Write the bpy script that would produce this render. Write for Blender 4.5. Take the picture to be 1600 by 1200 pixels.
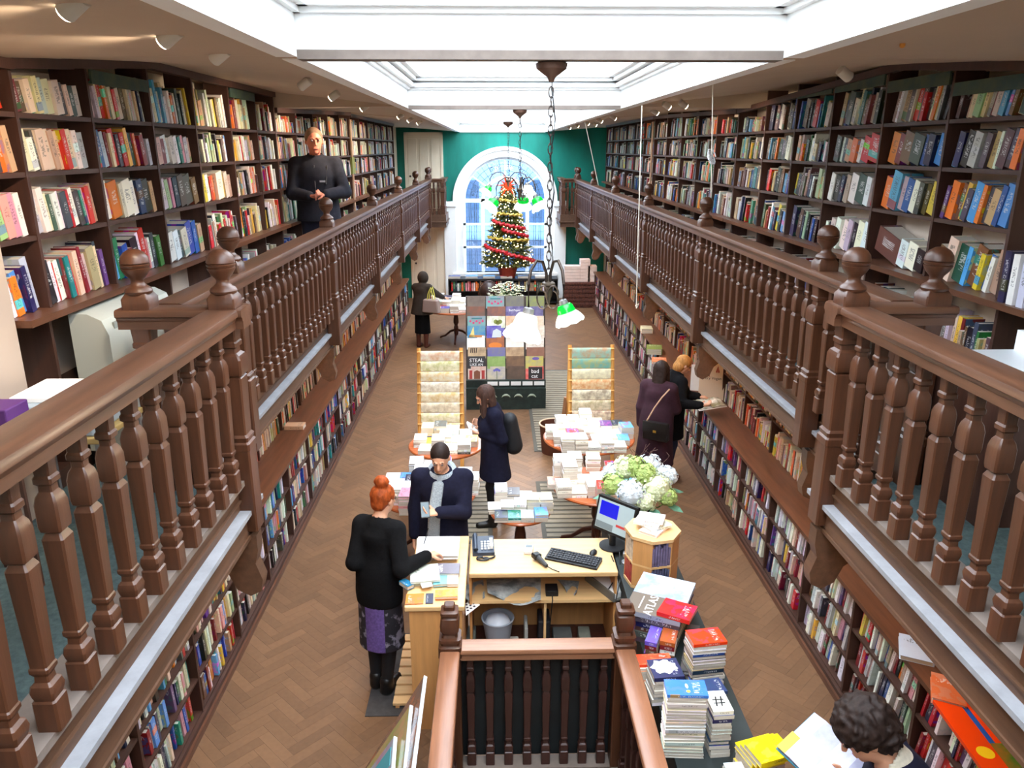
import bpy, bmesh, math, random
import numpy as np
from mathutils import Vector, Matrix, Euler

for _o in list(bpy.data.objects):
    bpy.data.objects.remove(_o)
S = bpy.context.scene
COL = S.collection
PI = math.pi
R = math.radians
random.seed(7)

# ------------------------------------------------------------ camera
F = 1200.0
PITCH, YAW, CH = 0.2983, 0.0225, 4.1
cd = bpy.data.cameras.new('camera')
cd.sensor_width = 36.0
cd.lens = F / 1600.0 * 36.0
cd.clip_start, cd.clip_end = 0.05, 200
cam = bpy.data.objects.new('camera', cd)
cam.location = (0, 0, CH)
cam.rotation_euler = (PI / 2 - PITCH, 0, -YAW)
COL.objects.link(cam)
S.camera = cam
CAMM = cam.rotation_euler.to_matrix()

def px(u, v, z=None, y=None, x=None):
    """the world point where the photograph's pixel (u, v) meets the plane z, y or x"""
    d = CAMM @ Vector(((u - 800) / F, -(v - 600) / F, -1.0))
    o = Vector((0, 0, CH))
    if z is not None:
        t = (z - o.z) / d.z
    elif y is not None:
        t = (y - o.y) / d.y
    else:
        t = (x - o.x) / d.x
    return o + d * t

# ------------------------------------------------------------ world, view
W = bpy.data.worlds.new('overcast')
S.world = W
W.use_nodes = True
bg = W.node_tree.nodes['Background']
bg.inputs[0].default_value = (0.86, 0.94, 1.0, 1)
bg.inputs[1].default_value = 8.0
S.view_settings.view_transform = 'Standard'
S.view_settings.look = 'None'
S.view_settings.gamma = 1.0
S.view_settings.use_curve_mapping = False
S.view_settings.exposure = 0.4
cy = S.cycles
cy.max_bounces = 8
cy.diffuse_bounces = 5
cy.glossy_bounces = 3
cy.transmission_bounces = 6
cy.transparent_max_bounces = 12
cy.caustics_reflective = False
cy.caustics_refractive = False
cy.sample_clamp_indirect = 6.0
cy.use_denoising = True

C = 0.231                       # centre line of the shop
COFFERS = [(-3.0, 3.95), (4.06, 8.9), (9.01, 13.0), (13.11, 21.75)]
SKYZ, SKYW = 4.514, 1.159
for i, (a, b) in enumerate(COFFERS):          # daylight falling through each roof light
    ld = bpy.data.lights.new('roof_daylight', 'AREA')
    ld.shape = 'RECTANGLE'
    ld.size, ld.size_y = 2 * SKYW - .2, (b - a) - .1
    ld.energy = (38.0 if i < 3 else 48.0) * (b - a)
    ld.color = (0.93, 0.97, 1.0)
    lo = bpy.data.objects.new('roof_daylight', ld)
    lo.location = (C, (a + b) / 2, 5.9)
    COL.objects.link(lo)

# ------------------------------------------------------------ colours and materials
def lin(c):
    out = []
    for v in c:
        v = v / 255.0
        out.append(v / 12.92 if v <= .04045 else ((v + .055) / 1.055) ** 2.4)
    return tuple(out) + (1.0,)

class NT:
    def __init__(self, m):
        self.t = m.node_tree
    def n(self, kind, **kw):
        nd = self.t.nodes.new(kind)
        for k, v in kw.items():
            if k.startswith('i_'):
                key = k[2:]
                nd.inputs[int(key) if key.isdigit() else key].default_value = v
            else:
                setattr(nd, k, v)
        return nd
    def l(self, a, b):
        self.t.links.new(a, b)

MATS = {}
def mat(name, col, rough=.55, metal=0.0, spec=.4, var=0.0, vscale=6.0, stretch=(1, 1, 1), bump=0.0, emit=None, col2=None, obj_color=None, coat=0.0):
    """procedural surface: base colour varied by (stretched) noise, optional bump"""
    m = bpy.data.materials.new(name)
    m.use_nodes = True
    T = NT(m)
    bs = m.node_tree.nodes['Principled BSDF']
    c = lin(col)
    bs.inputs['Base Color'].default_value = c
    bs.inputs['Roughness'].default_value = rough
    bs.inputs['Metallic'].default_value = metal
    bs.inputs['Specular IOR Level'].default_value = spec
    if coat:
        bs.inputs['Coat Weight'].default_value = coat
        bs.inputs['Coat Roughness'].default_value = .25
    if emit:
        bs.inputs['Emission Color'].default_value = lin(emit[0])
        bs.inputs['Emission Strength'].default_value = emit[1]
    if var or bump or col2:
        tc = T.n('ShaderNodeTexCoord')
        mp = T.n('ShaderNodeMapping')
        mp.inputs['Scale'].default_value = stretch
        T.l(tc.outputs['Object'], mp.inputs['Vector'])
        nz = T.n('ShaderNodeTexNoise', i_Scale=vscale, i_Detail=5.0, i_Roughness=.6)
        T.l(mp.outputs[0], nz.inputs['Vector'])
        mx = T.n('ShaderNodeMix', data_type='RGBA')
        if col2:
            ra = T.n('ShaderNodeMapRange', i_1=.38, i_2=.62)
            T.l(nz.outputs['Fac'], ra.inputs[0])
            T.l(ra.outputs[0], mx.inputs[0])
            mx.inputs[6].default_value = c
            mx.inputs[7].default_value = lin(col2)
        else:
            ra = T.n('ShaderNodeMapRange', i_1=.3, i_2=.7)
            T.l(nz.outputs['Fac'], ra.inputs[0])
            T.l(ra.outputs[0], mx.inputs[0])
            mx.inputs[6].default_value = tuple(x * (1 - var) for x in c[:3]) + (1,)
            mx.inputs[7].default_value = tuple(min(1, x * (1 + var)) for x in c[:3]) + (1,)
        if var or col2:
            T.l(mx.outputs[2], bs.inputs['Base Color'])
        if bump:
            bp = T.n('ShaderNodeBump', i_Strength=bump, i_Distance=.01)
            T.l(nz.outputs['Fac'], bp.inputs['Height'])
            T.l(bp.outputs[0], bs.inputs['Normal'])
    MATS[name] = m
    return m

def wood(name, col, axis='z', rough=.42, var=.35, spec=.5, coat=0.0):
    st = {'x': (1.2, 14, 14), 'y': (14, 1.2, 14), 'z': (14, 14, 1.2)}[axis]
    return mat(name, col, rough, spec=spec, var=var, vscale=1.6, stretch=st, bump=.12, coat=coat)

RAIL = (104, 66, 44)
M_RAILY = wood('oak_rail', (90, 58, 40), 'y', .38, .3)
M_RAILX = wood('oak_rail_cross', (90, 58, 40), 'x', .38, .3)
M_BAL = wood('oak_turned', (78, 45, 27), 'z', .4, .3)
M_FASC = wood('oak_fascia', (88, 60, 42), 'y', .5, .28)
M_SHELF = wood('dark_shelf', (68, 42, 32), 'y', .5, .25)
M_UPR = wood('dark_upright', (68, 41, 31), 'z', .5, .25)
M_LEDGE = wood('ledge_wood', (96, 60, 41), 'y', .38, .3)
M_PALE = wood('pale_beech', (222, 182, 128), 'x', .45, .10)
M_PALEY = wood('pale_beech_side', (206, 150, 92), 'z', .45, .12)
M_PINE = wood('pine_rack', (226, 168, 92), 'z', .5, .12)
M_TABLE = wood('mahogany', (176, 92, 48), 'x', .28, .25, coat=.3)
M_TLEG = wood('mahogany_dark', (70, 36, 26), 'z', .35, .25)
M_DUST = mat('dusty_ledge', (140, 140, 144), .7, var=.15, vscale=9)
M_SILL = mat('dusty_sill', (118, 106, 98), .65, var=.15, vscale=9)
M_WHITE = mat('white_paint', (240, 242, 242), .6, var=.03, vscale=3)
M_CREAM = mat('cream_paint', (226, 212, 190), .65, var=.05, vscale=2.0)
M_CEIL = mat('gallery_ceiling_paint', (178, 158, 138), .75, var=.05, vscale=1.5)
M_TEAL = mat('teal_wall_paint', (0, 118, 104), .6, var=.22, vscale=1.2, stretch=(2, 2, .6), bump=.03)
M_CARPET = mat('teal_grey_carpet', (82, 98, 98), .95, spec=.1, var=.25, vscale=40, bump=.3)
M_BACK = mat('bookcase_back_panel', (206, 188, 172), .7, var=.08, vscale=2)
M_BLACK = mat('black_plastic', (22, 23, 26), .45, var=.1, vscale=20)
M_IRON = mat('dark_iron', (70, 60, 54), .45, metal=.7, var=.2, vscale=20)
M_STEEL = mat('grey_metal', (150, 152, 155), .35, metal=.6, var=.1, vscale=12)
M_PAGE = mat('page_edges', (205, 196, 182), .8, var=.18, vscale=60, stretch=(30, 1, 1))
M_PAPER = mat('white_paper', (240, 240, 238), .7, var=.03, vscale=8)
M_SKIN = mat('skin', (214, 160, 130), .5, var=.08, vscale=14)
M_SKIN2 = mat('skin_ruddy', (200, 122, 98), .5, var=.1, vscale=14)

# ------------------------------------------------------------ mesh builder
class MB:
    def __init__(self):
        self.v, self.f, self.m = [], [], []
    def add(self, vs, fs, mi=0):
        o = len(self.v)
        self.v += [tuple(p) for p in vs]
        self.f += [tuple(i + o for i in f) for f in fs]
        self.m += [mi] * len(fs)
    def box(self, a, b, mi=0, rz=0.0, piv=None):
        (x0, y0, z0), (x1, y1, z1) = a, b
        vs = [(x0, y0, z0), (x1, y0, z0), (x1, y1, z0), (x0, y1, z0), (x0, y0, z1), (x1, y0, z1), (x1, y1, z1), (x0, y1, z1)]
        if rz:
            cx, cy_ = piv or ((x0 + x1) / 2, (y0 + y1) / 2)
            c, s = math.cos(rz), math.sin(rz)
            vs = [(cx + (x - cx) * c - (y - cy_) * s, cy_ + (x - cx) * s + (y - cy_) * c, z) for x, y, z in vs]
        self.add(vs, [(3, 2, 1, 0), (4, 5, 6, 7), (0, 1, 5, 4), (1, 2, 6, 5), (2, 3, 7, 6), (3, 0, 4, 7)], mi)
    def mbox(self, M, dims, mi=0):
        """box dims centred in x and y, from z=0, placed by matrix M"""
        a, b, c = dims
        vs = [M @ Vector(p) for p in [(-a / 2, -b / 2, 0), (a / 2, -b / 2, 0), (a / 2, b / 2, 0), (-a / 2, b / 2, 0), (-a / 2, -b / 2, c), (a / 2, -b / 2, c), (a / 2, b / 2, c), (-a / 2, b / 2, c)]]
        self.add(vs, [(3, 2, 1, 0), (4, 5, 6, 7), (0, 1, 5, 4), (1, 2, 6, 5), (2, 3, 7, 6), (3, 0, 4, 7)], mi)
    def prism(self, poly, p0, p1, ax='y', mi=0):
        """extrude a 2-D polygon: ax='y' poly is (x,z); ax='x' poly is (y,z); ax='z' poly is (x,y)"""
        n = len(poly)
        def at(q, t):
            return {'y': (q[0], t, q[1]), 'x': (t, q[0], q[1]), 'z': (q[0], q[1], t)}[ax]
        vs = [at(q, p0) for q in poly] + [at(q, p1) for q in poly]
        fs = [tuple(range(n))[::-1], tuple(range(n, 2 * n))] + [(i, (i + 1) % n, n + (i + 1) % n, n + i) for i in range(n)]
        self.add(vs, fs, mi)
    def lathe(self, prof, seg=20, c=(0, 0, 0), mi=0, M=None):
        """prof = [(r, z)]"""
        vs, fs = [], []
        for r, z in prof:
            for k in range(seg):
                a = 2 * PI * k / seg
                vs.append(Vector((c[0] + r * math.cos(a), c[1] + r * math.sin(a), c[2] + z)))
        if M is not None:
            vs = [M @ v for v in vs]
        n = len(prof)
        for i in range(n - 1):
            for k in range(seg):
                k2 = (k + 1) % seg
                fs.append((i * seg + k, i * seg + k2, (i + 1) * seg + k2, (i + 1) * seg + k))
        fs.append(tuple(range(seg))[::-1])
        fs.append(tuple((n - 1) * seg + k for k in range(seg)))
        self.add(vs, fs, mi)
    def sqloft(self, prof, c=(0, 0, 0), mi=0, ch=.18):
        """square section with small chamfers; prof = [(z, half)]"""
        vs, fs = [], []
        for z, h in prof:
            q = h * (1 - ch)
            for x, y in ((q, -h), (h, -q), (h, q), (q, h), (-q, h), (-h, q), (-h, -q), (-q, -h)):
                vs.append((c[0] + x, c[1] + y, c[2] + z))
        n = len(prof)
        for i in range(n - 1):
            for k in range(8):
                k2 = (k + 1) % 8
                fs.append((i * 8 + k, i * 8 + k2, (i + 1) * 8 + k2, (i + 1) * 8 + k))
        fs.append(tuple(range(8))[::-1])
        fs.append(tuple((n - 1) * 8 + k for k in range(8)))
        self.add(vs, fs, mi)
    def tube(self, pts, r, seg=8, mi=0, closed=False):
        pts = [Vector(p) for p in pts]
        n = len(pts)
        rs = r if isinstance(r, (list, tuple)) else [r] * n
        vs, fs = [], []
        up = Vector((0, 0, 1))
        for i, p in enumerate(pts):
            if closed:
                d = pts[(i + 1) % n] - pts[i - 1]
            else:
                d = pts[min(i + 1, n - 1)] - pts[max(i - 1, 0)]
            d.normalize()
            a = d.cross(up)
            if a.length < 1e-3:
                a = d.cross(Vector((1, 0, 0)))
            a.normalize()
            b = d.cross(a)
            for k in range(seg):
                t = 2 * PI * k / seg
                vs.append(p + a * (rs[i] * math.cos(t)) + b * (rs[i] * math.sin(t)))
        m = n if closed else n - 1
        for i in range(m):
            j = (i + 1) % n
            for k in range(seg):
                k2 = (k + 1) % seg
                fs.append((i * seg + k, i * seg + k2, j * seg + k2, j * seg + k))
        if not closed:
            fs.append(tuple(range(seg))[::-1])
            fs.append(tuple((n - 1) * seg + k for k in range(seg)))
        self.add(vs, fs, mi)
    def ball(self, c, r, seg=14, mi=0, sc=(1, 1, 1), M=None):
        n = max(6, seg // 2)
        prof = [(max(1e-4, r * math.sin(PI * i / n)), -r * math.cos(PI * i / n)) for i in range(n + 1)]
        vs, fs = [], []
        for rr, z in prof:
            for k in range(seg):
                a = 2 * PI * k / seg
                p = Vector((rr * math.cos(a) * sc[0], rr * math.sin(a) * sc[1], z * sc[2]))
                if M is not None:
                    p = M @ p
                vs.append(p + Vector(c))
        for i in range(n):
            for k in range(seg):
                k2 = (k + 1) % seg
                fs.append((i * seg + k, i * seg + k2, (i + 1) * seg + k2, (i + 1) * seg + k))
        self.add(vs, fs, mi)
    def mesh(self, name, mats, smooth=35, fix=True):
        me = bpy.data.meshes.new(name)
        me.from_pydata(self.v, [], self.f)
        for m_ in (mats if isinstance(mats, (list, tuple)) else [mats]):
            me.materials.append(m_)
        me.polygons.foreach_set('material_index', self.m)
        if fix:
            bm = bmesh.new()
            bm.from_mesh(me)
            bmesh.ops.recalc_face_normals(bm, faces=bm.faces)
            bm.to_mesh(me)
            bm.free()
        if smooth:
            me.polygons.foreach_set('use_smooth', [True] * len(me.polygons))
            me.set_sharp_from_angle(angle=R(smooth))
        me.update()
        return me

def ob(name, me, parent=None, loc=None, rot=None, scale=None, label=None, cat=None, group=None, kind=None, M=None):
    o = bpy.data.objects.new(name, me)
    COL.objects.link(o)
    if parent is not None:
        o.parent = parent
    if M is not None:
        o.matrix_local = M
    if loc is not None:
        o.location = loc
    if rot is not None:
        o.rotation_euler = rot
    if scale is not None:
        o.scale = scale
    if label:
        o['label'] = label
    if cat:
        o['category'] = cat
    if group:
        o['group'] = group
    if kind:
        o['kind'] = kind
    return o

def build(mb, name, mats, parent=None, **kw):
    sm = kw.pop('smooth', 35)
    return ob(name, mb.mesh(name, mats, sm), parent, **kw)

def boxob(name, a, b, m_, parent=None, bevel=0.0, **kw):
    mb = MB()
    mb.box(a, b)
    o = build(mb, name, m_, parent, smooth=0, **kw)
    if bevel:
        bv = o.modifiers.new('bevel', 'BEVEL')
        bv.width, bv.segments = bevel, 2
    return o

def copy_tree(o, parent=None):
    c = o.copy()
    COL.objects.link(c)
    if parent is not None:
        c.parent = parent
    for ch in list(o.children):
        copy_tree(ch, c)
    return c

def text_mesh(s, size, extrude=.0004, align='CENTER'):
    cu = bpy.data.curves.new('lettering', 'FONT')
    cu.body = s
    cu.size = size
    cu.extrude = extrude
    cu.align_x = align
    cu.align_y = 'CENTER'
    cu.resolution_u = 2
    t = bpy.data.objects.new('lettering', cu)
    COL.objects.link(t)
    dg = bpy.context.evaluated_depsgraph_get()
    me = bpy.data.meshes.new_from_object(t.evaluated_get(dg))
    bpy.data.objects.remove(t)
    bpy.data.curves.remove(cu)
    return me

def lettering(s, size, m_, parent, M, name='lettering'):
    me = text_mesh(s, size)
    me.materials.clear()
    me.materials.append(m_)
    o = ob(name, me, parent)
    o.matrix_local = M
    return o
# ------------------------------------------------------------ the room
FW = 2.417                     # half width at the foot of the floor bookcases
WALLW = 2.86                   # half width at the walls
YB = 21.8                      # end wall
GZ = 2.36                      # gallery floor level
LEDGE_Z = 2.25
FAR_W, NEAR_W = 1.934, 1.537   # gallery edge, far and near of the jog
JOG = 3.86
boxob('wall_left', (C - WALLW - .2, -3, -.1), (C - WALLW, YB, 6.2), M_CREAM, kind='structure')
boxob('wall_right', (C + WALLW, -3, -.1), (C + WALLW + .2, YB, 6.2), M_CREAM, kind='structure')
boxob('wall_front', (C - WALLW - .2, -3.2, -.1), (C + WALLW + .2, -3, 6.2), M_CREAM, kind='structure')

# end wall with the arched window opening
WX, WR, WSP, WBOT = .30, 1.17, 2.70, .72      # centre, inner radius, spring height, sill
def arch(r, n=28, bot=None, cx=WX):
    pts = [(cx - r, bot if bot is not None else WSP)]
    pts += [(cx - r * math.cos(PI * i / n), WSP + r * math.sin(PI * i / n)) for i in range(n + 1)]
    pts += [(cx + r, bot if bot is not None else WSP)]
    return pts
mb = MB()
inner = arch(WR, 28, WBOT)
n = len(inner)
outer = []
HS = 1.7
for i, (x, z) in enumerate(inner):
    if i in (0, n - 1):
        outer.append((WX + (HS if i else -HS), WBOT))
    else:
        dx, dz = x - WX, z - WSP
        k = HS / max(abs(dx), abs(dz), 1e-6)
        outer.append((WX + dx * k, WSP + dz * k))
for (xa, xb, za, zb) in ((C - WALLW - .2, WX - HS, -.1, 6.2), (WX + HS, C + WALLW + .2, -.1, 6.2), (WX - HS, WX + HS, WSP + HS, 6.2), (WX - HS, WX + HS, -.1, WBOT)):
    mb.box((xa, YB, za), (xb, YB + .25, zb))
for yy in (YB, YB + .25):
    vs = [(x, yy, z) for x, z in inner] + [(x, yy, z) for x, z in outer]
    mb.add(vs, [(i, i + 1, n + i + 1, n + i) for i in range(n - 1)])
mb.add([(x, YB, z) for x, z in inner] + [(x, YB + .25, z) for x, z in inner], [(i, (i + 1) % n, n + (i + 1) % n, n + i) for i in range(n)], 1)
build(mb, 'wall_back', [M_TEAL, M_WHITE], kind='structure', smooth=0)

# gallery slabs, ceilings
def zout(y):
    """height of the gallery ceiling where it meets the bookcase tops"""
    if y < 3.9: return 4.50
    if y < 5.5: return 4.50 + .15 * (y - 3.9) / 1.6
    if y < 8.53: return 4.65
    if y < 8.55: return 4.50
    if y < 12.9: return 4.50 + .14 * (y - 8.55) / 4.35
    if y < 12.92: return 4.56
    return 4.62
for s, nm in ((-1, 'left'), (1, 'right')):
    mb = MB()
    ys = [-3, 3.9, 4.5, 5.0, 5.5, 7, 8.52, 8.56, 10, 11.5, 12.88, 12.94, 16, YB]
    k = len(ys)
    vs = [(C + s * SKYW, y, SKYZ) for y in ys] + [(C + s * (FW + .08), y, zout(y)) for y in ys] + [(C + s * WALLW, y, zout(y)) for y in ys] + [(C + s * WALLW, y, 4.9) for y in ys] + [(C + s * SKYW, y, 4.9) for y in ys]
    fs = []
    for i in range(k - 1):
        for r_ in range(4):
            fs.append((r_ * k + i, r_ * k + i + 1, (r_ + 1) * k + i + 1, (r_ + 1) * k + i))
    mb.add(vs, fs)
    build(mb, 'ceiling_' + nm, M_CEIL, kind='structure', smooth=0)
    mb = MB()
    for (a, b, w) in ((-3, JOG + .1, NEAR_W), (JOG, YB, FAR_W)):
        x0, x1 = sorted((C + s * (w + .09), C + s * WALLW))
        mb.box((x0, a, 2.13), (x1, b, GZ - .012))
    build(mb, 'gallery_floor_slab', M_CEIL, smooth=0, kind='structure')
    mb = MB()
    for (a, b, w) in ((-3, JOG + .1, NEAR_W), (JOG + .1, YB, FAR_W)):
        x0, x1 = sorted((C + s * (w + .2), C + s * WALLW))
        mb.box((x0, a, GZ - .012), (x1, b, GZ))
    build(mb, 'floor_carpet_' + nm, M_CARPET, smooth=0, kind='structure')
    # moulded edge of the gallery: sill, board, dusty ledge, lower board
    tr = ob('trim_' + ('1' if s < 0 else '2'), None, kind='structure')
    for (a, b, w) in ((-1.5, JOG, NEAR_W), (JOG - .02, YB - 1.1, FAR_W)):
        def rect(w0, w1, z0, z1):
            return [(C + s * (w + w0), z0), (C + s * (w + w1), z0), (C + s * (w + w1), z1), (C + s * (w + w0), z1)]
        m1 = MB(); m1.prism(rect(.02, .2, 2.395, 2.425), a, b, 'y'); m1.prism(rect(.035, .2, 2.38, 2.395), a, b, 'y')
        build(m1, 'sill', M_SILL, tr, smooth=0, kind='structure')
        m2 = MB(); m2.prism(rect(.06, .12, 2.25, 2.38), a, b, 'y'); m2.prism(rect(.045, .12, 2.30, 2.31), a, b, 'y')
        build(m2, 'fascia_board', M_FASC, tr, smooth=0, kind='structure')
        m3 = MB(); m3.prism(rect(0, .12, 2.225, 2.25), a, b, 'y')
        build(m3, 'ledge', M_DUST, tr, smooth=0, kind='structure')
        m4 = MB(); m4.prism(rect(.03, .12, 2.09, 2.225), a, b, 'y'); m4.prism(rect(.015, .12, 2.205, 2.225), a, b, 'y'); m4.prism(rect(.02, .12, 2.08, 2.10), a, b, 'y')
        build(m4, 'lower_board', M_FASC, tr, smooth=0, kind='structure')
    # cross piece at the jog
    x0, x1 = sorted((C + s * (NEAR_W + .02), C + s * (FAR_W + .2)))
    boxob('jog_board', (x0, JOG - .02, 2.09), (x1, JOG + .06, 2.41), M_FASC, tr, kind='structure')
    x0, x1 = sorted((C + s * NEAR_W, C + s * (FAR_W + .1)))
    boxob('jog_ledge', (x0, JOG - .02, 2.225), (x1, JOG + .1, 2.252), M_DUST, tr, kind='structure')

# downstand beams and roof lights
GLASS = bpy.data.materials.new('roof_glass')
GLASS.use_nodes = True
T = NT(GLASS)
GLASS.node_tree.nodes.remove(GLASS.node_tree.nodes['Principled BSDF'])
out = GLASS.node_tree.nodes['Material Output']
tr_ = T.n('ShaderNodeBsdfTransparent'); tr_.inputs[0].default_value = (.95, .97, 1, 1)
gl_ = T.n('ShaderNodeBsdfGlossy', i_Roughness=.05)
mx_ = T.n('ShaderNodeMixShader'); mx_.inputs[0].default_value = .06
T.l(tr_.outputs[0], mx_.inputs[1]); T.l(gl_.outputs[0], mx_.inputs[2]); T.l(mx_.outputs[0], out.inputs['Surface'])
M_LEAD = mat('window_lead', (60, 66, 72), .5)
for i, (a, b) in enumerate(COFFERS):
    x0, x1 = C - SKYW, C + SKYW
    mb = MB()
    # plaster sides of the well with a stepped cornice
    for (p, q) in (((x0 - .1, a), (x0, b)), ((x1, a), (x1 + .1, b)), ((x0, a - .055), (x1, a)), ((x0, b), (x1, b + .055))):
        mb.box((p[0], p[1], SKYZ - .003), (q[0], q[1], 5.3))
    for (z0, z1, d) in ((4.70, 4.725, .03), (4.725, 4.765, .075), (4.785, 4.82, .11), (4.82, 4.86, .16)):
        mb.box((x0, a, z0), (x0 + d, b, z1)); mb.box((x1 - d, a, z0), (x1, b, z1))
        mb.box((x0, a, z0), (x1, a + d, z1)); mb.box((x0, b - d, z0), (x1, b, z1))
    build(mb, 'trim_%d' % (i + 3), M_WHITE, smooth=0, kind='structure')
    boxob('ceiling_beam', (x0, b - .002, SKYZ - .012), (x1, b + .11, SKYZ + .03), M_SILL if i < 2 else M_WHITE, kind='structure')
    wn = ob('window_%d' % (i + 2), None, kind='structure')
    fr = MB()
    for x in (x0, C - .45, C, C + .45, x1):
        fr.box((x - .02, a, 5.26), (x + .02, b, 5.34))
    k = int((b - a) / .8)
    for j in range(k + 1):
        y = a + (b - a) * j / k
        fr.box((x0, y - .02, 5.27), (x1, y + .02, 5.33))
    build(fr, 'glazing_bars', M_WHITE, wn, smooth=0, kind='structure')
    for j in range(k):
        for q in range(4):
            xs = [x0, C - .45, C, C + .45, x1]
            g = MB(); g.box((xs[q] + .01, a + (b - a) * j / k + .01, 5.29), (xs[q + 1] - .01, a + (b - a) * (j + 1) / k - .01, 5.30))
            build(g, 'pane', GLASS, wn, smooth=0, kind='structure')

# arched window: frame, sashes, panes and leading
mat_pane = mat('street_pane', (60, 72, 92), .2)
win = ob('window_1', None, kind='structure')
WG = bpy.data.materials.new('window_glass'); WG.use_nodes = True
T = NT(WG)
WG.node_tree.nodes.remove(WG.node_tree.nodes['Principled BSDF'])
out = WG.node_tree.nodes['Material Output']
tr_ = T.n('ShaderNodeBsdfTransparent'); tr_.inputs[0].default_value = (.72, .86, 1, 1)
gl_ = T.n('ShaderNodeBsdfGlossy', i_Roughness=.03)
mx_ = T.n('ShaderNodeMixShader'); mx_.inputs[0].default_value = .07
T.l(tr_.outputs[0], mx_.inputs[1]); T.l(gl_.outputs[0], mx_.inputs[2]); T.l(mx_.outputs[0], out.inputs['Surface'])
def ring(mb, r0, r1, y0, y1, bot, n=36, mi=0):
    p0, p1 = arch(r0, n, bot), arch(r1, n, bot)
    k = len(p0)
    vs = [(x, y0, z) for x, z in p0] + [(x, y0, z) for x, z in p1] + [(x, y1, z) for x, z in p0] + [(x, y1, z) for x, z in p1]
    fs = []
    for i in range(k - 1):
        fs += [(i, i + 1, k + i + 1, k + i), (2 * k + i, 3 * k + i, 3 * k + i + 1, 2 * k + i + 1), (i, 2 * k + i, 2 * k + i + 1, i + 1), (k + i, k + i + 1, 3 * k + i + 1, 3 * k + i)]
    mb.add(vs, fs, mi)
mb = MB()
ring(mb, WR, WR + .24, YB - .1, YB + .02, WBOT)
ring(mb, WR + .17, WR + .27, YB - .14, YB - .1, WSP)
build(mb, 'arch_surround', M_WHITE, win, kind='structure')
mb = MB()
for s in (-1, 1):
    xa, xb = WX + s * (WR + .2), WX + s * (WR + .52)
    x0, x1 = min(xa, xb), max(xa, xb)
    mb.box((x0, YB - .16, 0), (x1, YB + .02, WSP))
    mb.box((x0 - .03, YB - .2, WSP - .14), (x1 + .03, YB + .02, WSP))
build(mb, 'pilasters', M_WHITE, win, smooth=0, kind='structure')
mb = MB()
ring(mb, WR - .07, WR + .01, YB + .05, YB + .12, WBOT)
mb.box((WX - WR, YB + .04, WSP - .05), (WX + WR, YB + .13, WSP + .05))
for x in (WX - .62, WX + .62):
    mb.box((x - .05, YB + .04, WBOT), (x + .05, YB + .13, WSP))
ring(mb, .56, .66, YB + .04, YB + .13, WSP, 24)
for z in (2.06, 1.42):
    mb.box((WX - WR, YB + .05, z - .03), (WX + WR, YB + .12, z + .03))
mb.box((WX - WR - .3, YB - .22, WBOT - .08), (WX + WR + .3, YB + .14, WBOT))
for a in (36, 90, 144):
    c, s = math.cos(R(a)), math.sin(R(a))
    mb.tube([(WX + .62 * c, YB + .085, WSP + .62 * s), (WX + WR * c, YB + .085, WSP + WR * s)], .025, 6)
build(mb, 'window_frame', M_WHITE, win, smooth=0, kind='structure')
mb = MB()
for x0, x1 in ((WX - WR, WX - .62), (WX - .62, WX + .62), (WX + .62, WX + WR)):
    for z0, z1 in ((WBOT, 1.42), (1.42, 2.06), (2.06, WSP)):
        g = MB(); g.box((x0 + .04, YB + .08, z0), (x1 - .04, YB + .088, z1))
        build(g, 'pane', WG, win, smooth=0, kind='structure')
g = MB()
pp = arch(WR - .03, 36)
g.prism(pp, YB + .08, YB + .088, 'y')
build(g, 'arch_pane', WG, win, smooth=0, kind='structure')
mb = MB()
yl = YB + .07
for a in range(9, 180, 9):
    if a % 36 == 0: continue
    c, s = math.cos(R(a)), math.sin(R(a))
    mb.tube([(WX + .64 * c, yl, WSP + .64 * s), (WX + (WR - .05) * c, yl, WSP + (WR - .05) * s)], .006, 4)
for rr in (.80, .97):
    mb.tube([(WX + rr * math.cos(R(t)), yl, WSP + rr * math.sin(R(t))) for t in range(0, 181, 6)], .006, 4)
for a in (18, 54, 72 + 36, 162):
    c, s = math.cos(R(a)), math.sin(R(a))
    for sg in (-1, 1):
        cx, cz = WX + .9 * c - sg * .09 * s, WSP + .9 * s + sg * .09 * c
        mb.tube([(cx + (.07 - t * .004) * math.cos(t * .6 * sg), yl, cz + (.07 - t * .004) * math.sin(t * .6 * sg)) for t in range(16)], .008, 4)
for s in (-1, 1):
    xc = WX + s * .90
    for dx in (-.1, .1, -.05, .05):
        mb.tube([(xc + dx, yl, WBOT), (xc + dx, yl, WSP - .04)], .006, 4)
    for z in (.95, 1.2, 1.6, 1.85, 2.25, 2.5):
        mb.tube([(xc - .22, yl, z), (xc + .22, yl, z)], .005, 4)
    for z in (1.0, 1.7, 2.35):
        mb.tube([(xc, yl, z - .12), (xc + .05, yl, z), (xc, yl, z + .12), (xc - .05, yl, z)], .006, 4, closed=True)
build(mb, 'leading', M_LEAD, win, kind='stuff')
fo = boxob('wall_outside', (-9, YB + 9, -1), (10, YB + 9.4, 11), mat('street_wall', (116, 132, 158), .8, var=.15, vscale=1.5), kind='structure')
for k in range(6):
    for z in (1.2, 4.2, 7.0):
        boxob('window_opening', (-8 + k * 3, YB + 8.95, z), (-6.6 + k * 3, YB + 9.0, z + 1.7), mat_pane, fo, kind='structure')
boxob('shop_front', (-9, YB + 8.8, -1), (10, YB + 9, .6), mat('shop_front_dark', (52, 60, 78), .6), fo, kind='structure')

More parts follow.
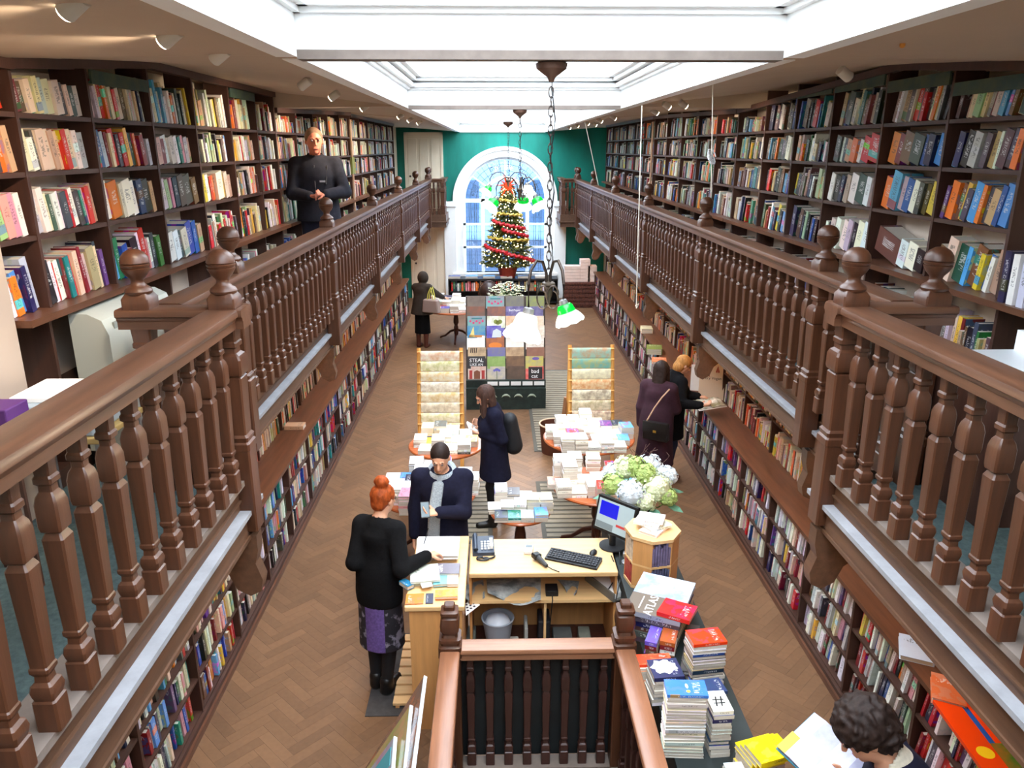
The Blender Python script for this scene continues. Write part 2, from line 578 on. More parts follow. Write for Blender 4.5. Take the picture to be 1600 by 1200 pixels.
# white doors at the end of the left side, upper and lower
def panel_door(name, x0, x1, z0, z1):
    d = ob(name, None, kind='structure')
    boxob('door_leaf', (x0 + .05, YB - .07, z0), (x1 - .05, YB - .03, z1 - .05), M_CREAM, d, kind='structure')
    mb = MB()
    mb.box((x0, YB - .1, z0), (x0 + .06, YB, z1)); mb.box((x1 - .06, YB - .1, z0), (x1, YB, z1)); mb.box((x0, YB - .1, z1 - .06), (x1, YB, z1))
    build(mb, 'door_frame', M_CREAM, d, smooth=0, kind='structure')
    w = (x1 - x0 - .1) / 3
    for k in range(3):
        boxob('door_panel', (x0 + .09 + k * w, YB - .085, z0 + .12), (x0 + .02 + (k + 1) * w, YB - .065, z1 - .16), M_CREAM, d, .006, kind='structure')
    mb = MB(); mb.ball((x0 + .14, YB - .11, z0 + 1.0), .028); mb.tube([(x0 + .14, YB - .11, z0 + 1.0), (x0 + .14, YB - .06, z0 + 1.0)], .012)
    build(mb, 'door_knob', M_IRON, d)
panel_door('door_1', -2.42, -1.38, GZ, 4.5)
panel_door('door_2', -2.35, -1.30, 0, 2.08)

# wall of the floor level behind the jog: dark underside closers
M_FLOORB = bpy.data.materials.new('parquet_oak_field')
M_FLOORO = bpy.data.materials.new('parquet_oak_piece')
for m_, src in ((M_FLOORB, 'GEOMETRY'), (M_FLOORO, 'OBJECT')):
    m_.use_nodes = True
    T = NT(m_)
    bs = m_.node_tree.nodes['Principled BSDF']
    at = T.n('ShaderNodeAttribute', attribute_type=src, attribute_name='tone')
    tc = T.n('ShaderNodeTexCoord')
    geo = T.n('ShaderNodeNewGeometry')
    n1 = T.n('ShaderNodeTexNoise', i_Scale=1.1, i_Detail=3.0)
    T.l(geo.outputs['Position'], n1.inputs['Vector'])
    n2 = T.n('ShaderNodeTexNoise', i_Scale=26.0, i_Detail=4.0)
    T.l(geo.outputs['Position'], n2.inputs['Vector'])
    cr = T.n('ShaderNodeMix', data_type='RGBA')
    cr.inputs[6].default_value = lin((82, 60, 43)); cr.inputs[7].default_value = lin((136, 102, 74))
    ad = T.n('ShaderNodeMath', operation='MULTIPLY_ADD', i_1=.32, i_2=0.12)
    T.l(at.outputs['Fac'], ad.inputs[0])
    a2 = T.n('ShaderNodeMath', operation='MULTIPLY_ADD', i_1=.7)
    T.l(n1.outputs['Fac'], a2.inputs[0]); T.l(ad.outputs[0], a2.inputs[2])
    a3 = T.n('ShaderNodeMath', operation='MULTIPLY_ADD', i_1=.35)
    T.l(n2.outputs['Fac'], a3.inputs[0]); T.l(a2.outputs[0], a3.inputs[2])
    a4 = T.n('ShaderNodeMath', operation='SUBTRACT', i_1=.28)
    T.l(a3.outputs[0], a4.inputs[0])
    cl = T.n('ShaderNodeClamp'); T.l(a4.outputs[0], cl.inputs[0])
    T.l(cl.outputs[0], cr.inputs[0]); T.l(cr.outputs[2], bs.inputs['Base Color'])
    bs.inputs['Roughness'].default_value = .42
    bs.inputs['Specular IOR Level'].default_value = .35

FLOOR = boxob('floor', (C - WALLW, -3, -.12), (C + WALLW, YB + .2, -.004), mat('floor_joints', (100, 70, 46), .7), kind='structure')
PAR = []                        # herringbone blocks: (centre x, centre y, angle, tone)
PL, PW = .34, .085
rp = random.Random(3)
c45, s45 = math.cos(PI / 4), math.sin(PI / 4)
for k in range(-80, 290):
    for j in range(-8, 10):
        for kind in (0, 1):
            if kind == 0:
                x, y = k * PW + PL / 2 + j * 2 * PL, k * PW + PW / 2
            else:
                x, y = k * PW + PL + PW / 2 + j * 2 * PL, (k + 1) * PW - PL / 2
            X, Y = x * c45 - y * s45, x * s45 + y * c45
            if C - FW - .12 < X < C + FW + .12 and 2.4 < Y < YB:
                PAR.append((X, Y, PI / 4 + kind * PI / 2, rp.random()))
# ------------------------------------------------------------ balustrades
RZ = 3.34                       # top of the gallery rail
SZ = 2.425                      # sill on which the balusters stand
def baluster_mesh(h, hw=.036):
    p = [(0, hw), (.10, hw), (.105, hw * .82), (.12, hw * .95), (.135, hw * 1.02), (.155, hw * .9), (.165, hw * .62), (.185, hw * .58), (.20, hw * .82), (.212, hw * .82), (.222, hw * .62)]
    p += [(h * .24, hw * .70), (h * .66, hw * .94), (h * .685, hw * .66), (h * .695, hw * .92), (h * .715, hw * 1.0), (h * .80, hw * 1.0), (h * .83, hw * .84), (h * .85, hw * .58), (h * .875, hw * .56), (h * .885, hw * .80), (h * .905, hw * .80), (h * .915, hw * .66), (h, hw * .74)]
    mb = MB(); mb.sqloft(p)
    return mb.mesh('baluster', M_BAL, 25)
def newel_mesh(h, hw=.062, drop=.30):
    p = [(-drop, hw * 1.0), (.16, hw), (.165, hw * 1.06), (.20, hw * 1.06), (.21, hw * .9), (.235, hw * .98), (.25, hw * .78), (.27, hw * .70)]
    p += [(h * .30, hw * .80), (h * .68, hw * .92), (h * .69, hw * .78), (h * .70, hw * .98), (h * .72, hw * 1.06), (h * .80, hw * 1.06), (h * .825, hw * .92), (h * .84, hw * .66), (h * .87, hw * .62), (h * .88, hw * .8), (h * .905, hw * .8), (h * .915, hw * .72), (h, hw * .8)]
    mb = MB(); mb.sqloft(p, ch=.14)
    return mb.mesh('newel', M_BAL, 25)
def finial_mesh(s=1.0):
    mb = MB()
    mb.sqloft([(0, .066 * s), (.05 * s, .066 * s), (.075 * s, .05 * s)], ch=.1)
    prof = [(.062, .072), (.066, .085), (.06, .098), (.045, .108), (.032, .122), (.03, .135), (.034, .145), (.052, .165), (.066, .19), (.068, .198), (.063, .2), (.068, .206), (.070, .215), (.064, .218), (.069, .224), (.064, .25), (.048, .272), (.026, .286), (.002, .29)]
    mb.lathe([(r * s, z * s) for r, z in prof], 22)
    return mb.mesh('finial', M_BAL, 40)
def rail_profile(cx, z, w=.17, h=.10):
    q = [(-.5, -.18), (-.47, -.05), (-.40, 0), (.40, 0), (.47, -.05), (.5, -.18), (.5, -.34), (.42, -.42), (.40, -.55), (.36, -.62), (.36, -1), (-.36, -1), (-.36, -.62), (-.40, -.55), (-.42, -.42), (-.5, -.34)]
    return [(cx + a * w, z + b * h) for a, b in q]
H_B = RZ - .10 - SZ
BAL_ME, NEW_ME, FIN_ME = baluster_mesh(H_B), newel_mesh(H_B), finial_mesh()
POSTS = [4.95, 7.9, 10.9, 13.95, 17.05, 20.15]
def corbel(parent, s, w, y):
    mb = MB()
    x = lambda d: C + s * (w + d)
    pts = [(x(-.005), 2.09), (x(.14), 2.09), (x(.42), 2.04), (x(.42), 1.98), (x(.26), 1.93), (x(.17), 1.86), (x(.13), 1.76), (x(.06), 1.72), (x(0), 1.75), (x(-.015), 1.82), (x(.015), 1.92), (x(-.005), 2.0)]
    mb.prism(pts, y - .045, y + .045, 'y')
    o = build(mb, 'corbel', M_FASC, parent, smooth=30)
    o.matrix_parent_inverse = Matrix.Translation(-Vector(parent.location))
def gallery_balustrade(s, label, labeln):
    # far run
    t = ob('gallery_balustrade', None, loc=(C + s * (FAR_W - .02), JOG, SZ), label=label, cat='balustrade', group='gallery balustrades')
    O = t.location
    cx = C + s * (FAR_W - .02)
    yend = YB - 1.2
    mb = MB(); mb.prism(rail_profile(0, RZ - SZ), JOG + .05 - O.y, yend - O.y, 'y')
    build(mb, 'handrail', M_RAILY, t)
    ys = [JOG + .16] + POSTS + [yend]
    for a, b in zip(ys[:-1], ys[1:]):
        k = max(2, round((b - a) / .185))
        for j in range(1, k):
            ob('baluster', BAL_ME, t, loc=(0, a + (b - a) * j / k - O.y, 0))
    for y in POSTS + [yend]:
        ob('newel_post', NEW_ME, t, loc=(0, y - O.y, 0))
        ob('finial', FIN_ME, t, loc=(0, y - O.y, RZ - SZ))
        corbel(t, s, FAR_W, y)
    # return towards the end wall
    xr = s * -.34
    mb = MB(); mb.prism(rail_profile(0, RZ - SZ), min(0, xr), max(0, xr), 'x')
    build(mb, 'end_rail', M_RAILX, t, loc=(0, yend - O.y, 0))
    mb = MB(); mb.prism(rail_profile(xr, RZ - SZ), yend - O.y, YB - O.y, 'y')
    build(mb, 'wall_rail', M_RAILY, t)
    ob('newel_post', NEW_ME, t, loc=(xr, yend - O.y, 0))
    for j in (1, 2):
        ob('baluster', BAL_ME, t, loc=(xr * j / 3, yend - O.y, 0))
    for j in range(1, 7):
        ob('baluster', BAL_ME, t, loc=(xr, yend + .18 * j - O.y, 0))
    x0, x1 = sorted((-s * .02, xr - s * .08))
    b_ = MB(); b_.box((x0, yend - .1 - O.y, -.32), (x1, YB - O.y, 0)); b_.box((x0 - .03, yend - .14 - O.y, -.20), (x1 + .03, YB - O.y, -.17))
    build(b_, 'landing_base', M_FASC, t, smooth=0)
    # near run
    t = ob('gallery_balustrade', None, loc=(C + s * (NEAR_W + .04), JOG, SZ), label=labeln, cat='balustrade', group='gallery balustrades')
    O = t.location
    mb = MB(); mb.prism(rail_profile(0, RZ - SZ), -1.0 - O.y, JOG + .06 - O.y, 'y')
    build(mb, 'handrail', M_RAILY, t)
    jw = s * (FAR_W - NEAR_W + .02)
    mb = MB(); mb.prism(rail_profile(0, RZ - SZ, .16), min(0, jw) - .1, max(0, jw) + .1, 'x')
    build(mb, 'cross_rail', M_RAILX, t, loc=(0, -.05, 0))
    for x in (0, jw):
        ob('newel_post', NEW_ME, t, loc=(x, -.05, 0))
        ob('finial', FIN_ME, t, loc=(x, -.05, RZ - SZ))
    ob('baluster', BAL_ME, t, loc=(jw * .36, -.05, 0)); ob('baluster', BAL_ME, t, loc=(jw * .68, -.05, 0))
    corbel(t, s, NEAR_W, JOG - .05)
    j = 1
    while JOG - .05 - j * .185 > .2:
        ob('baluster', BAL_ME, t, loc=(0, -.05 - j * .185, 0))
        j += 1
gallery_balustrade(-1, 'long dark oak gallery balustrade in front of the standing man', 'dark oak balustrade section ending at the jog, beside the white convector heater')
gallery_balustrade(1, 'long dark oak gallery balustrade facing the standing man across the shop', 'dark oak balustrade section ending at the jog, opposite the convector heater')

# stair enclosure behind the desk
SX0, SX1, SY, SH = -.305, .83, 4.3, 1.0
t = ob('stair_balustrade', None, loc=(SX0, SY, 0), label='three-sided dark oak stair balustrade with urn finials behind the desk', cat='balustrade')
hb = SH - .09 - .05
sb = baluster_mesh(hb, .03)
M_SBAL = wood('stair_turned_shaded', (58, 32, 27), 'z', .4, .3)  # darker than the gallery balusters; their dim side is put into the colour
sb.materials.clear(); sb.materials.append(M_SBAL)
M_SRX, M_SRY = wood('stair_rail_cross_lit', (150, 104, 76), 'x', .35, .25), wood('stair_rail_lit', (140, 94, 68), 'y', .35, .25)  # paler than the gallery rails; the skylight on them is put into the colour
mb = MB(); mb.prism(rail_profile(0, SH, .13, .09), 0, SX1 - SX0, 'x'); build(mb, 'handrail', M_SRX, t)
for x in (0, SX1 - SX0):
    mb = MB(); mb.prism(rail_profile(x, SH, .13, .09), -2.6, 0, 'y'); build(mb, 'handrail', M_SRY, t)
for k in range(1, 9):
    ob('baluster', sb, t, loc=((SX1 - SX0) * k / 9, 0, .05))
for x in (0, SX1 - SX0):
    for k in range(1, 14):
        ob('baluster', sb, t, loc=(x, -.18 * k, .05))
urn = MB()
urn.sqloft([(-.06, .075), (.02, .075), (.03, .06), (.05, .06), (.055, .07), (.075, .07), (.08, .05), (.10, .042), (.13, .058), (.17, .062), (.22, .056), (.235, .04), (.245, .056), (.265, .056), (.275, .034), (.30, .034), (.31, .028)], ch=.22)
um = urn.mesh('urn_finial', M_BAL, 30)
mb = MB(); mb.sqloft([(0, .065), (SH, .065)], ch=.12); pm = mb.mesh('newel_post', M_BAL, 25)
for x in (0, SX1 - SX0):
    ob('newel_post', pm, t, loc=(x, 0, 0)); ob('finial', um, t, loc=(x, 0, SH))
mb = MB(); mb.box((-.06, -2.6, 0), (.06, .06, .05)); mb.box((SX1 - SX0 - .06, -2.6, 0), (SX1 - SX0 + .06, .06, .05)); mb.box((-.06, -.06, 0), (SX1 - SX0 + .06, .06, .05))
build(mb, 'base_rail', M_SILL, t, smooth=0)
M_DARKP = mat('dark_backboard', (26, 32, 34), .5, var=.3, vscale=5)
boxob('dark_screen_board', (SX0 + .02, SY + .09, .03), (SX1 - .02, SY + .12, SH - .06), M_DARKP, label='dark blue-black board standing behind the stair balusters', cat='board')
# ------------------------------------------------------------ bookcases
SHW = 2.515                      # half width at the fronts of the gallery shelves
ROWS = [3.315, 3.682, 3.986, 4.264]   # top faces of the gallery shelves
LEFT_UP = [3.62, 3.95, 4.68, 5.49, 6.27, 7.10, 7.87, 8.52, 9.4, 10.3, 11.2, 12.05, 12.9, 13.8, 14.7, 15.6, 16.5, 17.45, 18.4]
RIGHT_UP = [4.10, 4.85, 5.67, 6.54, 7.33, 8.14, 9.04, 9.9, 10.8, 11.75, 12.75, 13.75, 14.7, 15.7, 16.7, 17.65, 18.6, 19.6]
BOOKS = []      # everything shelved or piled; see the end of the script
def sx(s, w0, w1):
    return tuple(sorted((C + s * w0, C + s * w1)))
M_SIGN = mat('dark_green_sign', (44, 70, 66), .6, col2=(70, 84, 62), vscale=7)
def gallery_case(s, y0, y1, ups, label):
    t = ob('gallery_bookcase', None, loc=(C + s * SHW, y0, GZ), label=label, cat='bookcase')
    O = Vector(t.location)
    zt = min(zout(y0 + .05), zout(y1 - .05)) - .005
    def part(name, w0, w1, ya, yb, z0, z1, m_):
        x0, x1 = sx(s, w0, w1)
        mb = MB(); mb.box((x0 - O.x, ya - O.y, z0 - O.z), (x1 - O.x, yb - O.y, z1 - O.z))
        return build(mb, name, m_, t, smooth=0)
    part('back_panel', SHW + .20, SHW + .215, y0, y1, GZ, zt, M_BACK)
    for y in ups:
        zz = zout(y + (.03 if y == y0 else -.03 if y == y1 else 0)) - .004
        part('upright', SHW, SHW + .2, y - .012, y + .012, ROWS[0], zz, M_UPR)
        part('lower_upright', SHW + .02, SHW + .2, y - .012, y + .012, GZ, ROWS[0] - .03, M_UPR)
    for z in ROWS[1:]:
        part('shelf', SHW + .004, SHW + .2, y0, y1, z - .024, z, M_SHELF)
    part('counter_shelf', SHW - .085, SHW + .2, y0, y1, ROWS[0] - .035, ROWS[0], M_LEDGE)
    part('plinth', SHW + .03, SHW + .2, y0, y1, GZ, GZ + .1, M_SHELF)
    for z in (2.86,):
        part('low_shelf', SHW + .03, SHW + .2, y0, y1, z - .022, z, M_SHELF)
    for i_, (ya, yb) in enumerate(zip(ups[:-1], ups[1:])):
        if y0 < 5 and i_ in ((2, 5) if s < 0 else (0, 1, 2, 3)):
            zs = min(zout(ya + .05), zout(yb - .05)) - .055
            o_ = part('subject_sign', SHW - .012, SHW + .0, ya + .03, yb - .03, zs - .075, zs, M_SIGN)
    # cornice follows the ceiling
    a, b = zout(y0 + .04), zout(y1 - .04)
    mb = MB()
    mid = [y for y in (3.95, 4.5, 5.0, 5.49) if y0 < y < y1]
    yy = [y0] + mid + [y1]
    for p, q in zip(yy[:-1], yy[1:]):
        zp, zq = zout(p + .03), zout(q - .03)
        x0, x1 = sx(s, SHW - .03, SHW + .03)
        vs = [(x0, p, zp - .05), (x1, p, zp - .05), (x1, p, zp), (x0, p, zp), (x0, q, zq - .05), (x1, q, zq - .05), (x1, q, zq), (x0, q, zq)]
        mb.add([tuple(Vector(v) - O) for v in vs], [(0, 1, 2, 3), (7, 6, 5, 4), (0, 4, 5, 1), (1, 5, 6, 2), (2, 6, 7, 3), (3, 7, 4, 0)])
    build(mb, 'cornice', M_UPR, t, smooth=0)
    return t
gallery_case(-1, 3.62, 8.52, LEFT_UP[:8], 'tall dark gallery bookcase nearest the camera on the gallery with the standing man')
gallery_case(-1, 8.54, 12.9, [8.54] + LEFT_UP[8:13], 'dark gallery bookcase directly behind the standing man')
gallery_case(-1, 12.92, 18.4, [12.92] + LEFT_UP[13:], 'dark gallery bookcase next to the pale upper door')
gallery_case(1, 4.10, 9.04, RIGHT_UP[:7], 'tall dark gallery bookcase facing the standing man, its covers glossy')
gallery_case(1, 9.06, 13.75, [9.06] + RIGHT_UP[7:12], 'middle dark gallery bookcase on the gallery opposite the standing man')
gallery_case(1, 13.77, 19.6, [13.77] + RIGHT_UP[12:], 'dark gallery bookcase ending at the green wall, opposite the standing man')

LROWS = [.10, .385, .665]        # floor bookcase shelves
TOPZ = .965
UROWS = [TOPZ, 1.34, 1.70]
def floor_case(s, y0, y1, pitch, label):
    t = ob('floor_bookcase', None, loc=(C + s * FW, y0, 0), label=label, cat='bookcase')
    O = Vector(t.location)
    def part(name, w0, w1, ya, yb, z0, z1, m_):
        x0, x1 = sx(s, w0, w1)
        mb = MB(); mb.box((x0 - O.x, ya - O.y, z0), (x1 - O.x, yb - O.y, z1))
        return build(mb, name, m_, t, smooth=0)
    part('plinth', FW - .015, FW + .3, y0, y1, 0, .085, M_SHELF)
    part('kick_moulding', FW - .035, FW - .015, y0, y1, 0, .05, M_LEDGE)
    part('back_panel', WALLW - .02, WALLW - .005, y0, y1, 0, 2.08, M_UPR)
    k = round((y1 - y0) / pitch)
    ups = [y0 + (y1 - y0) * i / k for i in range(k + 1)]
    for y in ups:
        part('upright', FW + .005, WALLW - .02, y - .014, y + .014, .085, TOPZ - .035, M_UPR)
        part('upper_upright', FW + .29, WALLW - .02, y - .014, y + .014, TOPZ, 2.08, M_UPR)
    for z in LROWS:
        part('shelf', FW + .01, WALLW - .02, y0, y1, z - .02, z, M_SHELF)
    part('counter', FW - .03, WALLW - .02, y0, y1, TOPZ - .035, TOPZ, M_LEDGE)
    for z in UROWS[1:]:
        part('upper_shelf', FW + .295, WALLW - .02, y0, y1, z - .02, z, M_SHELF)
    return ups
FL = floor_case(-1, 3.0, 19.3, .92, 'long floor bookcase under the standing man, brown counter along its top')
FR = floor_case(1, 2.2, 20.3, .92, 'long floor bookcase beside the two browsing women, brown counter along its top')

# ---- books on the shelves
PALC = {
 'cream': (226, 208, 178), 'white': (240, 238, 232), 'pale grey': (196, 194, 190), 'tan': (186, 156, 118), 'red': (198, 42, 38), 'dark red': (128, 28, 34),
 'pink': (222, 150, 158), 'orange': (230, 120, 40), 'yellow': (226, 190, 64), 'green': (50, 110, 66), 'pale green': (164, 184, 140), 'teal': (44, 128, 128),
 'sky blue': (90, 160, 214), 'blue': (44, 82, 160), 'navy': (30, 38, 72), 'purple': (92, 66, 130), 'black': (30, 28, 30), 'dark grey': (78, 76, 78), 'brown': (104, 72, 52), 'dark green': (34, 62, 50)}
def pal(spec):
    names, wts = [], []
    for part_ in spec.split(','):
        n_, w_ = part_.split(':'); names.append(n_.strip()); wts.append(float(w_))
    return names, wts
P_LEFT = pal('cream:26,white:20,pale grey:14,tan:9,red:8,dark red:4,pink:4,orange:4,yellow:3,green:2,pale green:4,teal:3,sky blue:3,blue:4,navy:4,black:5,dark grey:6,brown:4')
P_RIGHT = pal('cream:10,white:7,pale grey:12,tan:11,red:4,dark red:4,orange:4,yellow:4,green:3,pale green:4,teal:5,sky blue:6,blue:6,navy:9,black:11,dark grey:14,brown:15,dark green:6')
P_LOWR = pal('cream:18,white:24,pale grey:15,tan:7,red:15,dark red:13,pink:4,orange:2,yellow:1,pale green:1,teal:1,sky blue:2,blue:4,navy:7,purple:3,black:9,dark grey:6,brown:5')
P_LOWL = pal('cream:14,white:18,pale grey:10,tan:6,red:9,dark red:4,pink:5,orange:6,yellow:6,green:4,pale green:3,teal:6,sky blue:6,blue:8,navy:6,purple:3,black:8,dark grey:6,brown:3')
P_WARM = pal('cream:24,white:14,tan:14,orange:9,yellow:8,red:6,dark red:4,brown:8,pale grey:6,green:3,blue:3,navy:3,black:3')
rb = random.Random(11)
def jitter(c, k=16):
    return tuple(max(4, min(250, v + rb.uniform(-k, k))) for v in c)
def add_book(M, name, where, ordinal=None, rgb=None, cover=False):
    BOOKS.append({'M': M, 'c': name, 'rgb': rgb or jitter(PALC[name]), 'where': where, 'ord': ordinal, 'r': rb.random(), 'cover': cover})
def shelf_run(s, xf, y0, y1, z, hmax, dmax, palette, where, lean=10, tmin=.012, tmax=.042, hmin=.6, gap=.06, fixed=None, face=.0, jit=.03):
    """a row of books from y0 to y1 whose spines stand near x = xf; s = -1 faces +x, s = 1 faces -x"""
    y = y0 + .012 + (hmax * .8 * math.sin(R(lean)) if lean else 0)
    i = 0
    run = []
    fk = 1.0
    if fixed:
        fk = (y1 - y0 - .03 - hmax * .8 * math.sin(R(lean))) * .93 / sum(f_[1] for f_ in fixed)
    while True:
        t = rb.uniform(tmin, tmax) if rb.random() > .12 else rb.uniform(tmax, tmax * 1.5)
        h = hmax * rb.uniform(hmin, .97)
        d = min(dmax, h * rb.uniform(.62, .75))
        if fixed and i >= len(fixed):
            break
        if fixed:
            f_ = fixed[i]
            nm, t = f_[0], f_[1] * fk
            if len(f_) > 2:
                h = hmax * f_[2]
        else:
            nm = rb.choices(*palette)[0]
        a = R(lean + rb.uniform(-2.5, 2.5)) if lean else 0
        if y + t / math.cos(a) > y1 - .012:
            break
        if not fixed and rb.random() < gap * .25:
            y += rb.uniform(.02, .07)
            i += 1
            continue
        Tv = Vector((0, math.cos(a), math.sin(a)))
        Uv = Vector((0, -math.sin(a), math.cos(a)))
        Dv = Vector((s, 0, 0))
        x = xf + s * rb.uniform(0, jit)
        M = Matrix(((Tv.x * t, Dv.x * d, Uv.x * h, x), (Tv.y * t, Dv.y * d, Uv.y * h, y), (Tv.z * t, Dv.z * d, Uv.z * h, z + .001), (0, 0, 0, 1)))
        run.append((M, nm, t))
        y += t / math.cos(a) + .0012
        i += 1
    for k, (M, nm, t) in enumerate(run):
        add_book(M, nm, where, (k, len(run), t))
GROW = ['top', 'third', 'second', 'bottom'][::-1]   # index by row from the counter up
def seq(txt):
    out_ = []
    for w_ in txt.split():
        a_ = w_.split('/')
        out_.append((a_[0].replace('_', ' '), float(a_[1]) / 1000, float(a_[2]) / 100 if len(a_) > 2 else .8))
    return out_
FIX = {  # compartments one can read in the photograph: colour / thickness mm / height %
 (-1, 0, 0): 'white/22/62 orange/45/66 sky_blue/40/74 navy/34/80 pale_grey/50/92',
 (-1, 1, 0): 'black/40/78 white/24/76 red/18/72 white/36/74 dark_red/16/78 teal/32/78 red/22/80 cream/34/84 cream/26/78 dark_red/22/90 pale_grey/34/74 tan/60/84 cream/22/84 navy/24/92 purple/28/74',
 (-1, 2, 0): 'sky_blue/46/80 green/40/88 blue/52/72 dark_red/30/62 black/70/80 white/40/90 red/50/96 pink/40/70 white/26/72 dark_grey/40/80 green/44/72',
 (-1, 3, 0): 'white/40/70 white/34/72 dark_grey/26/70 cream/40/72 blue/44/84 blue/30/84 tan/30/74',
 (-1, 0, 1): 'pale_green/50/74 pink/52/76 pink/44/78 white/36/78',
 (-1, 1, 1): 'pale_grey/30/80 white/40/84 cream/26/72 dark_grey/26/70 white/34/72 white/28/74 dark_grey/44/72 red/18/76 white/50/76 dark_grey/36/72 teal/16/74 pink/20/76 red/36/78 tan/46/82',
 (-1, 2, 1): 'white/40/84 orange/56/82 cream/24/78 white/60/82 white/34/80 navy/40/82 black/56/78 tan/26/76',
 (-1, 3, 1): 'pale_grey/30/78 pale_green/24/76 dark_grey/26/74 pink/18/80 navy/34/80 dark_grey/46/84 dark_grey/60/80 brown/40/72',
 (-1, 4, 1): 'yellow/22/80 white/24/78 cream/26/78 red/18/74 orange/18/74 white/50/82 yellow/30/84 cream/30/80 tan/28/70',
 (-1, 0, 2): 'red/40/74 navy/64/80 dark_grey/30/84 orange/34/86 tan/44/88',
 (-1, 1, 2): 'cream/46/82 white/40/66 dark_grey/20/82 cream/56/84 cream/50/84 tan/36/84 cream/30/82 red/38/86 cream/40/86 white/36/84 tan/40/82 pale_grey/44/80',
 (-1, 2, 2): 'red/22/86 blue/36/88 pale_grey/40/84 dark_red/26/84 cream/28/82 red/54/92 dark_grey/36/80 red/46/84 yellow/36/96 navy/38/84 dark_green/36/84 orange/26/84 orange/22/84 dark_red/46/80 tan/24/86 pale_grey/34/70',
 (-1, 3, 2): 'pink/34/74 dark_red/30/70 white/40/80 cream/36/78 white/26/80 sky_blue/22/82 teal/20/80 pink/26/82 pale_grey/30/78 tan/36/74',
 (-1, 0, 3): 'pale_grey/30/70 dark_grey/36/72 green/40/74 red/50/78',
 (-1, 1, 3): 'dark_red/46/72 brown/40/70 cream/44/78 teal/24/76 cream/40/88 pale_grey/36/86 cream/60/84 cream/60/84 dark_grey/46/80 cream/34/78 dark_green/40/76 pale_grey/50/78',
 (1, 0, 0): 'tan/40/84 white/22/70 blue/26/74 yellow/26/72 brown/60/84 sky_blue/26/80 dark_green/70/78 cream/60/90 brown/50/70',
 (1, 0, 1): 'sky_blue/70/86 blue/40/84 tan/60/74 dark_grey/50/78 orange/36/82 sky_blue/66/86 white/26/84 dark_grey/50/70 yellow/40/84 brown/40/82 orange/70/84 purple/36/74',
 (1, 1, 1): 'yellow/44/76 brown/26/74 dark_grey/30/76 white/40/78 blue/44/82 pale_grey/50/84 sky_blue/60/96 orange/56/80',
 (1, 0, 2): 'orange/50/86 dark_grey/66/86 brown/70/86 white/24/84 tan/50/82 dark_grey/50/80 navy/40/80 pale_grey/70/82 black/70/86 navy/60/84 sky_blue/36/80',
 (1, 1, 2): 'sky_blue/60/78 navy/50/80 blue/36/80 dark_green/90/78 brown/90/84 dark_red/50/84 orange/70/86',
 (1, 2, 2): 'red/84/80 red/56/76 white/26/72 orange/40/74 tan/40/72 navy/30/76 white/24/80 dark_grey/40/84',
 (1, 2, 1): 'red/20/80 white/40/78 dark_green/80/80 white/60/82 tan/36/80 white/26/82 navy/30/78 black/50/76 white/40/82',
 (1, 2, 0): 'white/60/82 white/50/84 black/30/80 pale_grey/40/84 white/50/78 white/40/84 cream/40/80 navy/24/70 white/22/70',
 (1, 1, 0): 'black/20/50 white/24/60 white/20/62 brown/70/60',
}
for s, UP, name in ((-1, LEFT_UP, 'gallery behind the standing man'), (1, RIGHT_UP, 'gallery facing the standing man')):
    for bi, (a, b) in enumerate(zip(UP[:-1], UP[1:])):
        for ri, z in enumerate(ROWS):
            top = ROWS[ri + 1] - .026 if ri < 3 else zout((a + b) / 2) - .06
            hm = min(top - z - .012, .29)
            far = a > 10
            kw = dict(tmin=.02 if far else .014, tmax=.045 if far else .042, jit=.03)
            fx = FIX.get((s, bi, ri))
            if s > 0:
                kw.update(tmin=.018, tmax=.06 if not far else .05, lean=13, jit=.035)
            shelf_run(s, C + s * (SHW + .012), a + .012, b - .012, z, hm, .15, P_LEFT if s < 0 else P_RIGHT, (name, bi, 'gallery', ri), fixed=seq(fx) if fx else None, **kw)
        if a > 6.5 or s > 0:
            shelf_run(s, C + s * (SHW + .05), a + .012, b - .012, 2.86, .30, .14, P_LEFT if s < 0 else P_RIGHT, (name, bi, 'gallery', -1), lean=4, tmin=.02)
for s, UP, name, P1 in ((-1, FL, 'floor bookcase under the man', P_LOWL), (1, FR, 'floor bookcase by the browsers', P_LOWR)):
    for bi, (a, b) in enumerate(zip(UP[:-1], UP[1:])):
        far = a > 10
        for ri, z in enumerate(LROWS):
            top = (LROWS[ri + 1] - .022) if ri < 2 else TOPZ - .04
            shelf_run(s, C + s * (FW + .02), a + .014, b - .014, z, top - z - .01, .25, P1, (name, bi, 'floor', ri), lean=5 if s < 0 else 9, tmin=.016, tmax=.04 if not far else .045, hmin=.72, jit=.05, gap=.4)
        for ri, z in enumerate(UROWS):
            top = (UROWS[ri + 1] - .022) if ri < 2 else 2.05
            shelf_run(s, C + s * (FW + .30), a + .014, b - .014, z, min(top - z - .01, .3), .10, P_WARM, (name, bi, 'upper', ri), lean=6, tmin=.016, tmax=.04, jit=.02)
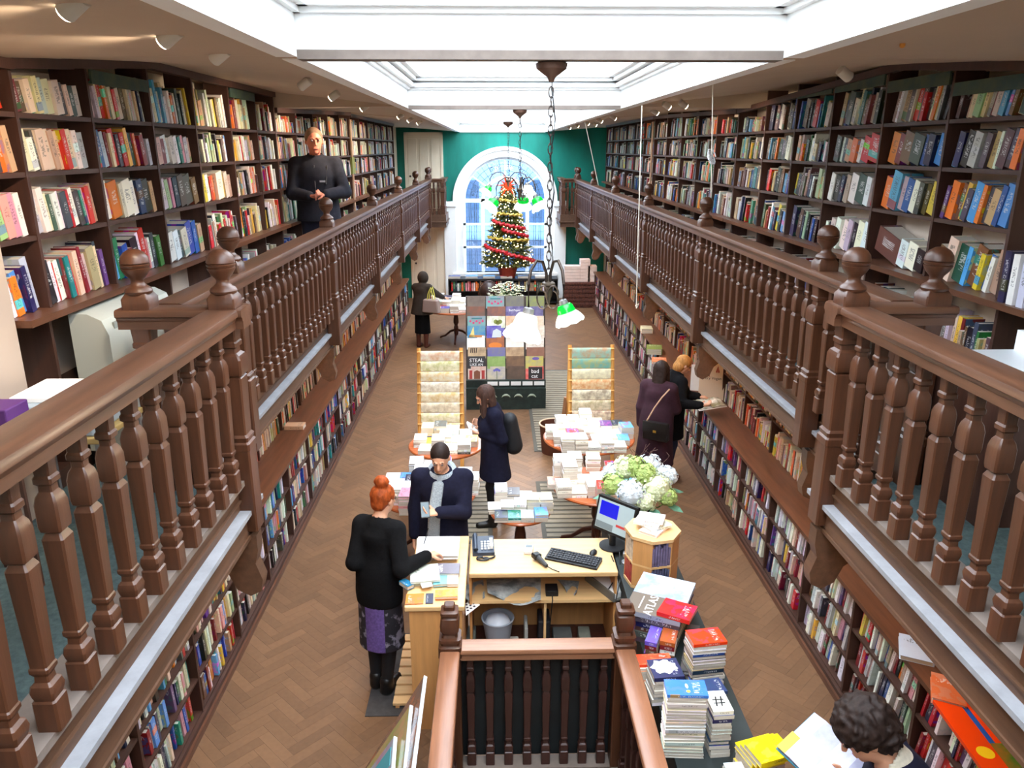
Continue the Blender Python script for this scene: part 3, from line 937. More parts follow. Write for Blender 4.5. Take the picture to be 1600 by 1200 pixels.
# ------------------------------------------------------------ people: smooth bodies from blended limbs
class SDF:
    def __init__(self, lo, hi, res=.010):
        self.res = res
        self.lo = np.array(lo, dtype=np.float32)
        self.n = np.ceil((np.array(hi) - self.lo) / res).astype(int) + 1
        self.D = np.full(self.n, 1.0, dtype=np.float32)
        self.ax = [self.lo[i] + np.arange(self.n[i], dtype=np.float32) * res for i in range(3)]
    def _sub(self, a, b):
        s = []
        for i in range(3):
            i0 = int(max(0, math.floor((a[i] - self.lo[i]) / self.res)))
            i1 = int(min(self.n[i], math.ceil((b[i] - self.lo[i]) / self.res) + 1))
            if i1 <= i0: return None, None
            s.append(slice(i0, i1))
        P = np.meshgrid(*[self.ax[i][s[i]] for i in range(3)], indexing='ij', sparse=True)
        return tuple(s), P
    def _join(self, s, d, k, op):
        o = self.D[s]
        if op == 'add':
            if k > 0:
                h = np.clip(.5 + .5 * (o - d) / k, 0, 1)
                self.D[s] = o + (d - o) * h - k * h * (1 - h)
            else:
                self.D[s] = np.minimum(o, d)
        else:
            self.D[s] = np.maximum(o, -d)
    def cap(self, a, b, ra, rb, k=.03, op='add', sy=1.0, sx=1.0):
        a, b = np.array(a, dtype=np.float32), np.array(b, dtype=np.float32)
        m = max(ra, rb) * max(1, sy, sx) + k + 2 * self.res
        s, P = self._sub(np.minimum(a, b) - m, np.maximum(a, b) + m)
        if s is None: return
        sc = np.array([1 / sx, 1 / sy, 1], dtype=np.float32)
        ba = (b - a) * sc
        L = float((ba ** 2).sum()) + 1e-9
        q = [(P[i] - a[i]) * sc[i] for i in range(3)]
        t = np.clip((q[0] * ba[0] + q[1] * ba[1] + q[2] * ba[2]) / L, 0, 1)
        d = np.sqrt(sum((q[i] - t * ba[i]) ** 2 for i in range(3))) - (ra + (rb - ra) * t)
        self._join(s, (d * min(1, sx, sy)).astype(np.float32), k, op)
    def ell(self, c, r, M=None, k=.02, op='add'):
        c = np.array(c, dtype=np.float32)
        m = max(r) + k + 2 * self.res
        s, P = self._sub(c - m, c + m)
        if s is None: return
        q = [P[i] - c[i] for i in range(3)]
        if M is not None:
            A = np.array(M.transposed())
            q = [A[i][0] * q[0] + A[i][1] * q[1] + A[i][2] * q[2] for i in range(3)]
        k0 = np.sqrt(sum((q[i] / r[i]) ** 2 for i in range(3))) + 1e-6
        k1 = np.sqrt(sum((q[i] / r[i] ** 2) ** 2 for i in range(3))) + 1e-6
        self._join(s, (k0 * (k0 - 1) / k1).astype(np.float32), k, op)
    def cut(self, nrm, off):
        P = np.meshgrid(*self.ax, indexing='ij', sparse=True)
        self.D = np.maximum(self.D, (P[0] * nrm[0] + P[1] * nrm[1] + P[2] * nrm[2] - off).astype(np.float32))
    def bumps(self, amp, f):
        P = np.meshgrid(*self.ax, indexing='ij', sparse=True)
        self.D = self.D + (amp * np.sin(P[0] * f + 1.3 * np.sin(P[1] * f * .7)) * np.sin(P[1] * f * 1.1 + 2 * np.sin(P[2] * f * .6)) * np.sin(P[2] * f * .9 + np.sin(P[0] * f * .8))).astype(np.float32)
    def mesh(self, name, m_):
        D = self.D
        ins = D < 0
        nx, ny, nz = D.shape
        cnt = np.zeros((nx - 1, ny - 1, nz - 1), dtype=np.int8)
        for a in (0, 1):
            for b in (0, 1):
                for c in (0, 1):
                    cnt += ins[a:nx - 1 + a, b:ny - 1 + b, c:nz - 1 + c]
        act = (cnt > 0) & (cnt < 8)
        I = np.argwhere(act)
        idx = np.full(act.shape, -1, dtype=np.int32)
        idx[act] = np.arange(len(I))
        acc = np.zeros((len(I), 3)); w = np.zeros(len(I))
        cor = [(a, b, c) for a in (0, 1) for b in (0, 1) for c in (0, 1)]
        for p in cor:
            for ax_ in range(3):
                if p[ax_]: continue
                q = list(p); q[ax_] = 1
                d0 = D[I[:, 0] + p[0], I[:, 1] + p[1], I[:, 2] + p[2]]
                d1 = D[I[:, 0] + q[0], I[:, 1] + q[1], I[:, 2] + q[2]]
                x = (d0 < 0) != (d1 < 0)
                t = np.where(x, d0 / np.where(x, d0 - d1, 1), 0)
                pt = np.tile(np.array(p, dtype=float), (len(I), 1)); pt[:, ax_] += t
                acc[x] += pt[x]; w[x] += 1
        V = self.lo + (I + acc / w[:, None]) * self.res
        Fs = []
        for ax_ in range(3):
            o1, o2 = (ax_ + 1) % 3, (ax_ + 2) % 3
            a = [slice(None)] * 3; b = [slice(None)] * 3
            a[ax_] = slice(0, -1); b[ax_] = slice(1, None)
            ch = ins[tuple(a)] != ins[tuple(b)]
            E = np.argwhere(ch)
            E = E[(E[:, o1] > 0) & (E[:, o2] > 0) & (E[:, o1] < D.shape[o1] - 1) & (E[:, o2] < D.shape[o2] - 1)]
            if not len(E): continue
            flip = ins[tuple(a)][E[:, 0], E[:, 1], E[:, 2]]
            qs = []
            for (d1, d2) in ((-1, -1), (0, -1), (0, 0), (-1, 0)):
                T_ = E.copy(); T_[:, o1] += d1; T_[:, o2] += d2
                qs.append(idx[T_[:, 0], T_[:, 1], T_[:, 2]])
            q = np.stack(qs, 1)
            q[~flip] = q[~flip][:, ::-1]
            Fs.append(q)
        Fq = np.concatenate(Fs)
        Fq = Fq[(Fq >= 0).all(1)]
        me = bpy.data.meshes.new(name)
        me.vertices.add(len(V)); me.vertices.foreach_set('co', V.astype(np.float32).reshape(-1))
        me.loops.add(len(Fq) * 4); me.loops.foreach_set('vertex_index', Fq.reshape(-1).astype(np.int32))
        me.polygons.add(len(Fq)); me.polygons.foreach_set('loop_start', np.arange(0, len(Fq) * 4, 4, dtype=np.int32))
        me.materials.append(m_)
        me.update(calc_edges=True); me.validate()
        me.polygons.foreach_set('use_smooth', [True] * len(me.polygons))
        return me

def ik(sh, wr, l1, l2, pole):
    d = wr - sh
    L = min(d.length, (l1 + l2) * .995)
    dn = d.normalized()
    wr = sh + dn * L
    a = (l1 * l1 - l2 * l2 + L * L) / (2 * L)
    h = math.sqrt(max(0, l1 * l1 - a * a))
    p = pole - dn * pole.dot(dn)
    p.normalize()
    return sh + dn * a + p * h, wr

def hand(sd, wr, d, nrm, side, curl=.5, k=.006):
    """palm, four fingers of different lengths and a thumb; side = +1 when the thumb lies on the +across side"""
    d = d.normalized()
    nrm = (nrm - d * nrm.dot(d)).normalized()
    ac = d.cross(nrm) * side
    for i in range(4):
        o = ac * ((1.5 - i) * .019)
        sd.cap(wr + o * .7, wr + d * .082 + o, .015, .0125, .014)
        L = (.036, .041, .038, .030)[i]
        b0 = wr + d * .082 + o
        d1 = (d * math.cos(curl) + nrm * math.sin(curl)).normalized()
        b1 = b0 + d1 * L
        d2 = (d * math.cos(curl * 2.1) + nrm * math.sin(curl * 2.1)).normalized()
        b2 = b1 + d2 * L * .85
        sd.cap(b0, b1, .0115, .010, k)
        sd.cap(b1, b2, .010, .008, k)
    t0 = wr + d * .028 + ac * .030
    t1 = t0 + (d * .55 + ac * .62 + nrm * .45).normalized() * .042
    t2 = t1 + (d * .85 + ac * .12 + nrm * .45).normalized() * .034
    sd.cap(t0, t1, .0145, .0115, .008); sd.cap(t1, t2, .0115, .009, k)

FACE = {}
def figure(label, loc, rz, h=1.75, lean=0, nod=0, turn=0, arms=None, skin=M_SKIN, hk=1.0, skirt=None, coat=None, legs=None, shoes=None, hair=None, female=False, feet=None, fat=1.0, res=.0095, extra=None, kind='person', legs_dx=None):
    """a standing person; local axes: faces -y, +x is the person's left, z up from the feet"""
    q = h / 1.75
    W_ = Matrix.Translation(Vector(loc)) @ Matrix.Rotation(rz, 4, 'Z')
    Wi = W_.inverted()
    V = lambda x, y, z: Vector((x * q, y * q, z * q))
    piv = V(0, 0, .96)
    Lm = Matrix.Translation(piv) @ Matrix.Rotation(lean, 4, 'X') @ Matrix.Translation(-piv)
    U = lambda x, y, z: Lm @ V(x, y, z)
    sw = (.148 if female else .168) * fat
    sh = {1: U(sw, .01, 1.405), -1: U(-sw, .01, 1.405)}
    neck0, neck1 = U(0, .015, 1.43), U(0, -.005, 1.53)
    HM = Matrix.Rotation(lean * .6 + nod, 3, 'X')
    HM = (Matrix.Rotation(turn, 3, 'Z') @ HM)
    hc = neck1 + HM @ V(0, -.018, .095)
    ft = feet or {1: V(.10, 0, 0), -1: V(-.10, .02, 0)}
    hip = {s: V(s * .088, 0, .92) for s in (1, -1)}
    ank = {s: ft[s] + V(0, .03, .085) for s in (1, -1)}
    knee = {s: (hip[s] + ank[s]) / 2 + V(s * .008, -.03, .02) for s in (1, -1)}
    el, wr, hd, hn, hcurl = {}, {}, {}, {}, {}
    for s in (1, -1):
        a = (arms or {}).get(s)
        if a is None:
            w = U(s * (sw + .06), -.03, .86); pole = Vector((s * .6, .8, 0)); dv = Vector((0, -.1, -1)); nv = Vector((-s, 0, 0)); cu = .35
        else:
            w = Wi @ Vector(a[0]); pole = Vector(a[1]); dv = Wi.to_3x3() @ Vector(a[2]); nv = Wi.to_3x3() @ Vector(a[3]); cu = a[4]
        el[s], wr[s] = ik(sh[s], w, .29 * q, .255 * q, pole)
        hd[s], hn[s], hcurl[s] = dv, nv, cu
    pts = [sh[1], sh[-1], hc, ft[1], ft[-1]] + list(el.values()) + list(wr.values())
    lo = Vector([min(p[i] for p in pts) - .26 for i in range(3)]); lo.z = -.02
    hi = Vector([max(p[i] for p in pts) + .26 for i in range(3)])
    def torso(sd, e=0.0, low=.90):
        sd.cap(U(0, 0, low), U(0, 0, 1.06), .150 * q * fat + e, .128 * q * fat + e, .05, sy=.74)
        sd.cap(U(0, 0, 1.06), U(0, -.005, 1.29), .128 * q * fat + e, .158 * q * fat + e, .06, sy=.70)
        sd.cap(sh[1], sh[-1], .046 * q + e * .8, .046 * q + e * .8, .05)
        for s in (1, -1):
            sd.cap(neck0 + Vector((0, .01, .01)), sh[s], .042 * q + e * .5, .036 * q + e * .6, .04)
        if female:
            for s in (1, -1):
                sd.ell(U(s * .075, -.085, 1.25), (.068 * q + e, .06 * q + e, .07 * q + e), None, .04)
        sd.cap(U(0, .02, 1.36), neck0, .085 * q + e, .055 * q + e * .6, .05)
    # ---- body: one continuous surface
    sd = SDF(lo, hi, res)
    torso(sd)
    sd.cap(neck0, neck1 + (hc - neck1) * .3, .054 * q, .050 * q, .03)
    hs = q ** .4 * hk
    sd.ell(hc + HM @ Vector((0, .012, .022)) * hs, (.074 * hs, .093 * hs, .088 * hs), HM, .03)
    sd.ell(hc + HM @ Vector((0, -.028, -.045)) * hs, (.054 * hs, .060 * hs, .066 * hs), HM, .035)
    sd.cap(hc + HM @ Vector((0, -.086, .012)) * hs, hc + HM @ Vector((0, -.108, -.026)) * hs, .009, .0145, .012)
    for s in (1, -1):
        sd.ell(hc + HM @ Vector((s * .075, .008, -.008)) * hs, (.010, .020, .031), HM, .006)
        sd.ell(hc + HM @ Vector((s * .031, -.098, .012)) * hs, (.016, .014, .011), HM, 0, 'sub')
        sd.cap(hc + HM @ Vector((s * .016, -.090, .030)) * hs, hc + HM @ Vector((s * .048, -.080, .030)) * hs, .008, .007, .012)
    sd.cap(hc + HM @ Vector((-.020, -.082, -.058)) * hs, hc + HM @ Vector((.020, -.082, -.058)) * hs, .010, .010, .008)
    sd.ell(hc + HM @ Vector((0, -.072, -.092)) * hs, (.022, .018, .016), HM, .02)
    for s in (1, -1):
        sd.cap(sh[s], el[s], .050 * q, .040 * q, .035)
        sd.cap(el[s], wr[s], .040 * q, .027 * q, .02)
        hand(sd, wr[s], hd[s], hn[s], s, hcurl[s])
        sd.cap(hip[s], knee[s], .088 * q, .058 * q, .04)
        sd.cap(knee[s], ank[s], .056 * q, .038 * q, .03)
        f0 = ft[s]
        sd.cap(ank[s] - Vector((0, -.01, .035)), f0 + V(0, -.12, .035), .036 * q, .026 * q, .03)
    root = ob('person', sd.mesh('person', skin), label=label, cat='person')
    root.matrix_world = W_
    ctx = dict(root=root, U=U, V=V, q=q, hc=hc, HM=HM, hs=hs, lo=lo, hi=hi, sh=sh, el=el, wr=wr, hip=hip, knee=knee, ank=ank, ft=ft, torso=torso, neck0=neck0, neck1=neck1, Wi=Wi, W=W_, res=res, hd=hd)
    # eyes and brows, mouth
    me_ = MB()
    for s in (1, -1):
        me_.ball(hc + HM @ Vector((s * .031, -.084, .011)) * hs, .0115, 10)
    build(me_, 'eyes', mat_once('eye_white', (120, 105, 100), .3), root)
    mo = MB(); mo.tube([hc + HM @ Vector((x, -.0925 + abs(x) * .3, -.060)) * hs for x in (-.022, -.01, 0, .01, .022)], [.002, .004, .0045, .004, .002], 6)
    build(mo, 'mouth', mat_once('lips', (150, 78, 72), .5), root)
    if hair:
        br = MB()
        for s in (1, -1):
            br.tube([hc + HM @ Vector((s * x, -.093 + x * .25, .033 - abs(x - .03) * .2)) * hs for x in (.014, .03, .05)], [.0035, .0045, .002], 6)
        build(br, 'eyebrows', hair[0], root)
    if coat:
        m_, hem, e, flare, nm = coat['mat'], coat['hem'], coat.get('e', .018), coat.get('flare', 0), coat.get('name', 'coat')
        sd = SDF(lo, hi, res)
        torso(sd, e, max(hem, .9) if hem > .9 else .9)
        if hem < .92:
            zt = .96
            sd.cap(U(0, 0, 1.02), V(0, flare * .2, hem), .145 * q * fat + e, .155 * q * fat + e + flare, .06, sy=.78)
        for s in (1, -1):
            sd.cap(sh[s], el[s], .050 * q + e * .8, .043 * q + e * .8, .035)
            w = el[s] + (wr[s] - el[s]) * .93
            sd.cap(el[s], w, .043 * q + e * .8, .034 * q + e * .6, .02)
        if coat.get('collar'):
            sd.cap(U(0, .02, 1.42), neck0 + (neck1 - neck0) * .55, .085 * q, .074 * q, .02)
        if coat.get('hood'):
            sd.ell(U(0, .085, 1.46), (.13 * q, .075 * q, .085 * q), None, .03)
        if coat.get('fn'):
            coat['fn'](sd, ctx)
        sd.cut((0, 0, -1), -hem * q)
        # neck opening
        if not coat.get('collar'):
            sd.cap(neck0 + (neck1 - neck0) * .25 + Vector((0, -.01, 0)), hc, .066 * q, .066 * q, 0, 'sub')
        else:
            sd.cap(neck0 + (neck1 - neck0) * .35, hc, .058 * q, .085 * q, 0, 'sub')
        # cuffs: flat ends
        ob(nm, sd.mesh(nm, m_), root)
    if legs:
        m_, to = legs
        sd = SDF((lo.x, lo.y, -.02), (hi.x, hi.y, 1.12 * q), res)
        sd.cap(V(0, 0, .90), V(0, 0, 1.0), .155 * q * fat, .142 * q * fat, .03, sy=.76)
        for s in (1, -1):
            sd.cap(hip[s], knee[s], .094 * q, .066 * q, .03)
            sd.cap(knee[s], ank[s], .066 * q, (.044 if to == 'slim' else .056) * q, .03)
        sd.cut((0, 0, -1), -.075 * q)
        ob('trousers' if to != 'slim' else 'leggings', sd.mesh('trousers', m_), root)
    if skirt:
        m_, top, hem, r0, r1 = skirt
        sd = SDF((lo.x, lo.y, hem * q - .05), (hi.x, hi.y, top * q + .1), res)
        sd.cap(V(0, 0, top), V(0, 0, hem), r0 * q, r1 * q, .03, sy=.82)
        sd.cut((0, 0, -1), -hem * q); sd.cut((0, 0, 1), top * q)
        ob('skirt', sd.mesh('skirt', m_), root)
    if shoes:
        for s in (1, -1):
            sd = SDF(ft[s] - Vector((.12, .30, .03)), ft[s] + Vector((.12, .2, .36)), .009)
            sd.cap(ft[s] + V(0, .035, .045), ft[s] + V(0, -.135, .034), .046 * q, .038 * q, .02, sx=.95)
            sd.cap(ft[s] + V(0, .03, .05), ank[s] + Vector((0, 0, shoes[1])), .05 * q, .056 * q, .03)
            sd.cut((0, 0, -1), 0.0)
            ob('shoe', sd.mesh('shoe', shoes[0]), root)
    if hair:
        hm, fn = hair
        sd = SDF(hc - Vector((.24, .24, .55)), hc + Vector((.24, .28, .3)), .008)
        E_ = lambda x, y, z: hc + HM @ (Vector((x, y, z)) * hs)
        fn(sd, E_, HM, hs)
        ob('hair', sd.mesh('hair', hm), root)
    if extra:
        extra(ctx)
    return root
ONCE = {}
def mat_once(n_, c, r_=.5, **kw):
    if n_ not in ONCE:
        ONCE[n_] = mat(n_, c, r_, **kw)
    return ONCE[n_]
def hair_short(sd, E, HM, hs):
    sd.ell(E(0, .022, .040), (.081 * hs, .094 * hs, .084 * hs), HM, .01)
    sd.ell(E(0, .05, -.01), (.074 * hs, .062 * hs, .075 * hs), HM, .02)
    sd.ell(E(0, -.085, -.03), (.07, .065, .09), HM, 0, 'sub')
def hair_crop(sd, E, HM, hs):
    sd.ell(E(0, .022, .030), (.0805 * hs, .096 * hs, .0915 * hs), HM, .01)
    sd.ell(E(0, -.10, -.03), (.075, .070, .085), HM, 0, 'sub')
def hair_bun(sd, E, HM, hs):
    sd.ell(E(0, .028, .030), (.086 * hs, .098 * hs, .092 * hs), HM, .01)
    sd.ell(E(0, .052, -.035), (.066 * hs, .055 * hs, .06 * hs), HM, .02)
    sd.ell(E(0, -.09, -.03), (.07, .065, .085), HM, 0, 'sub')
    sd.ell(E(-.012, .075, .135), (.056, .054, .048), HM, .015)
    sd.bumps(.004, 95)
def hair_long(sd, E, HM, hs, L=.30, back=.05):
    sd.ell(E(0, .022, .035), (.086 * hs, .098 * hs, .088 * hs), HM, .01)
    sd.cap(E(0, .06, 0), E(0, .06, 0) + Vector((0, back, -L)), .08, .075, .03, sx=1.1, sy=.7)
    for s in (1, -1):
        sd.cap(E(s * .062, .0, .03), E(s * .075, .0, 0) + Vector((0, -.02, -L * .85)), .034, .03, .02)
    sd.ell(E(0, -.095, -.025), (.058, .07, .085), HM, 0, 'sub')
    sd.bumps(.003, 70)
def hair_bob(sd, E, HM, hs):
    sd.ell(E(0, .018, .034), (.088 * hs, .100 * hs, .090 * hs), HM, .01)
    sd.ell(E(0, .045, -.05), (.084 * hs, .07 * hs, .085 * hs), HM, .02)
    sd.ell(E(0, -.095, -.03), (.058, .07, .09), HM, 0, 'sub')
def hair_curly(sd, E, HM, hs):
    sd.ell(E(0, .025, .045), (.105 * hs, .118 * hs, .105 * hs), HM, .01)
    sd.ell(E(0, .06, -.02), (.088 * hs, .07 * hs, .085 * hs), HM, .02)
    sd.ell(E(0, -.11, -.045), (.075, .085, .095), HM, 0, 'sub')
    sd.bumps(.013, 75)

M_NAVY = mat('navy_wool', (24, 24, 42), .9, spec=.15, var=.25, vscale=30)
M_BLACKW = mat('black_knit', (16, 16, 18), .95, spec=.12, var=.3, vscale=60, bump=.2)
M_CHAR = mat('charcoal_jacket', (40, 40, 48), .85, spec=.12, var=.25, vscale=14)
M_JEAN = mat('dark_jeans', (30, 36, 58), .85, var=.25, vscale=30)
M_TIGHT = mat('black_tights', (16, 15, 18), .8, var=.2, vscale=30)
M_DKBRN = mat('dark_brown_coat', (44, 35, 28), .9, var=.25, vscale=20)
M_MAROON = mat('maroon_wool', (48, 20, 34), .9, var=.25, vscale=20)
M_SHOE = mat('black_leather', (20, 18, 18), .4)
M_SHOEB = mat('brown_leather', (86, 44, 34), .4)
M_HRED = mat('auburn_hair', (150, 68, 26), .62, spec=.22, var=.45, vscale=9, stretch=(6, 6, 1.5), bump=.3)
M_HDRK = mat('dark_hair', (40, 28, 24), .62, spec=.22, var=.4, vscale=9, stretch=(6, 6, 1.5), bump=.3)
M_HBRN = mat('brown_hair', (70, 48, 40), .62, spec=.22, var=.4, vscale=9, stretch=(6, 6, 1.5), bump=.3)
M_HGRY = mat('greying_hair', (120, 92, 74), .62, spec=.22, var=.3, vscale=20)
M_HBLD = mat('blonde_hair', (176, 122, 66), .62, spec=.22, var=.35, vscale=9, stretch=(6, 6, 1.5), bump=.3)

# purple patterned skirt
M_SKIRT = bpy.data.materials.new('floral_skirt'); M_SKIRT.use_nodes = True
T = NT(M_SKIRT); bs = M_SKIRT.node_tree.nodes['Principled BSDF']
tc = T.n('ShaderNodeTexCoord')
n1 = T.n('ShaderNodeTexNoise', i_Scale=16.0, i_Detail=3.0); T.l(tc.outputs['Object'], n1.inputs['Vector'])
n2 = T.n('ShaderNodeTexNoise', i_Scale=60.0, i_Detail=2.0); T.l(tc.outputs['Object'], n2.inputs['Vector'])
r1 = T.n('ShaderNodeMapRange', i_1=.54, i_2=.62); T.l(n1.outputs['Fac'], r1.inputs[0])
ma = T.n('ShaderNodeMix', data_type='RGBA'); T.l(r1.outputs[0], ma.inputs[0]); ma.inputs[6].default_value = lin((26, 24, 32)); ma.inputs[7].default_value = lin((128, 124, 140))
mb_ = T.n('ShaderNodeMix', data_type='RGBA'); T.l(n2.outputs['Fac'], mb_.inputs[0]); mb_.inputs[6].default_value = lin((56, 40, 92)); mb_.inputs[7].default_value = lin((118, 92, 164))
sp_ = T.n('ShaderNodeSeparateXYZ'); T.l(tc.outputs['Object'], sp_.inputs[0])
b1 = T.n('ShaderNodeMath', operation='ADD', i_1=.025); T.l(sp_.outputs['X'], b1.inputs[0])
b2 = T.n('ShaderNodeMath', operation='ABSOLUTE'); T.l(b1.outputs[0], b2.inputs[0])
b3 = T.n('ShaderNodeMath', operation='LESS_THAN', i_1=.075); T.l(b2.outputs[0], b3.inputs[0])
mc = T.n('ShaderNodeMix', data_type='RGBA'); T.l(b3.outputs[0], mc.inputs[0]); T.l(ma.outputs[2], mc.inputs[6]); T.l(mb_.outputs[2], mc.inputs[7])
T.l(mc.outputs[2], bs.inputs['Base Color']); bs.inputs['Roughness'].default_value = .85

# 1 shop assistant with auburn bun
def ex_red(c):
    mb = MB()
    for r_, z_ in ((.070, .012), (.078, -.004), (.086, -.018)):
        mb.tube([c['neck0'] + Vector((math.cos(t * .4488) * r_, math.sin(t * .4488) * r_ * .9 - .004, z_ + .02 * math.sin(t * .4488))) for t in range(14)], .012, 8, closed=True)
    build(mb, 'collar', mat('patterned_collar', (150, 146, 140), .8, col2=(50, 48, 50), vscale=60), c['root'])
    cu = MB()
    w, e = c['wr'][-1], c['el'][-1]
    d = (w - e).normalized()
    cu.tube([w - d * .045, w - d * .02, w + d * .005], [.036, .037, .035], 14)
    build(cu, 'shirt_cuff', mat('lilac_cuff', (170, 160, 220), .8), c['root'])
figure('person with an auburn bun, black jumper and purple skirt writing at the counter', (-.895, 5.16, 0), R(158), 1.73, lean=R(7), nod=R(14), turn=R(-16), female=True, fat=.98,
       arms={-1: (px(668, 868, z=1.16), (-.4, .6, -1), (.75, .65, -.15), (-.1, -.2, -1), .55), 1: (px(640, 868, z=1.12) + Vector((-.18, .0, 0)), (.02, .6, -1), (.9, .4, -.1), (0, 0, -1), .3)},
       coat=dict(mat=M_BLACKW, hem=.80, e=.024, flare=.0, name='jumper'), skirt=(M_SKIRT, .84, .42, .175, .185), legs=(M_TIGHT, 'slim'), shoes=(M_SHOE, .03), hair=(M_HRED, hair_bun), extra=ex_red, feet={1: Vector((.055, 0, 0)), -1: Vector((-.055, .03, 0))})

# 2 customer with a grey scarf and a telephone
def ex_scarf(c):
    m_ = mat('grey_knit_scarf', (150, 158, 164), .95, var=.3, vscale=14, stretch=(8, 1, 8), bump=.35)
    sd = SDF(c['neck0'] - Vector((.25, .3, .65)), c['neck0'] + Vector((.25, .25, .2)), .0085)
    n0, n1 = c['neck0'], c['neck1']
    k = 22
    ring = [n0 + Vector((math.cos(2 * PI * i / k) * .092, math.sin(2 * PI * i / k) * .088 - .005, .035 + .035 * math.sin(2 * PI * i / k))) for i in range(k)]
    for i in range(k):
        sd.cap(ring[i], ring[(i + 1) % k], .030, .030, .012)
    ring = [n0 + Vector((math.cos(2 * PI * i / k) * .104, math.sin(2 * PI * i / k) * .100 - .012, -.012 + .05 * math.sin(2 * PI * i / k))) for i in range(k)]
    for i in range(k):
        sd.cap(ring[i], ring[(i + 1) % k], .025, .025, .010)
    p0 = n0 + Vector((-.015, -.135, -.035))
    p1 = n0 + Vector((-.04, -.215, -.22)); p2 = n0 + Vector((-.06, -.205, -.50))
    for dx in (-.03, 0, .03):
        o = Vector((dx, 0, 0))
        sd.cap(p0 + o * .8, p1 + o, .024, .022, .012); sd.cap(p1 + o, p2 + o * 1.1, .022, .020, .012)
    s_ = ob('scarf', sd.mesh('scarf', m_), c['root'])
    fr = MB()
    for i in range(9):
        x = -.045 + i * .0112
        fr.tube([p2 + Vector((x, -.002, -.01)), p2 + Vector((x * 1.15, -.006, -.06)), p2 + Vector((x * 1.25, .0, -.105))], [.004, .0035, .003], 5)
    build(fr, 'fringe', m_, s_)
ph = px(664, 800, y=5.66)
figure('person with a grey fringed scarf and dark blue coat looking at a telephone', (-.46, 6.02, 0), R(-4), 1.77, nod=R(26), turn=R(-2), fat=1.12,
       arms={1: (ph + Vector((.10, .06, -.035)), (.9, .5, -.6), (-.9, -.35, .12), (0, -.2, 1), .55), -1: None},
       coat=dict(mat=M_NAVY, hem=.62, e=.026, flare=.015, collar=False), legs=(M_JEAN, 'wide'), shoes=(M_SHOE, .03), hair=(M_HDRK, hair_short), extra=ex_scarf)
tel = ob('telephone_mobile', None, loc=ph + Vector((0, .015, .012)), rot=(R(38), 0, R(8)), label='dark mobile telephone in the hand of the person with the grey scarf', cat='mobile phone')
boxob('body', (-.036, -.072, -.004), (.036, .072, .004), M_BLACK, tel, .003)
boxob('screen', (-.032, -.064, .004), (.032, .064, .0048), mat('phone_screen', (60, 78, 84), .15), tel)

# 3 reader in a navy coat, in profile
def ex_pack(c):
    sd = SDF(c['lo'], c['hi'], .011)
    U = c['U']
    sd.cap(U(.0, .20, 1.28), U(.0, .225, .98), .085, .105, .03, sx=1.35)
    sd.cut((0, 0, -1), -.86 * c['q'])
    ob('rucksack', sd.mesh('rucksack', mat('black_nylon', (20, 20, 24), .7, var=.2)), c['root'])
hp = px(742, 668, y=7.9)
figure('person in a navy coat with a black rucksack reading at the table, in profile', (-.02, 7.92, 0), R(-82), 1.68, nod=R(30), turn=0, female=True, lean=R(3),
       arms={1: (hp + Vector((.07, -.07, -.05)), (.3, .6, -.8), (-.9, .15, .25), (0, .4, 1), .6), -1: (hp + Vector((.08, .07, .02)), (-.3, .6, -.8), (-.9, -.2, .3), (0, -.6, .3), .6)},
       coat=dict(mat=M_NAVY, hem=.62, e=.028, flare=.055, collar=True), legs=(M_TIGHT, 'slim'), shoes=(M_SHOE, .06), hair=(M_HBRN, lambda sd, E, HM, hs: hair_long(sd, E, HM, hs, .24)), extra=ex_pack,
       feet={1: Vector((.08, -.06, 0)), -1: Vector((-.09, .12, 0))})

# 4 hooded figure at the far table
def hoodfn(sd, c):
    sd.ell(c['hc'] + Vector((0, .02, .015)), (.115, .13, .14), None, .02)
    sd.ell(c['hc'] + Vector((0, -.12, -.02)), (.085, .09, .11), None, 0, 'sub')
def ex_bag(c):
    pass
figure('person in a dark hooded coat and boots at the far table, carrying a pale handbag', (-1.55, 16.1, 0), R(162), 1.60, lean=R(8), nod=R(20), female=True, fat=1.15, res=.013,
       arms={-1: (Vector((-1.12, 16.42, 1.02)), (-.6, .5, -1), (.8, .6, -.2), (0, 0, -1), .4), 1: (Vector((-1.42, 16.55, 1.0)), (.6, .5, -1), (.4, .9, -.2), (0, 0, -1), .4)},
       coat=dict(mat=M_DKBRN, hem=.80, e=.035, flare=.05, name='coat', fn=hoodfn), skirt=(M_BLACKW, .9, .34, .17, .19), legs=(M_TIGHT, 'slim'), shoes=(M_SHOEB, .24), hair=(M_HDRK, hair_bob))
hb = ob('handbag', None, loc=(-1.33, 15.86, 0), rot=(0, 0, R(-25)), label='taupe shoulder bag with yellow straps on the hooded person', cat='bag')
mb = MB(); mb.prism([(-.20, .80), (.20, .80), (.165, 1.08), (-.165, 1.08)], -.07, .07, 'y'); q_ = build(mb, 'pouch', mat('taupe_leather', (150, 132, 126), .55), hb, smooth=0)
q_.modifiers.new('bevel', 'BEVEL').width = .02
for y in (-.04, .04):
    mb = MB(); mb.tube([(-.07, y, 1.07), (-.05, y, 1.2), (0, y + .03, 1.33), (.05, y, 1.2), (.07, y, 1.07)], .012, 6)
    build(mb, 'strap', mat_once('lime_strap', (206, 200, 96), .6), hb)

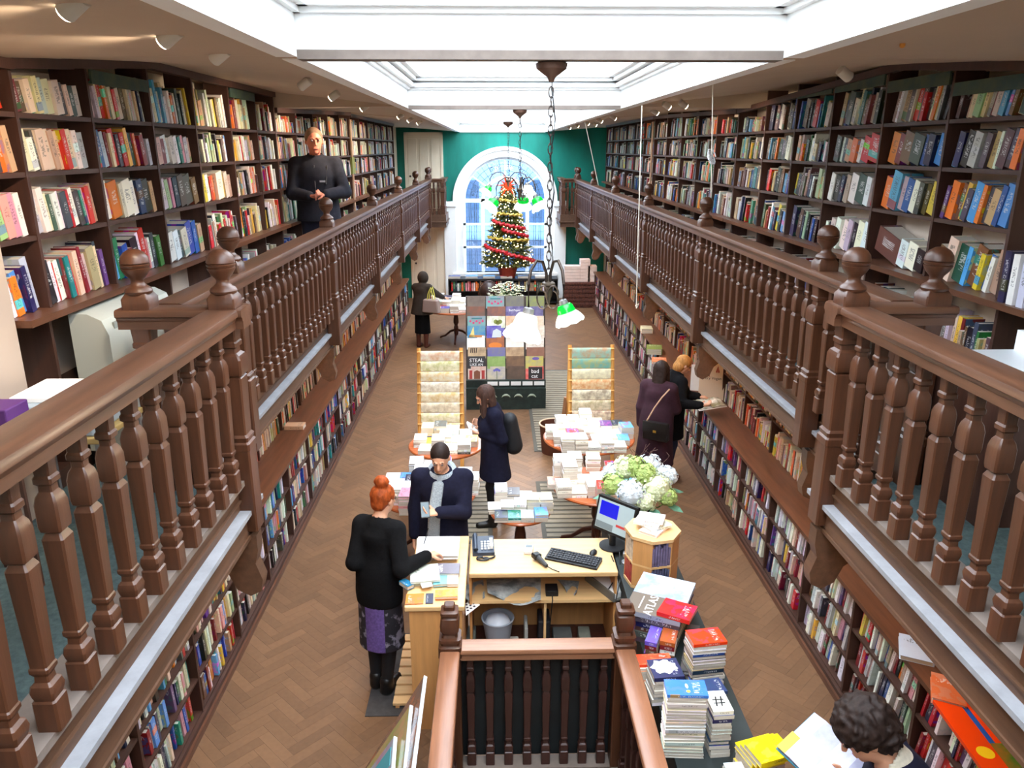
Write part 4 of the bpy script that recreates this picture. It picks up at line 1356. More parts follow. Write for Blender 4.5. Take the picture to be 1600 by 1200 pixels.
# 5 visitor on the gallery
gx = -1.97
def ex_gal(c):
    mk = MB(); mk.box((.05 * 1, -.165, 1.38), (.11, -.158, 1.40)); build(mk, 'chest_badge', mat('badge_grey', (150, 150, 156), .6), c['root'], smooth=0)
    zp = MB(); zp.tube([c['U'](0, -.138, 1.0), c['U'](0, -.145, 1.2), c['U'](0, -.13, 1.4)], .004, 5); build(zp, 'zip', M_STEEL, c['root'])
    st = MB(); st.tube([c['U'](.10, -.13, 1.22), c['U'](.115, -.10, 1.38), c['U'](.12, .0, 1.475)], .014, 6); build(st, 'strap', mat_once('black_strap', (24, 24, 28), .6), c['root'])
hz = px(497, 303, y=8.55)
figure('person with grey hair and a dark jacket, hands clasped, standing on the gallery', (gx, 8.86, GZ), R(6), 1.95, nod=R(4), turn=R(14), skin=M_SKIN2, fat=1.12, hk=1.16,
       arms={1: (hz + Vector((.07, .03, -.01)), (.9, .5, -.6), (-.85, -.35, .1), (0, .3, -1), .9), -1: (hz + Vector((-.09, .03, -.03)), (-.9, .5, -.6), (.85, -.35, .1), (0, .3, 1), .9)},
       coat=dict(mat=M_CHAR, hem=.86, e=.030, flare=.01, collar=True, name='jacket'), legs=(M_JEAN, 'wide'), shoes=(M_SHOE, .03), hair=(M_HGRY, hair_crop), extra=ex_gal)

# 6 and 7 two browsers at the counter
figure('person with long dark hair in a maroon coat, shoulder bag on the back', (1.96, 8.78, 0), R(146), 1.67, lean=R(4), nod=R(12), female=True, fat=1.12,
       arms={1: None, -1: (Vector((2.25, 8.98, 1.06)), (-.4, .6, -.8), (.9, .4, 0), (0, 0, -1), .4)}, coat=dict(mat=M_MAROON, hem=.40, e=.032, flare=.05), legs=(M_TIGHT, 'slim'), shoes=(M_SHOE, .16),
       hair=(M_HDRK, lambda sd, E, HM, hs: hair_long(sd, E, HM, hs, .30, .07)))
b = ob('shoulder_bag', None, loc=(1.90, 8.50, 0), rot=(0, 0, R(-32)), label='black shoulder bag with gold clasp hanging behind the maroon coat', cat='bag')
mb = MB(); mb.prism([(-.16, .78), (.16, .78), (.15, 1.0), (-.15, 1.0)], -.045, .045, 'y'); q_ = build(mb, 'pouch', M_SHOE, b, smooth=0); q_.modifiers.new('bevel', 'BEVEL').width = .015
mb = MB(); mb.prism([(-.155, .88), (.155, .88), (.152, 1.008), (-.152, 1.008)], -.054, -.03, 'y'); build(mb, 'flap', M_SHOE, b, smooth=0)
boxob('clasp', (-.02, -.062, .885), (.02, -.054, .915), mat('brass', (206, 160, 70), .3, metal=.8), b, .003)
mb = MB(); mb.tube([(-.12, 0, 1.0), (-.05, .03, 1.16), (.03, .05, 1.30), (.10, .10, 1.40)], .009, 6); build(mb, 'strap', mat('tan_strap', (196, 160, 130), .5), b)
rbk = px(1108, 628, z=1.13)
figure('person with blonde hair and a black coat reading at the side counter', (2.22, 9.16, 0), R(102), 1.66, lean=R(7), nod=R(28), female=True, fat=1.12,
       arms={-1: (rbk + Vector((-.12, -.10, -.01)), (-.2, .7, -.8), (.9, .3, .0), (0, .2, 1), .5), 1: (rbk + Vector((-.09, .16, .02)), (.2, .7, -.8), (.95, -.1, -.1), (0, 0, -1), .4)},
       coat=dict(mat=M_BLACKW, hem=.62, e=.030, flare=.03, collar=True), legs=(M_JEAN, 'slim'), shoes=(M_SHOEB, .02), hair=(M_HBLD, hair_bob))

# 8 reader at the foot of the picture
hp8 = px(1338, 1128, z=1.76)
def ex_read(c):
    sd = SDF(c['neck0'] - Vector((.25, .25, .16)), c['neck0'] + Vector((.25, .25, .16)), .008)
    sd.cap(c['U'](0, .03, 1.42), c['U'](0, .0, 1.48), .092, .088, .02)
    sd.cap(c['U'](0, .02, 1.40), c['hc'], .070, .088, 0, 'sub')
    ob('fleece_collar', sd.mesh('fleece_collar', mat('cream_fleece', (206, 196, 176), .95, var=.15, vscale=40)), c['root'])
bk8 = px(1290, 1184, z=1.36)
figure('person with dark curly hair and navy jacket bent over an open book', (hp8.x + .34, hp8.y - .07, 0), R(-104), 1.92, lean=R(20), nod=R(30), fat=1.08, hk=1.08,
       arms={1: (bk8 + Vector((.10, -.10, -.02)), (.25, .3, -1), (-.8, -.3, .1), (0, 0, 1), .5), -1: (bk8 + Vector((.10, .12, -.02)), (-.25, .3, -1), (-.9, -.2, .1), (0, 0, 1), .5)},
       coat=dict(mat=M_NAVY, hem=.80, e=.030, flare=.01, name='jacket'), legs=(M_JEAN, 'wide'), shoes=(M_SHOE, .03), hair=(M_HDRK, hair_curly), extra=ex_read)
# ------------------------------------------------------------ tables
def round_table(u, v, rx, label, z=.75, ry=1.0, feet=3):
    p = px(u, v, z=z)
    dep = p.y * .956 + (CH - z) * .294
    r_ = rx * dep / F
    t = ob('round_table', None, loc=(p.x, p.y, 0), label=label, cat='table')
    mb = MB(); mb.lathe([(r_ - .012, z - .032), (r_, z - .026), (r_ + .004, z - .012), (r_ - .004, z)], 48)
    build(mb, 'tabletop', M_TABLE, t, smooth=30)
    mb = MB(); mb.lathe([(r_ * .62, z - .075), (r_ * .62, z - .032)], 32); build(mb, 'apron', M_TLEG, t)
    mb = MB(); mb.lathe([(.05, z - .07), (.035, z - .14), (.055, z - .25), (.06, z - .34), (.036, z - .40), (.05, z - .44), (.05, .16), (.03, .12)], 16); build(mb, 'pedestal', M_TLEG, t)
    for k in range(feet):
        a = 2 * PI * k / feet + .5
        c, s_ = math.cos(a), math.sin(a)
        L = min(.42, r_ * .85)
        mb = MB(); mb.tube([(c * .03, s_ * .03, .24), (c * L * .35, s_ * L * .35, .20), (c * L * .7, s_ * L * .7, .08), (c * L, s_ * L, .035)], [.028, .026, .022, .02], 8)
        mb.ball((c * L, s_ * L, .022), .022, 8)
        build(mb, 'leg', M_TLEG, t)
    return p, r_
def lay(name_c, x, y, z, w, h, t, ang, rgb=None, where=None, ordinal=None, label=None, bn=None, tilt=None):
    """one book lying flat, centred at x, y with its bottom at z; w across the spine, h along it; spine side turned by ang"""
    ca, sa = math.cos(ang), math.sin(ang)
    ex = Vector((ca, sa, 0)); ey = Vector((-sa, ca, 0)); ez = Vector((0, 0, 1))
    o = Vector((x, y, z)) - ex * (h / 2) - ey * (w / 2)
    Mx = Matrix(((0, ey.x * w, ex.x * h, o.x), (0, ey.y * w, ex.y * h, o.y), (t, 0, 0, z), (0, 0, 0, 1)))
    BOOKS.append({'M': Mx, 'c': name_c, 'rgb': rgb or jitter(PALC[name_c], 10), 'where': where or ('x', 0, 'pile', '', ''), 'ord': ordinal or (0, 1, t), 'r': rb.random(), 'cover': True, 'label': label, 'name': bn or 'book'})
    return BOOKS[-1]
PALT = pal('white:80,cream:14,pale grey:10,sky blue:6,yellow:4,red:5,navy:3,orange:3,tan:5,teal:3,pale green:3,dark grey:3,pink:2,blue:3')
def pile(x, y, z, n_, w, h, ang, desc, group, top=None, pal_=PALT, t0=.016, t1=.032, same=True):
    c = top or rb.choices(*pal_)[0]
    zz = z + .0008
    for i in range(n_):
        t = rb.uniform(t0, t1) if not same else t0 + (t1 - t0) * .5
        cc = c if (same or i == n_ - 1) else rb.choices(*pal_)[0]
        lay(cc, x + rb.uniform(-.004, .004), y + rb.uniform(-.004, .004), zz, w, h, t, ang + PI + rb.uniform(-.03, .03) if rb.random() < .75 else ang + rb.uniform(-.03, .03), where=('t', 0, 'pile', desc, group), ordinal=(i, n_, t))
        zz += t + .0006
    return zz
def table_piles(p, r_, z, name, group, tops=(), sx_=.150, sy_=.215, nmax=7, ang=0.0, keep=1.0, seed=1):
    rr = random.Random(seed)
    k = int(r_ / sy_) + 1
    j = int(r_ / sx_) + 1
    rows = []
    for a in range(-k, k + 1):
        row = []
        for b_ in range(-j, j + 1):
            x, y = b_ * sx_ + (.5 * sx_ if a % 2 else 0), a * sy_
            if math.hypot(abs(x) + sx_ * .2, abs(y) + sy_ * .2) < r_ * 1.05:
                row.append((x, y))
        if row: rows.append(row)
    n_ = 0
    for ri, row in enumerate(rows):
        for ci, (x, y) in enumerate(row):
            if rr.random() > keep: continue
            ca, sa = math.cos(ang), math.sin(ang)
            X, Y = p.x + x * ca - y * sa, p.y + x * sa + y * ca
            top = tops[n_] if n_ < len(tops) else None
            rn = 'front row' if ri == 0 else 'back row' if ri == len(rows) - 1 else '%s row' % ORDN[ri]
            pile(X, Y, z, rr.randint(2, nmax + 1), sy_ * .985, sx_ * .975, ang + rr.uniform(-.05, .05), '%s pile of the %s, %s' % (ORDN[ci], rn, name), group, top, same=rr.random() < .8)
            n_ += 1
ORDN = ['first', 'second', 'third', 'fourth', 'fifth', 'sixth', 'seventh', 'eighth', 'ninth']
p1, r1 = round_table(697, 694, 58, 'round mahogany table heaped with white books before the navy-coated reader')
table_piles(p1, r1, .75, 'table at the navy-coated reader', 'books on the navy-coated reader\'s table', ['white', 'white', 'white', 'white', 'white', 'yellow', 'white', 'white', 'yellow', 'cream', 'dark grey', 'white', 'white', 'white', 'white', 'white', 'pale grey', 'white', 'white', 'white'], nmax=6, seed=2)
p2, r2 = round_table(920, 682, 71, 'round mahogany table of books in front of the wrapping paper rack beside the wooden tub')
table_piles(p2, r2, .75, 'table beside the wooden tub', 'books on the table beside the tub', ['white', 'white', 'pale grey', 'white', 'white', 'white', 'red', 'white', 'white', 'sky blue', 'white', 'tan', 'white', 'white', 'white', 'white', 'sky blue', 'white', 'white', 'cream', 'white', 'purple', 'navy', 'white'], nmax=6, keep=.92, seed=5)
p3, r3 = round_table(934, 757, 71, 'round mahogany table of tall book piles behind the monitor')
table_piles(p3, r3, .75, 'table behind the monitor', 'books on the table behind the monitor', ['red', 'white', 'white', 'pale grey', 'cream', 'sky blue', 'white', 'tan', 'white', 'white', 'white', 'red', 'white', 'white'], nmax=9, keep=.8, seed=8)
p4, r4 = round_table(813, 797, 47, 'small pedestal table of diaries just beyond the counter', z=.74)
table_piles(p4, r4, .74, 'small table beyond the counter', 'books on the small table', ['navy', 'teal', 'pale grey', 'sky blue', 'white', 'white', 'white', 'cream'], nmax=6, sx_=.125, sy_=.175, seed=4)
p5, r5 = round_table(668, 768, 76, 'round mahogany table behind the person with the grey scarf')
table_piles(p5, r5, .75, 'table behind the grey scarf', 'books behind the grey scarf', ['pink', 'white', 'red', 'pale grey', 'white', 'white', 'orange', 'dark grey', 'white', 'white', 'white', 'navy', 'white', 'red'], nmax=7, seed=6)
p6, r6 = round_table(712, 480, 52, 'dark pedestal table of white books beside the hooded person')
table_piles(p6, r6, .75, 'table beside the hooded person', 'books beside the hooded person', ['white', 'blue', 'white', 'white', 'red', 'white'], nmax=7, sx_=.19, sy_=.26, seed=9)

# ------------------------------------------------------------ wrapping paper racks
def sheet_mat(n_, a, b, sc):
    return mat(n_, a, .6, col2=tuple(p_ * .45 + q_ * .55 for p_, q_ in zip(a, b)), vscale=sc)
SH = [((236, 226, 206), (196, 120, 70)), ((238, 232, 200), (150, 150, 60)), ((232, 224, 200), (212, 160, 70)), ((240, 232, 214), (170, 150, 120)), ((236, 226, 200), (186, 140, 60)), ((232, 220, 196), (150, 130, 100)), ((240, 230, 204), (170, 168, 80)), ((236, 216, 180), (206, 120, 60)), ((190, 60, 40), (226, 180, 90)), ((120, 104, 160), (214, 110, 60))]
SH2 = [((150, 196, 180), (216, 120, 70)), ((110, 170, 160), (220, 170, 60)), ((238, 232, 196), (180, 170, 140)), ((236, 206, 160), (200, 110, 50)), ((240, 230, 200), (96, 76, 60)), ((230, 214, 184), (128, 116, 70)), ((234, 214, 184), (110, 76, 70)), ((238, 226, 186), (176, 170, 70)), ((236, 204, 160), (206, 120, 66)), ((240, 232, 212), (180, 120, 70))]
DESIGN = ['rust', 'olive', 'golden', 'greyish', 'ochre', 'taupe', 'green-gold', 'apricot', 'scarlet', 'violet']
DESIGN2 = ['coral and green', 'teal and yellow', 'pale meadow', 'orange toned', 'line drawn', 'olive patterned', 'brown patterned', 'pale lime', 'apricot toned', 'cream and brown']
def paper_rack(u0, u1, vtop, label, where, designs, names):
    yb, yt = 9.55, 9.95
    zt = 1.58
    pa, pb = px(u0, vtop, y=yt), px(u1, vtop, y=yt)
    zt = pa.z
    x0, x1 = pa.x, pb.x
    t = ob('paper_rack', None, loc=((x0 + x1) / 2, yb, 0), label=label, cat='rack')
    w = (x1 - x0) / 2
    for s in (-1, 1):
        mb = MB()
        mb.tube([(s * (w - .02), 0, 0), (s * (w - .02), yt - yb, zt + .02)], .026, 4)
        build(mb, 'upright', M_PINE, t, smooth=0)
        mb = MB(); mb.tube([(s * (w - .02), .62, 0), (s * (w - .02), yt - yb, zt - .05)], .020, 4); build(mb, 'rear_leg', M_PINE, t, smooth=0)
    for k in range(10):
        f_ = 1 - (k + .2) / 11.5
        yy, zz = (yt - yb) * f_, zt * f_
        mb = MB(); mb.tube([(-w, yy - .035, zz), (w, yy - .035, zz)], .011, 8)
        build(mb, 'rung', M_PINE, t)
        dz = zt / 11.5
        o = ob('wrapping_sheet', None, loc=((x0 + x1) / 2, yb + yy - .035, zz))
        sh = MB()
        ww = w - .045
        prof = [(-.018, -dz * .86), (-.02, -dz * .4), (-.016, 0), (0, .0155), (.016, 0), (.012, -dz * .5)]
        n0 = len(prof)
        vs = [(-ww, a, b_) for a, b_ in prof] + [(ww, a, b_) for a, b_ in prof] + [(-ww, a * .8, b_ - .0016 if i_ != 3 else b_ - .002) for i_, (a, b_) in enumerate(prof)] + [(ww, a * .8, b_ - .0016 if i_ != 3 else b_ - .002) for i_, (a, b_) in enumerate(prof)]
        sh.add(vs, [(i_, i_ + 1, n0 + i_ + 1, n0 + i_) for i_ in range(n0 - 1)] + [(2 * n0 + i_, 3 * n0 + i_, 3 * n0 + i_ + 1, 2 * n0 + i_ + 1) for i_ in range(n0 - 1)])
        bpy.data.objects.remove(o)
        o = build(sh, 'wrapping_sheet', sheet_mat('wrapping_print', designs[k][0], designs[k][1], 9 + 3 * (k % 4)), loc=((x0 + x1) / 2, yb + yy - .035, zz), smooth=60,
                  label='%s wrapping paper over the %s rung of the rack %s' % (names[k], ['top', 'second', 'third', 'fourth', 'fifth', 'sixth', 'seventh', 'eighth', 'ninth', 'lowest'][k], where), cat='wrapping paper', group='wrapping paper sheets')
    return t
paper_rack(652, 723, 546, 'pale pine rack of wrapping paper behind the navy-coated reader\'s table', 'nearer the navy coat', SH, DESIGN)
paper_rack(888, 959, 541, 'pale pine rack of wrapping paper behind the table with the wooden tub', 'near the tub', SH2, DESIGN2)

# ------------------------------------------------------------ greeting card and calendar display
M_DISP = mat('dark_green_print', (34, 46, 42), .6, var=.5, vscale=9)
base = px(791, 640, z=0)
dx0, dx1 = px(728, 600, y=base.y).x, px(853, 600, y=base.y).x
D = ob('card_display', None, loc=((dx0 + dx1) / 2, base.y, 0), label='tall tiered display of calendars and cards with a dark printed base', cat='display stand')
dw = (dx1 - dx0) / 2
zb = px(791, 607, y=base.y).z
boxob('base_panel', (-dw, 0, 0), (dw, .35, zb), M_DISP, D)
boxob('name_strip', (-dw, .06, zb), (dw, .33, zb + .12), M_DISP, D)
mb = MB(); mb.add([(-dw, .10, zb), (dw, .10, zb), (dw, .50, 1.78), (-dw, .50, 1.78), (-dw, .36, 0), (dw, .36, 0), (dw, .56, 1.78), (-dw, .56, 1.78)], [(0, 1, 2, 3), (5, 4, 7, 6), (4, 0, 3, 7), (1, 5, 6, 2), (3, 2, 6, 7), (4, 5, 1, 0)])
build(mb, 'backboard', mat('display_board', (70, 58, 50), .7), D, smooth=0)
mw = MATS['white_paper']
for k, xx in enumerate((-.22, 0.0, .2, .42)):
    mb = MB()
    mb.tube([(xx + .09 * math.cos(t * .35), -.006, zb * .48 + .11 * math.sin(t * .35) - .03) for t in range(2, 8)], [.006, .014, .02, .02, .012, .004], 6)
    build(mb, 'crescent_motif', mat_once('crescent_print', (150, 160, 140), .6), D)
mb = MB()
for k in range(5):
    mb.box((-.30 + k * .19, .05, zb + .035), (-.30 + k * .19 + .165, .058, zb + .10))
build(mb, 'title_labels', M_PAPER, D, smooth=0)
ROWV = [463, 479, 494, 509, 525, 543, 557, 573]
CARDS = [
 [((120, 104, 92), (70, 52, 48), 'grey-brown'), ((110, 170, 166), (206, 70, 110), 'teal and pink'), ((120, 116, 96), (86, 80, 110), 'dusk landscape'), ((140, 146, 82), (104, 100, 120), 'olive landscape')],
 [((104, 84, 70), (196, 80, 50), 'dark brown'), ((110, 80, 80), (214, 110, 50), 'rust'), ((86, 76, 128), (200, 190, 220), 'violet lettered'), ((92, 84, 130), (160, 150, 170), 'plain violet')],
 [((110, 170, 166), (206, 70, 110), 'teal with pink dots'), ((240, 238, 230), (140, 150, 70), 'white with green figure'), ((220, 190, 160), (206, 130, 80), 'peach'), ((230, 214, 190), (200, 160, 120), 'beige')],
 [((44, 130, 190), (226, 200, 110), 'bright blue'), ((84, 70, 170), (190, 196, 206), 'violet house'), ((238, 232, 220), (210, 190, 160), 'ivory'), ((236, 226, 210), (190, 150, 120), 'speckled ivory')],
 [((242, 240, 236), (210, 210, 206), 'plain white'), ((150, 86, 60), (230, 150, 80), 'terracotta'), ((240, 236, 228), (220, 206, 186), 'pale cream'), ((238, 230, 218), (140, 110, 90), 'spotted cream')],
 [((206, 178, 140), (70, 50, 42), 'brown animal print'), ((110, 106, 170), (150, 150, 90), 'violet and olive'), ((196, 166, 130), (110, 76, 56), 'chestnut'), ((150, 104, 84), (120, 80, 66), 'plain brown')],
 [((44, 42, 44), (70, 66, 66), 'black lettered'), ((130, 160, 86), (190, 206, 130), 'leaf green'), ((110, 84, 64), (160, 116, 76), 'bronze'), ((200, 190, 90), (130, 120, 170), 'yellow')],
 [((214, 206, 190), (176, 62, 54), 'red arch'), ((200, 190, 160), (110, 110, 170), 'blue flower'), ((84, 66, 54), (120, 90, 70), 'umber'), ((214, 70, 60), (240, 236, 226), 'red lettered')]]
for ri in range(8):
    y0 = base.y + .44 - ri * .045
    zt_ = px(791, ROWV[ri], y=y0).z
    zb_ = px(791, (ROWV + [590])[ri + 1], y=y0).z
    hgt = (zt_ - zb_) + .03
    for ci in range(4):
        a, b_, nm = CARDS[ri][ci]
        w = dw * 2 / 4.15
        xx = (dx0 + dx1) / 2 + (ci - 1.5) * w * 1.02 + rb.uniform(-.012, .012)
        mb = MB(); mb.box((-w * .47, -.004, 0), (w * .47, .004, hgt))
        o = build(mb, 'calendar', mat('calendar_print', a, .4, col2=tuple(a_ * .6 + c_ * .4 for a_, c_ in zip(a, b_)), vscale=5 + 2 * ci), loc=(xx, y0 - .012 * (ci % 2), zt_ - hgt), rot=(R(-14), 0, R(rb.uniform(-2, 2))), smooth=0,
                  label='%s calendar in the %s tier of the display, %s of four' % (nm, ['top', 'second', 'third', 'fourth', 'fifth', 'sixth', 'seventh', 'lowest'][ri], ORDN[ci]), cat='calendar', group='calendars on the tiered display')
        Mt = Matrix.Translation((0, -.006, hgt * .66)) @ Matrix.Rotation(PI / 2, 4, 'X')
        def art(fn, c_, nm_):
            am = MB(); fn(am); build(am, nm_, mat_once('art_%d_%d_%d' % c_, c_, .45), o, smooth=0)
        fy = -.0062
        def disc(am, x, z, r0, r1=None, n0=14):
            am.add([(x + r0 * math.cos(2 * PI * q_ / n0), fy, z + (r1 or r0) * math.sin(2 * PI * q_ / n0)) for q_ in range(n0)], [tuple(range(n0))])
        def quad(am, *p_): am.add([(x, fy, z) for x, z in p_], [tuple(range(len(p_)))])
        if (ri, ci) in ((0, 1), (2, 0)):
            art(lambda am: [disc(am, -.10 + .05 * q_, hgt * (.42 if q_ % 2 else .56), .018) for q_ in range(5)], (206, 60, 110), 'dots'); art(lambda am: quad(am, (-.08, hgt * .75), (.09, hgt * .75), (.09, hgt * .85), (-.08, hgt * .85)), (60, 120, 126), 'title_band')
        if (ri, ci) == (2, 1): art(lambda am: [disc(am, .03 + .035 * q_, hgt * (.45 + .07 * (q_ % 2)), .035) for q_ in (-1, 0, 1)], (130, 140, 60), 'green_figure')
        if (ri, ci) == (3, 0): art(lambda am: quad(am, (-.12, 0.01), (-.03, 0.01), (-.045, hgt * .95)), (232, 212, 130), 'sail'); art(lambda am: quad(am, (-.12, .01), (.12, .01), (.12, .045), (-.12, .05)), (196, 130, 70), 'shore')
        if (ri, ci) == (3, 1): art(lambda am: quad(am, (-.06, .01), (.10, .01), (.09, hgt * .55), (.02, hgt * .75), (-.04, hgt * .6)), (206, 214, 214), 'house')
        if (ri, ci) == (4, 1): art(lambda am: disc(am, 0, hgt * .3, .11, .05), (226, 130, 50), 'dish')
        if (ri, ci) == (5, 0): art(lambda am: [quad(am, (-.11 + .03 * q_, hgt * .5), (-.095 + .03 * q_, hgt * .5), (-.085 + .03 * q_, hgt * .95), (-.10 + .03 * q_, hgt * .95)) for q_ in range(4)], (60, 42, 36), 'dark_stripes')
        if (ri, ci) == (6, 3): art(lambda am: disc(am, .02, hgt * .8, .06, .025), (110, 90, 160), 'violet_oval')
        if (ri, ci) == (7, 0): art(lambda am: quad(am, (-.05, 0.01), (.05, 0.01), (.05, hgt * .6), (0, hgt * .72), (-.05, hgt * .6)), (120, 70, 46), 'arch'); art(lambda am: [quad(am, (x_, .01), (x_ + .05, .01), (x_ + .05, hgt * .7), (x_, hgt * .7)) for x_ in (-.125, .075)], (170, 56, 50), 'side_panels')
        if (ri, ci) == (7, 1): art(lambda am: [disc(am, .01, hgt * .76, .035, .025), disc(am, -.03, hgt * .7, .02), disc(am, .05, hgt * .7, .02)], (104, 100, 180), 'flower'); art(lambda am: quad(am, (.005, .01), (.015, .01), (.015, hgt * .66), (.005, hgt * .66)), (90, 110, 80), 'flower_stalk')
        if (ri, ci) == (6, 0):
            lettering('STEAL', .085, M_PAPER, o, Mt); lettering('LIKE AN', .06, M_PAPER, o, Matrix.Translation((0, -.006, hgt * .32)) @ Matrix.Rotation(PI / 2, 4, 'X'))
        if (ri, ci) == (1, 2):
            lettering('Bel Paper', .05, M_PAPER, o, Mt)
        if (ri, ci) == (7, 3):
            boxob('lettered_panel', (-.10, -.008, .01), (.13, -.004, hgt * .95), mat('black_white_print', (40, 34, 34), .5), o)
            lettering('bad', .09, M_PAPER, o, Matrix.Translation((.01, -.011, hgt * .62)) @ Matrix.Rotation(PI / 2, 4, 'X'))
            lettering('cat', .09, M_PAPER, o, Matrix.Translation((.0, -.011, hgt * .25)) @ Matrix.Rotation(PI / 2, 4, 'X'))

# ------------------------------------------------------------ the counter
PZ = 1.05
x0, x1, y0, y1 = -.645, -.225, 4.66, 5.68
t = ob('sales_pedestal', None, loc=(x0, y0, 0), label='tall pale wooden counter block under the writing person\'s papers', cat='counter')
boxob('top', (0, 0, PZ - .04), (x1 - x0, y1 - y0, PZ), M_PALE, t, .008)
boxob('side_panel', (.03, .02, 0), (x1 - x0 - .02, .05, PZ - .04), M_PALEY, t)
boxob('side_panel', (.03, y1 - y0 - .05, 0), (x1 - x0 - .02, y1 - y0 - .02, PZ - .04), M_PALEY, t)
boxob('front_panel', (.03, .05, 0), (.05, y1 - y0 - .05, PZ - .04), M_PALEY, t)
boxob('inner_panel', (x1 - x0 - .05, .05, 0), (x1 - x0 - .03, y1 - y0 - .05, PZ - .04), M_PALEY, t)
CZ = .90
x0, x1, y0, y1 = -.22, .96, 5.34, 5.90
t = ob('sales_counter', None, loc=(x0, y0, 0), label='pale wooden sales counter with an open shelf of papers below', cat='counter')
boxob('top', (0, 0, CZ - .045), (x1 - x0, y1 - y0, CZ), M_PALE, t, .01)
boxob('shelf', (.01, .04, .60), (x1 - x0, y1 - y0 - .04, .625), M_PALE, t)
boxob('floor_board', (.01, .06, .04), (x1 - x0, y1 - y0 - .04, .07), M_TLEG, t)
boxob('back_board', (0, y1 - y0 - .04, 0), (x1 - x0, y1 - y0 - .02, CZ - .045), M_PALEY, t)
boxob('divider', (.60, .06, .07), (.62, y1 - y0 - .04, .60), M_PALE, t)
boxob('side_panel', (0, .03, 0), (.02, y1 - y0 - .04, CZ - .045), M_PALEY, t)
boxob('side_panel', (x1 - x0 - .02, .03, 0), (x1 - x0, y1 - y0 - .04, CZ - .045), M_PALEY, t)
RZ2 = .86
x0, x1, y0, y1 = .98, 1.47, 3.05, 6.55
t = ob('side_counter', None, loc=(x0, y0, 0), label='long dark side counter under the atlases and the yellow books', cat='counter')
M_DKTEAL = mat('dark_counter_panel', (40, 48, 48), .6, var=.2, vscale=4)
boxob('top', (0, 0, RZ2 - .035), (x1 - x0, y1 - y0, RZ2), M_DKTEAL, t)
boxob('front_panel', (.02, .02, 0), (.045, y1 - y0 - .02, RZ2 - .035), M_DKTEAL, t)
boxob('rear_panel', (x1 - x0 - .045, .02, 0), (x1 - x0 - .02, y1 - y0 - .02, RZ2 - .035), M_DKTEAL, t)
boxob('end_panel', (.045, y1 - y0 - .045, 0), (x1 - x0 - .045, y1 - y0 - .02, RZ2 - .035), M_DKTEAL, t)
boxob('end_panel', (.045, .02, 0), (x1 - x0 - .045, .045, RZ2 - .035), M_DKTEAL, t)

# slatted duckboard on a dark mat beside the pedestal
boxob('rubber_mat', (-1.0, 4.82, 0), (-.64, 5.85, .008), mat('grey_rubber', (62, 60, 60), .9, var=.2, vscale=20), label='dark rubber mat under the slatted duckboard', cat='mat')
t = ob('duckboard', None, loc=(-.80, 4.90, .008), label='slatted pale wooden duckboard at the foot of the counter block', cat='duckboard')
for k in range(8):
    boxob('slat', (0, k * .112, .02), (.17, k * .112 + .09, .045), M_PALE, t, .004)
for x in (.02, .13):
    boxob('bearer', (x, 0, 0), (x + .03, .88, .02), M_PALEY, t)

# floor gratings
def grating(name, u0, v0, u1, v1, label):
    a, b_ = px(u0, v1, z=0), px(u1, v0, z=0)
    xa, xb, ya, yb = a.x, b_.x, a.y, b_.y
    t = ob('floor_grating', None, loc=(xa, ya, 0), label=label, cat='mat')
    boxob('frame', (0, 0, 0), (xb - xa, yb - ya, .006), mat_once('grating_dark', (84, 80, 72), .8), t)
    k = int((yb - ya) / .11)
    for j in range(k):
        boxob('slat', (.05, .03 + j * .11, .006), (xb - xa - .05, .03 + j * .11 + .075, .012), mat_once('ribbed_grey', (134, 124, 106), .75, var=.1, vscale=10), t)
grating('a', 835, 578, 890, 706, 'grey ribbed floor mat running beside the wooden tub')
grating('b', 700, 752, 770, 850, 'grey ribbed floor mat under the person in the navy coat')
grating('c', 848, 752, 925, 842, 'grey ribbed floor mat between the small table and the monitor')

# ------------------------------------------------------------ end of the room: low bookcase, tree, boxes
yk = YB - 1.15
bx0, bx1 = px(700, 430, y=yk).x, px(872, 430, y=yk).x
t = ob('low_bookcase', None, loc=(bx0, yk, 0), label='low black bookcase under the arched window', cat='bookcase')
W_ = bx1 - bx0
zt_ = px(760, 436, y=yk).z
M_BLKW = mat('black_bookcase', (26, 24, 26), .5)
boxob('top', (0, 0, zt_ - .05), (W_, .5, zt_), M_BLKW, t); boxob('back', (0, .46, 0), (W_, .5, zt_), M_BLKW, t)
for x in (0, W_ * .28, W_ * .55, W_ - .03):
    boxob('upright', (x, .01, 0), (x + .03, .46, zt_ - .05), M_BLKW, t)
for z in (.05, zt_ - .36):
    boxob('shelf', (0, .01, z), (W_, .46, z + .025), M_BLKW, t)
for x in np.arange(bx0 + .08, bx1 - .1, .055):
    nm = rb.choices(*pal('orange:5,red:5,navy:4,white:4,tan:3,green:2,pink:3,dark grey:5'))[0]
    hh = rb.uniform(.2, .28); tt = rb.uniform(.03, .05)
    add_book(Matrix(((tt, 0, 0, x), (0, .18, 0, yk + .05), (0, 0, hh, zt_ - .335), (0, 0, 0, 1))), nm, ('t', 0, 'pile', 'standing in the low black bookcase', 'books in the low black bookcase'), (0, 2, tt))
for k in range(6):
    xx = bx0 + .16 + k * W_ / 6.3
    for i in range(3):
        lay(['blue', 'sky blue', 'sky blue', 'orange', 'navy', 'white'][k], xx, yk + .2, zt_ + .001 + i * .02, .24, .32, .018, PI, where=('t', 0, 'pile', '%s pile on top of the low black bookcase' % ORDN[k], 'magazines on the low bookcase'), ordinal=(i, 3, .018))
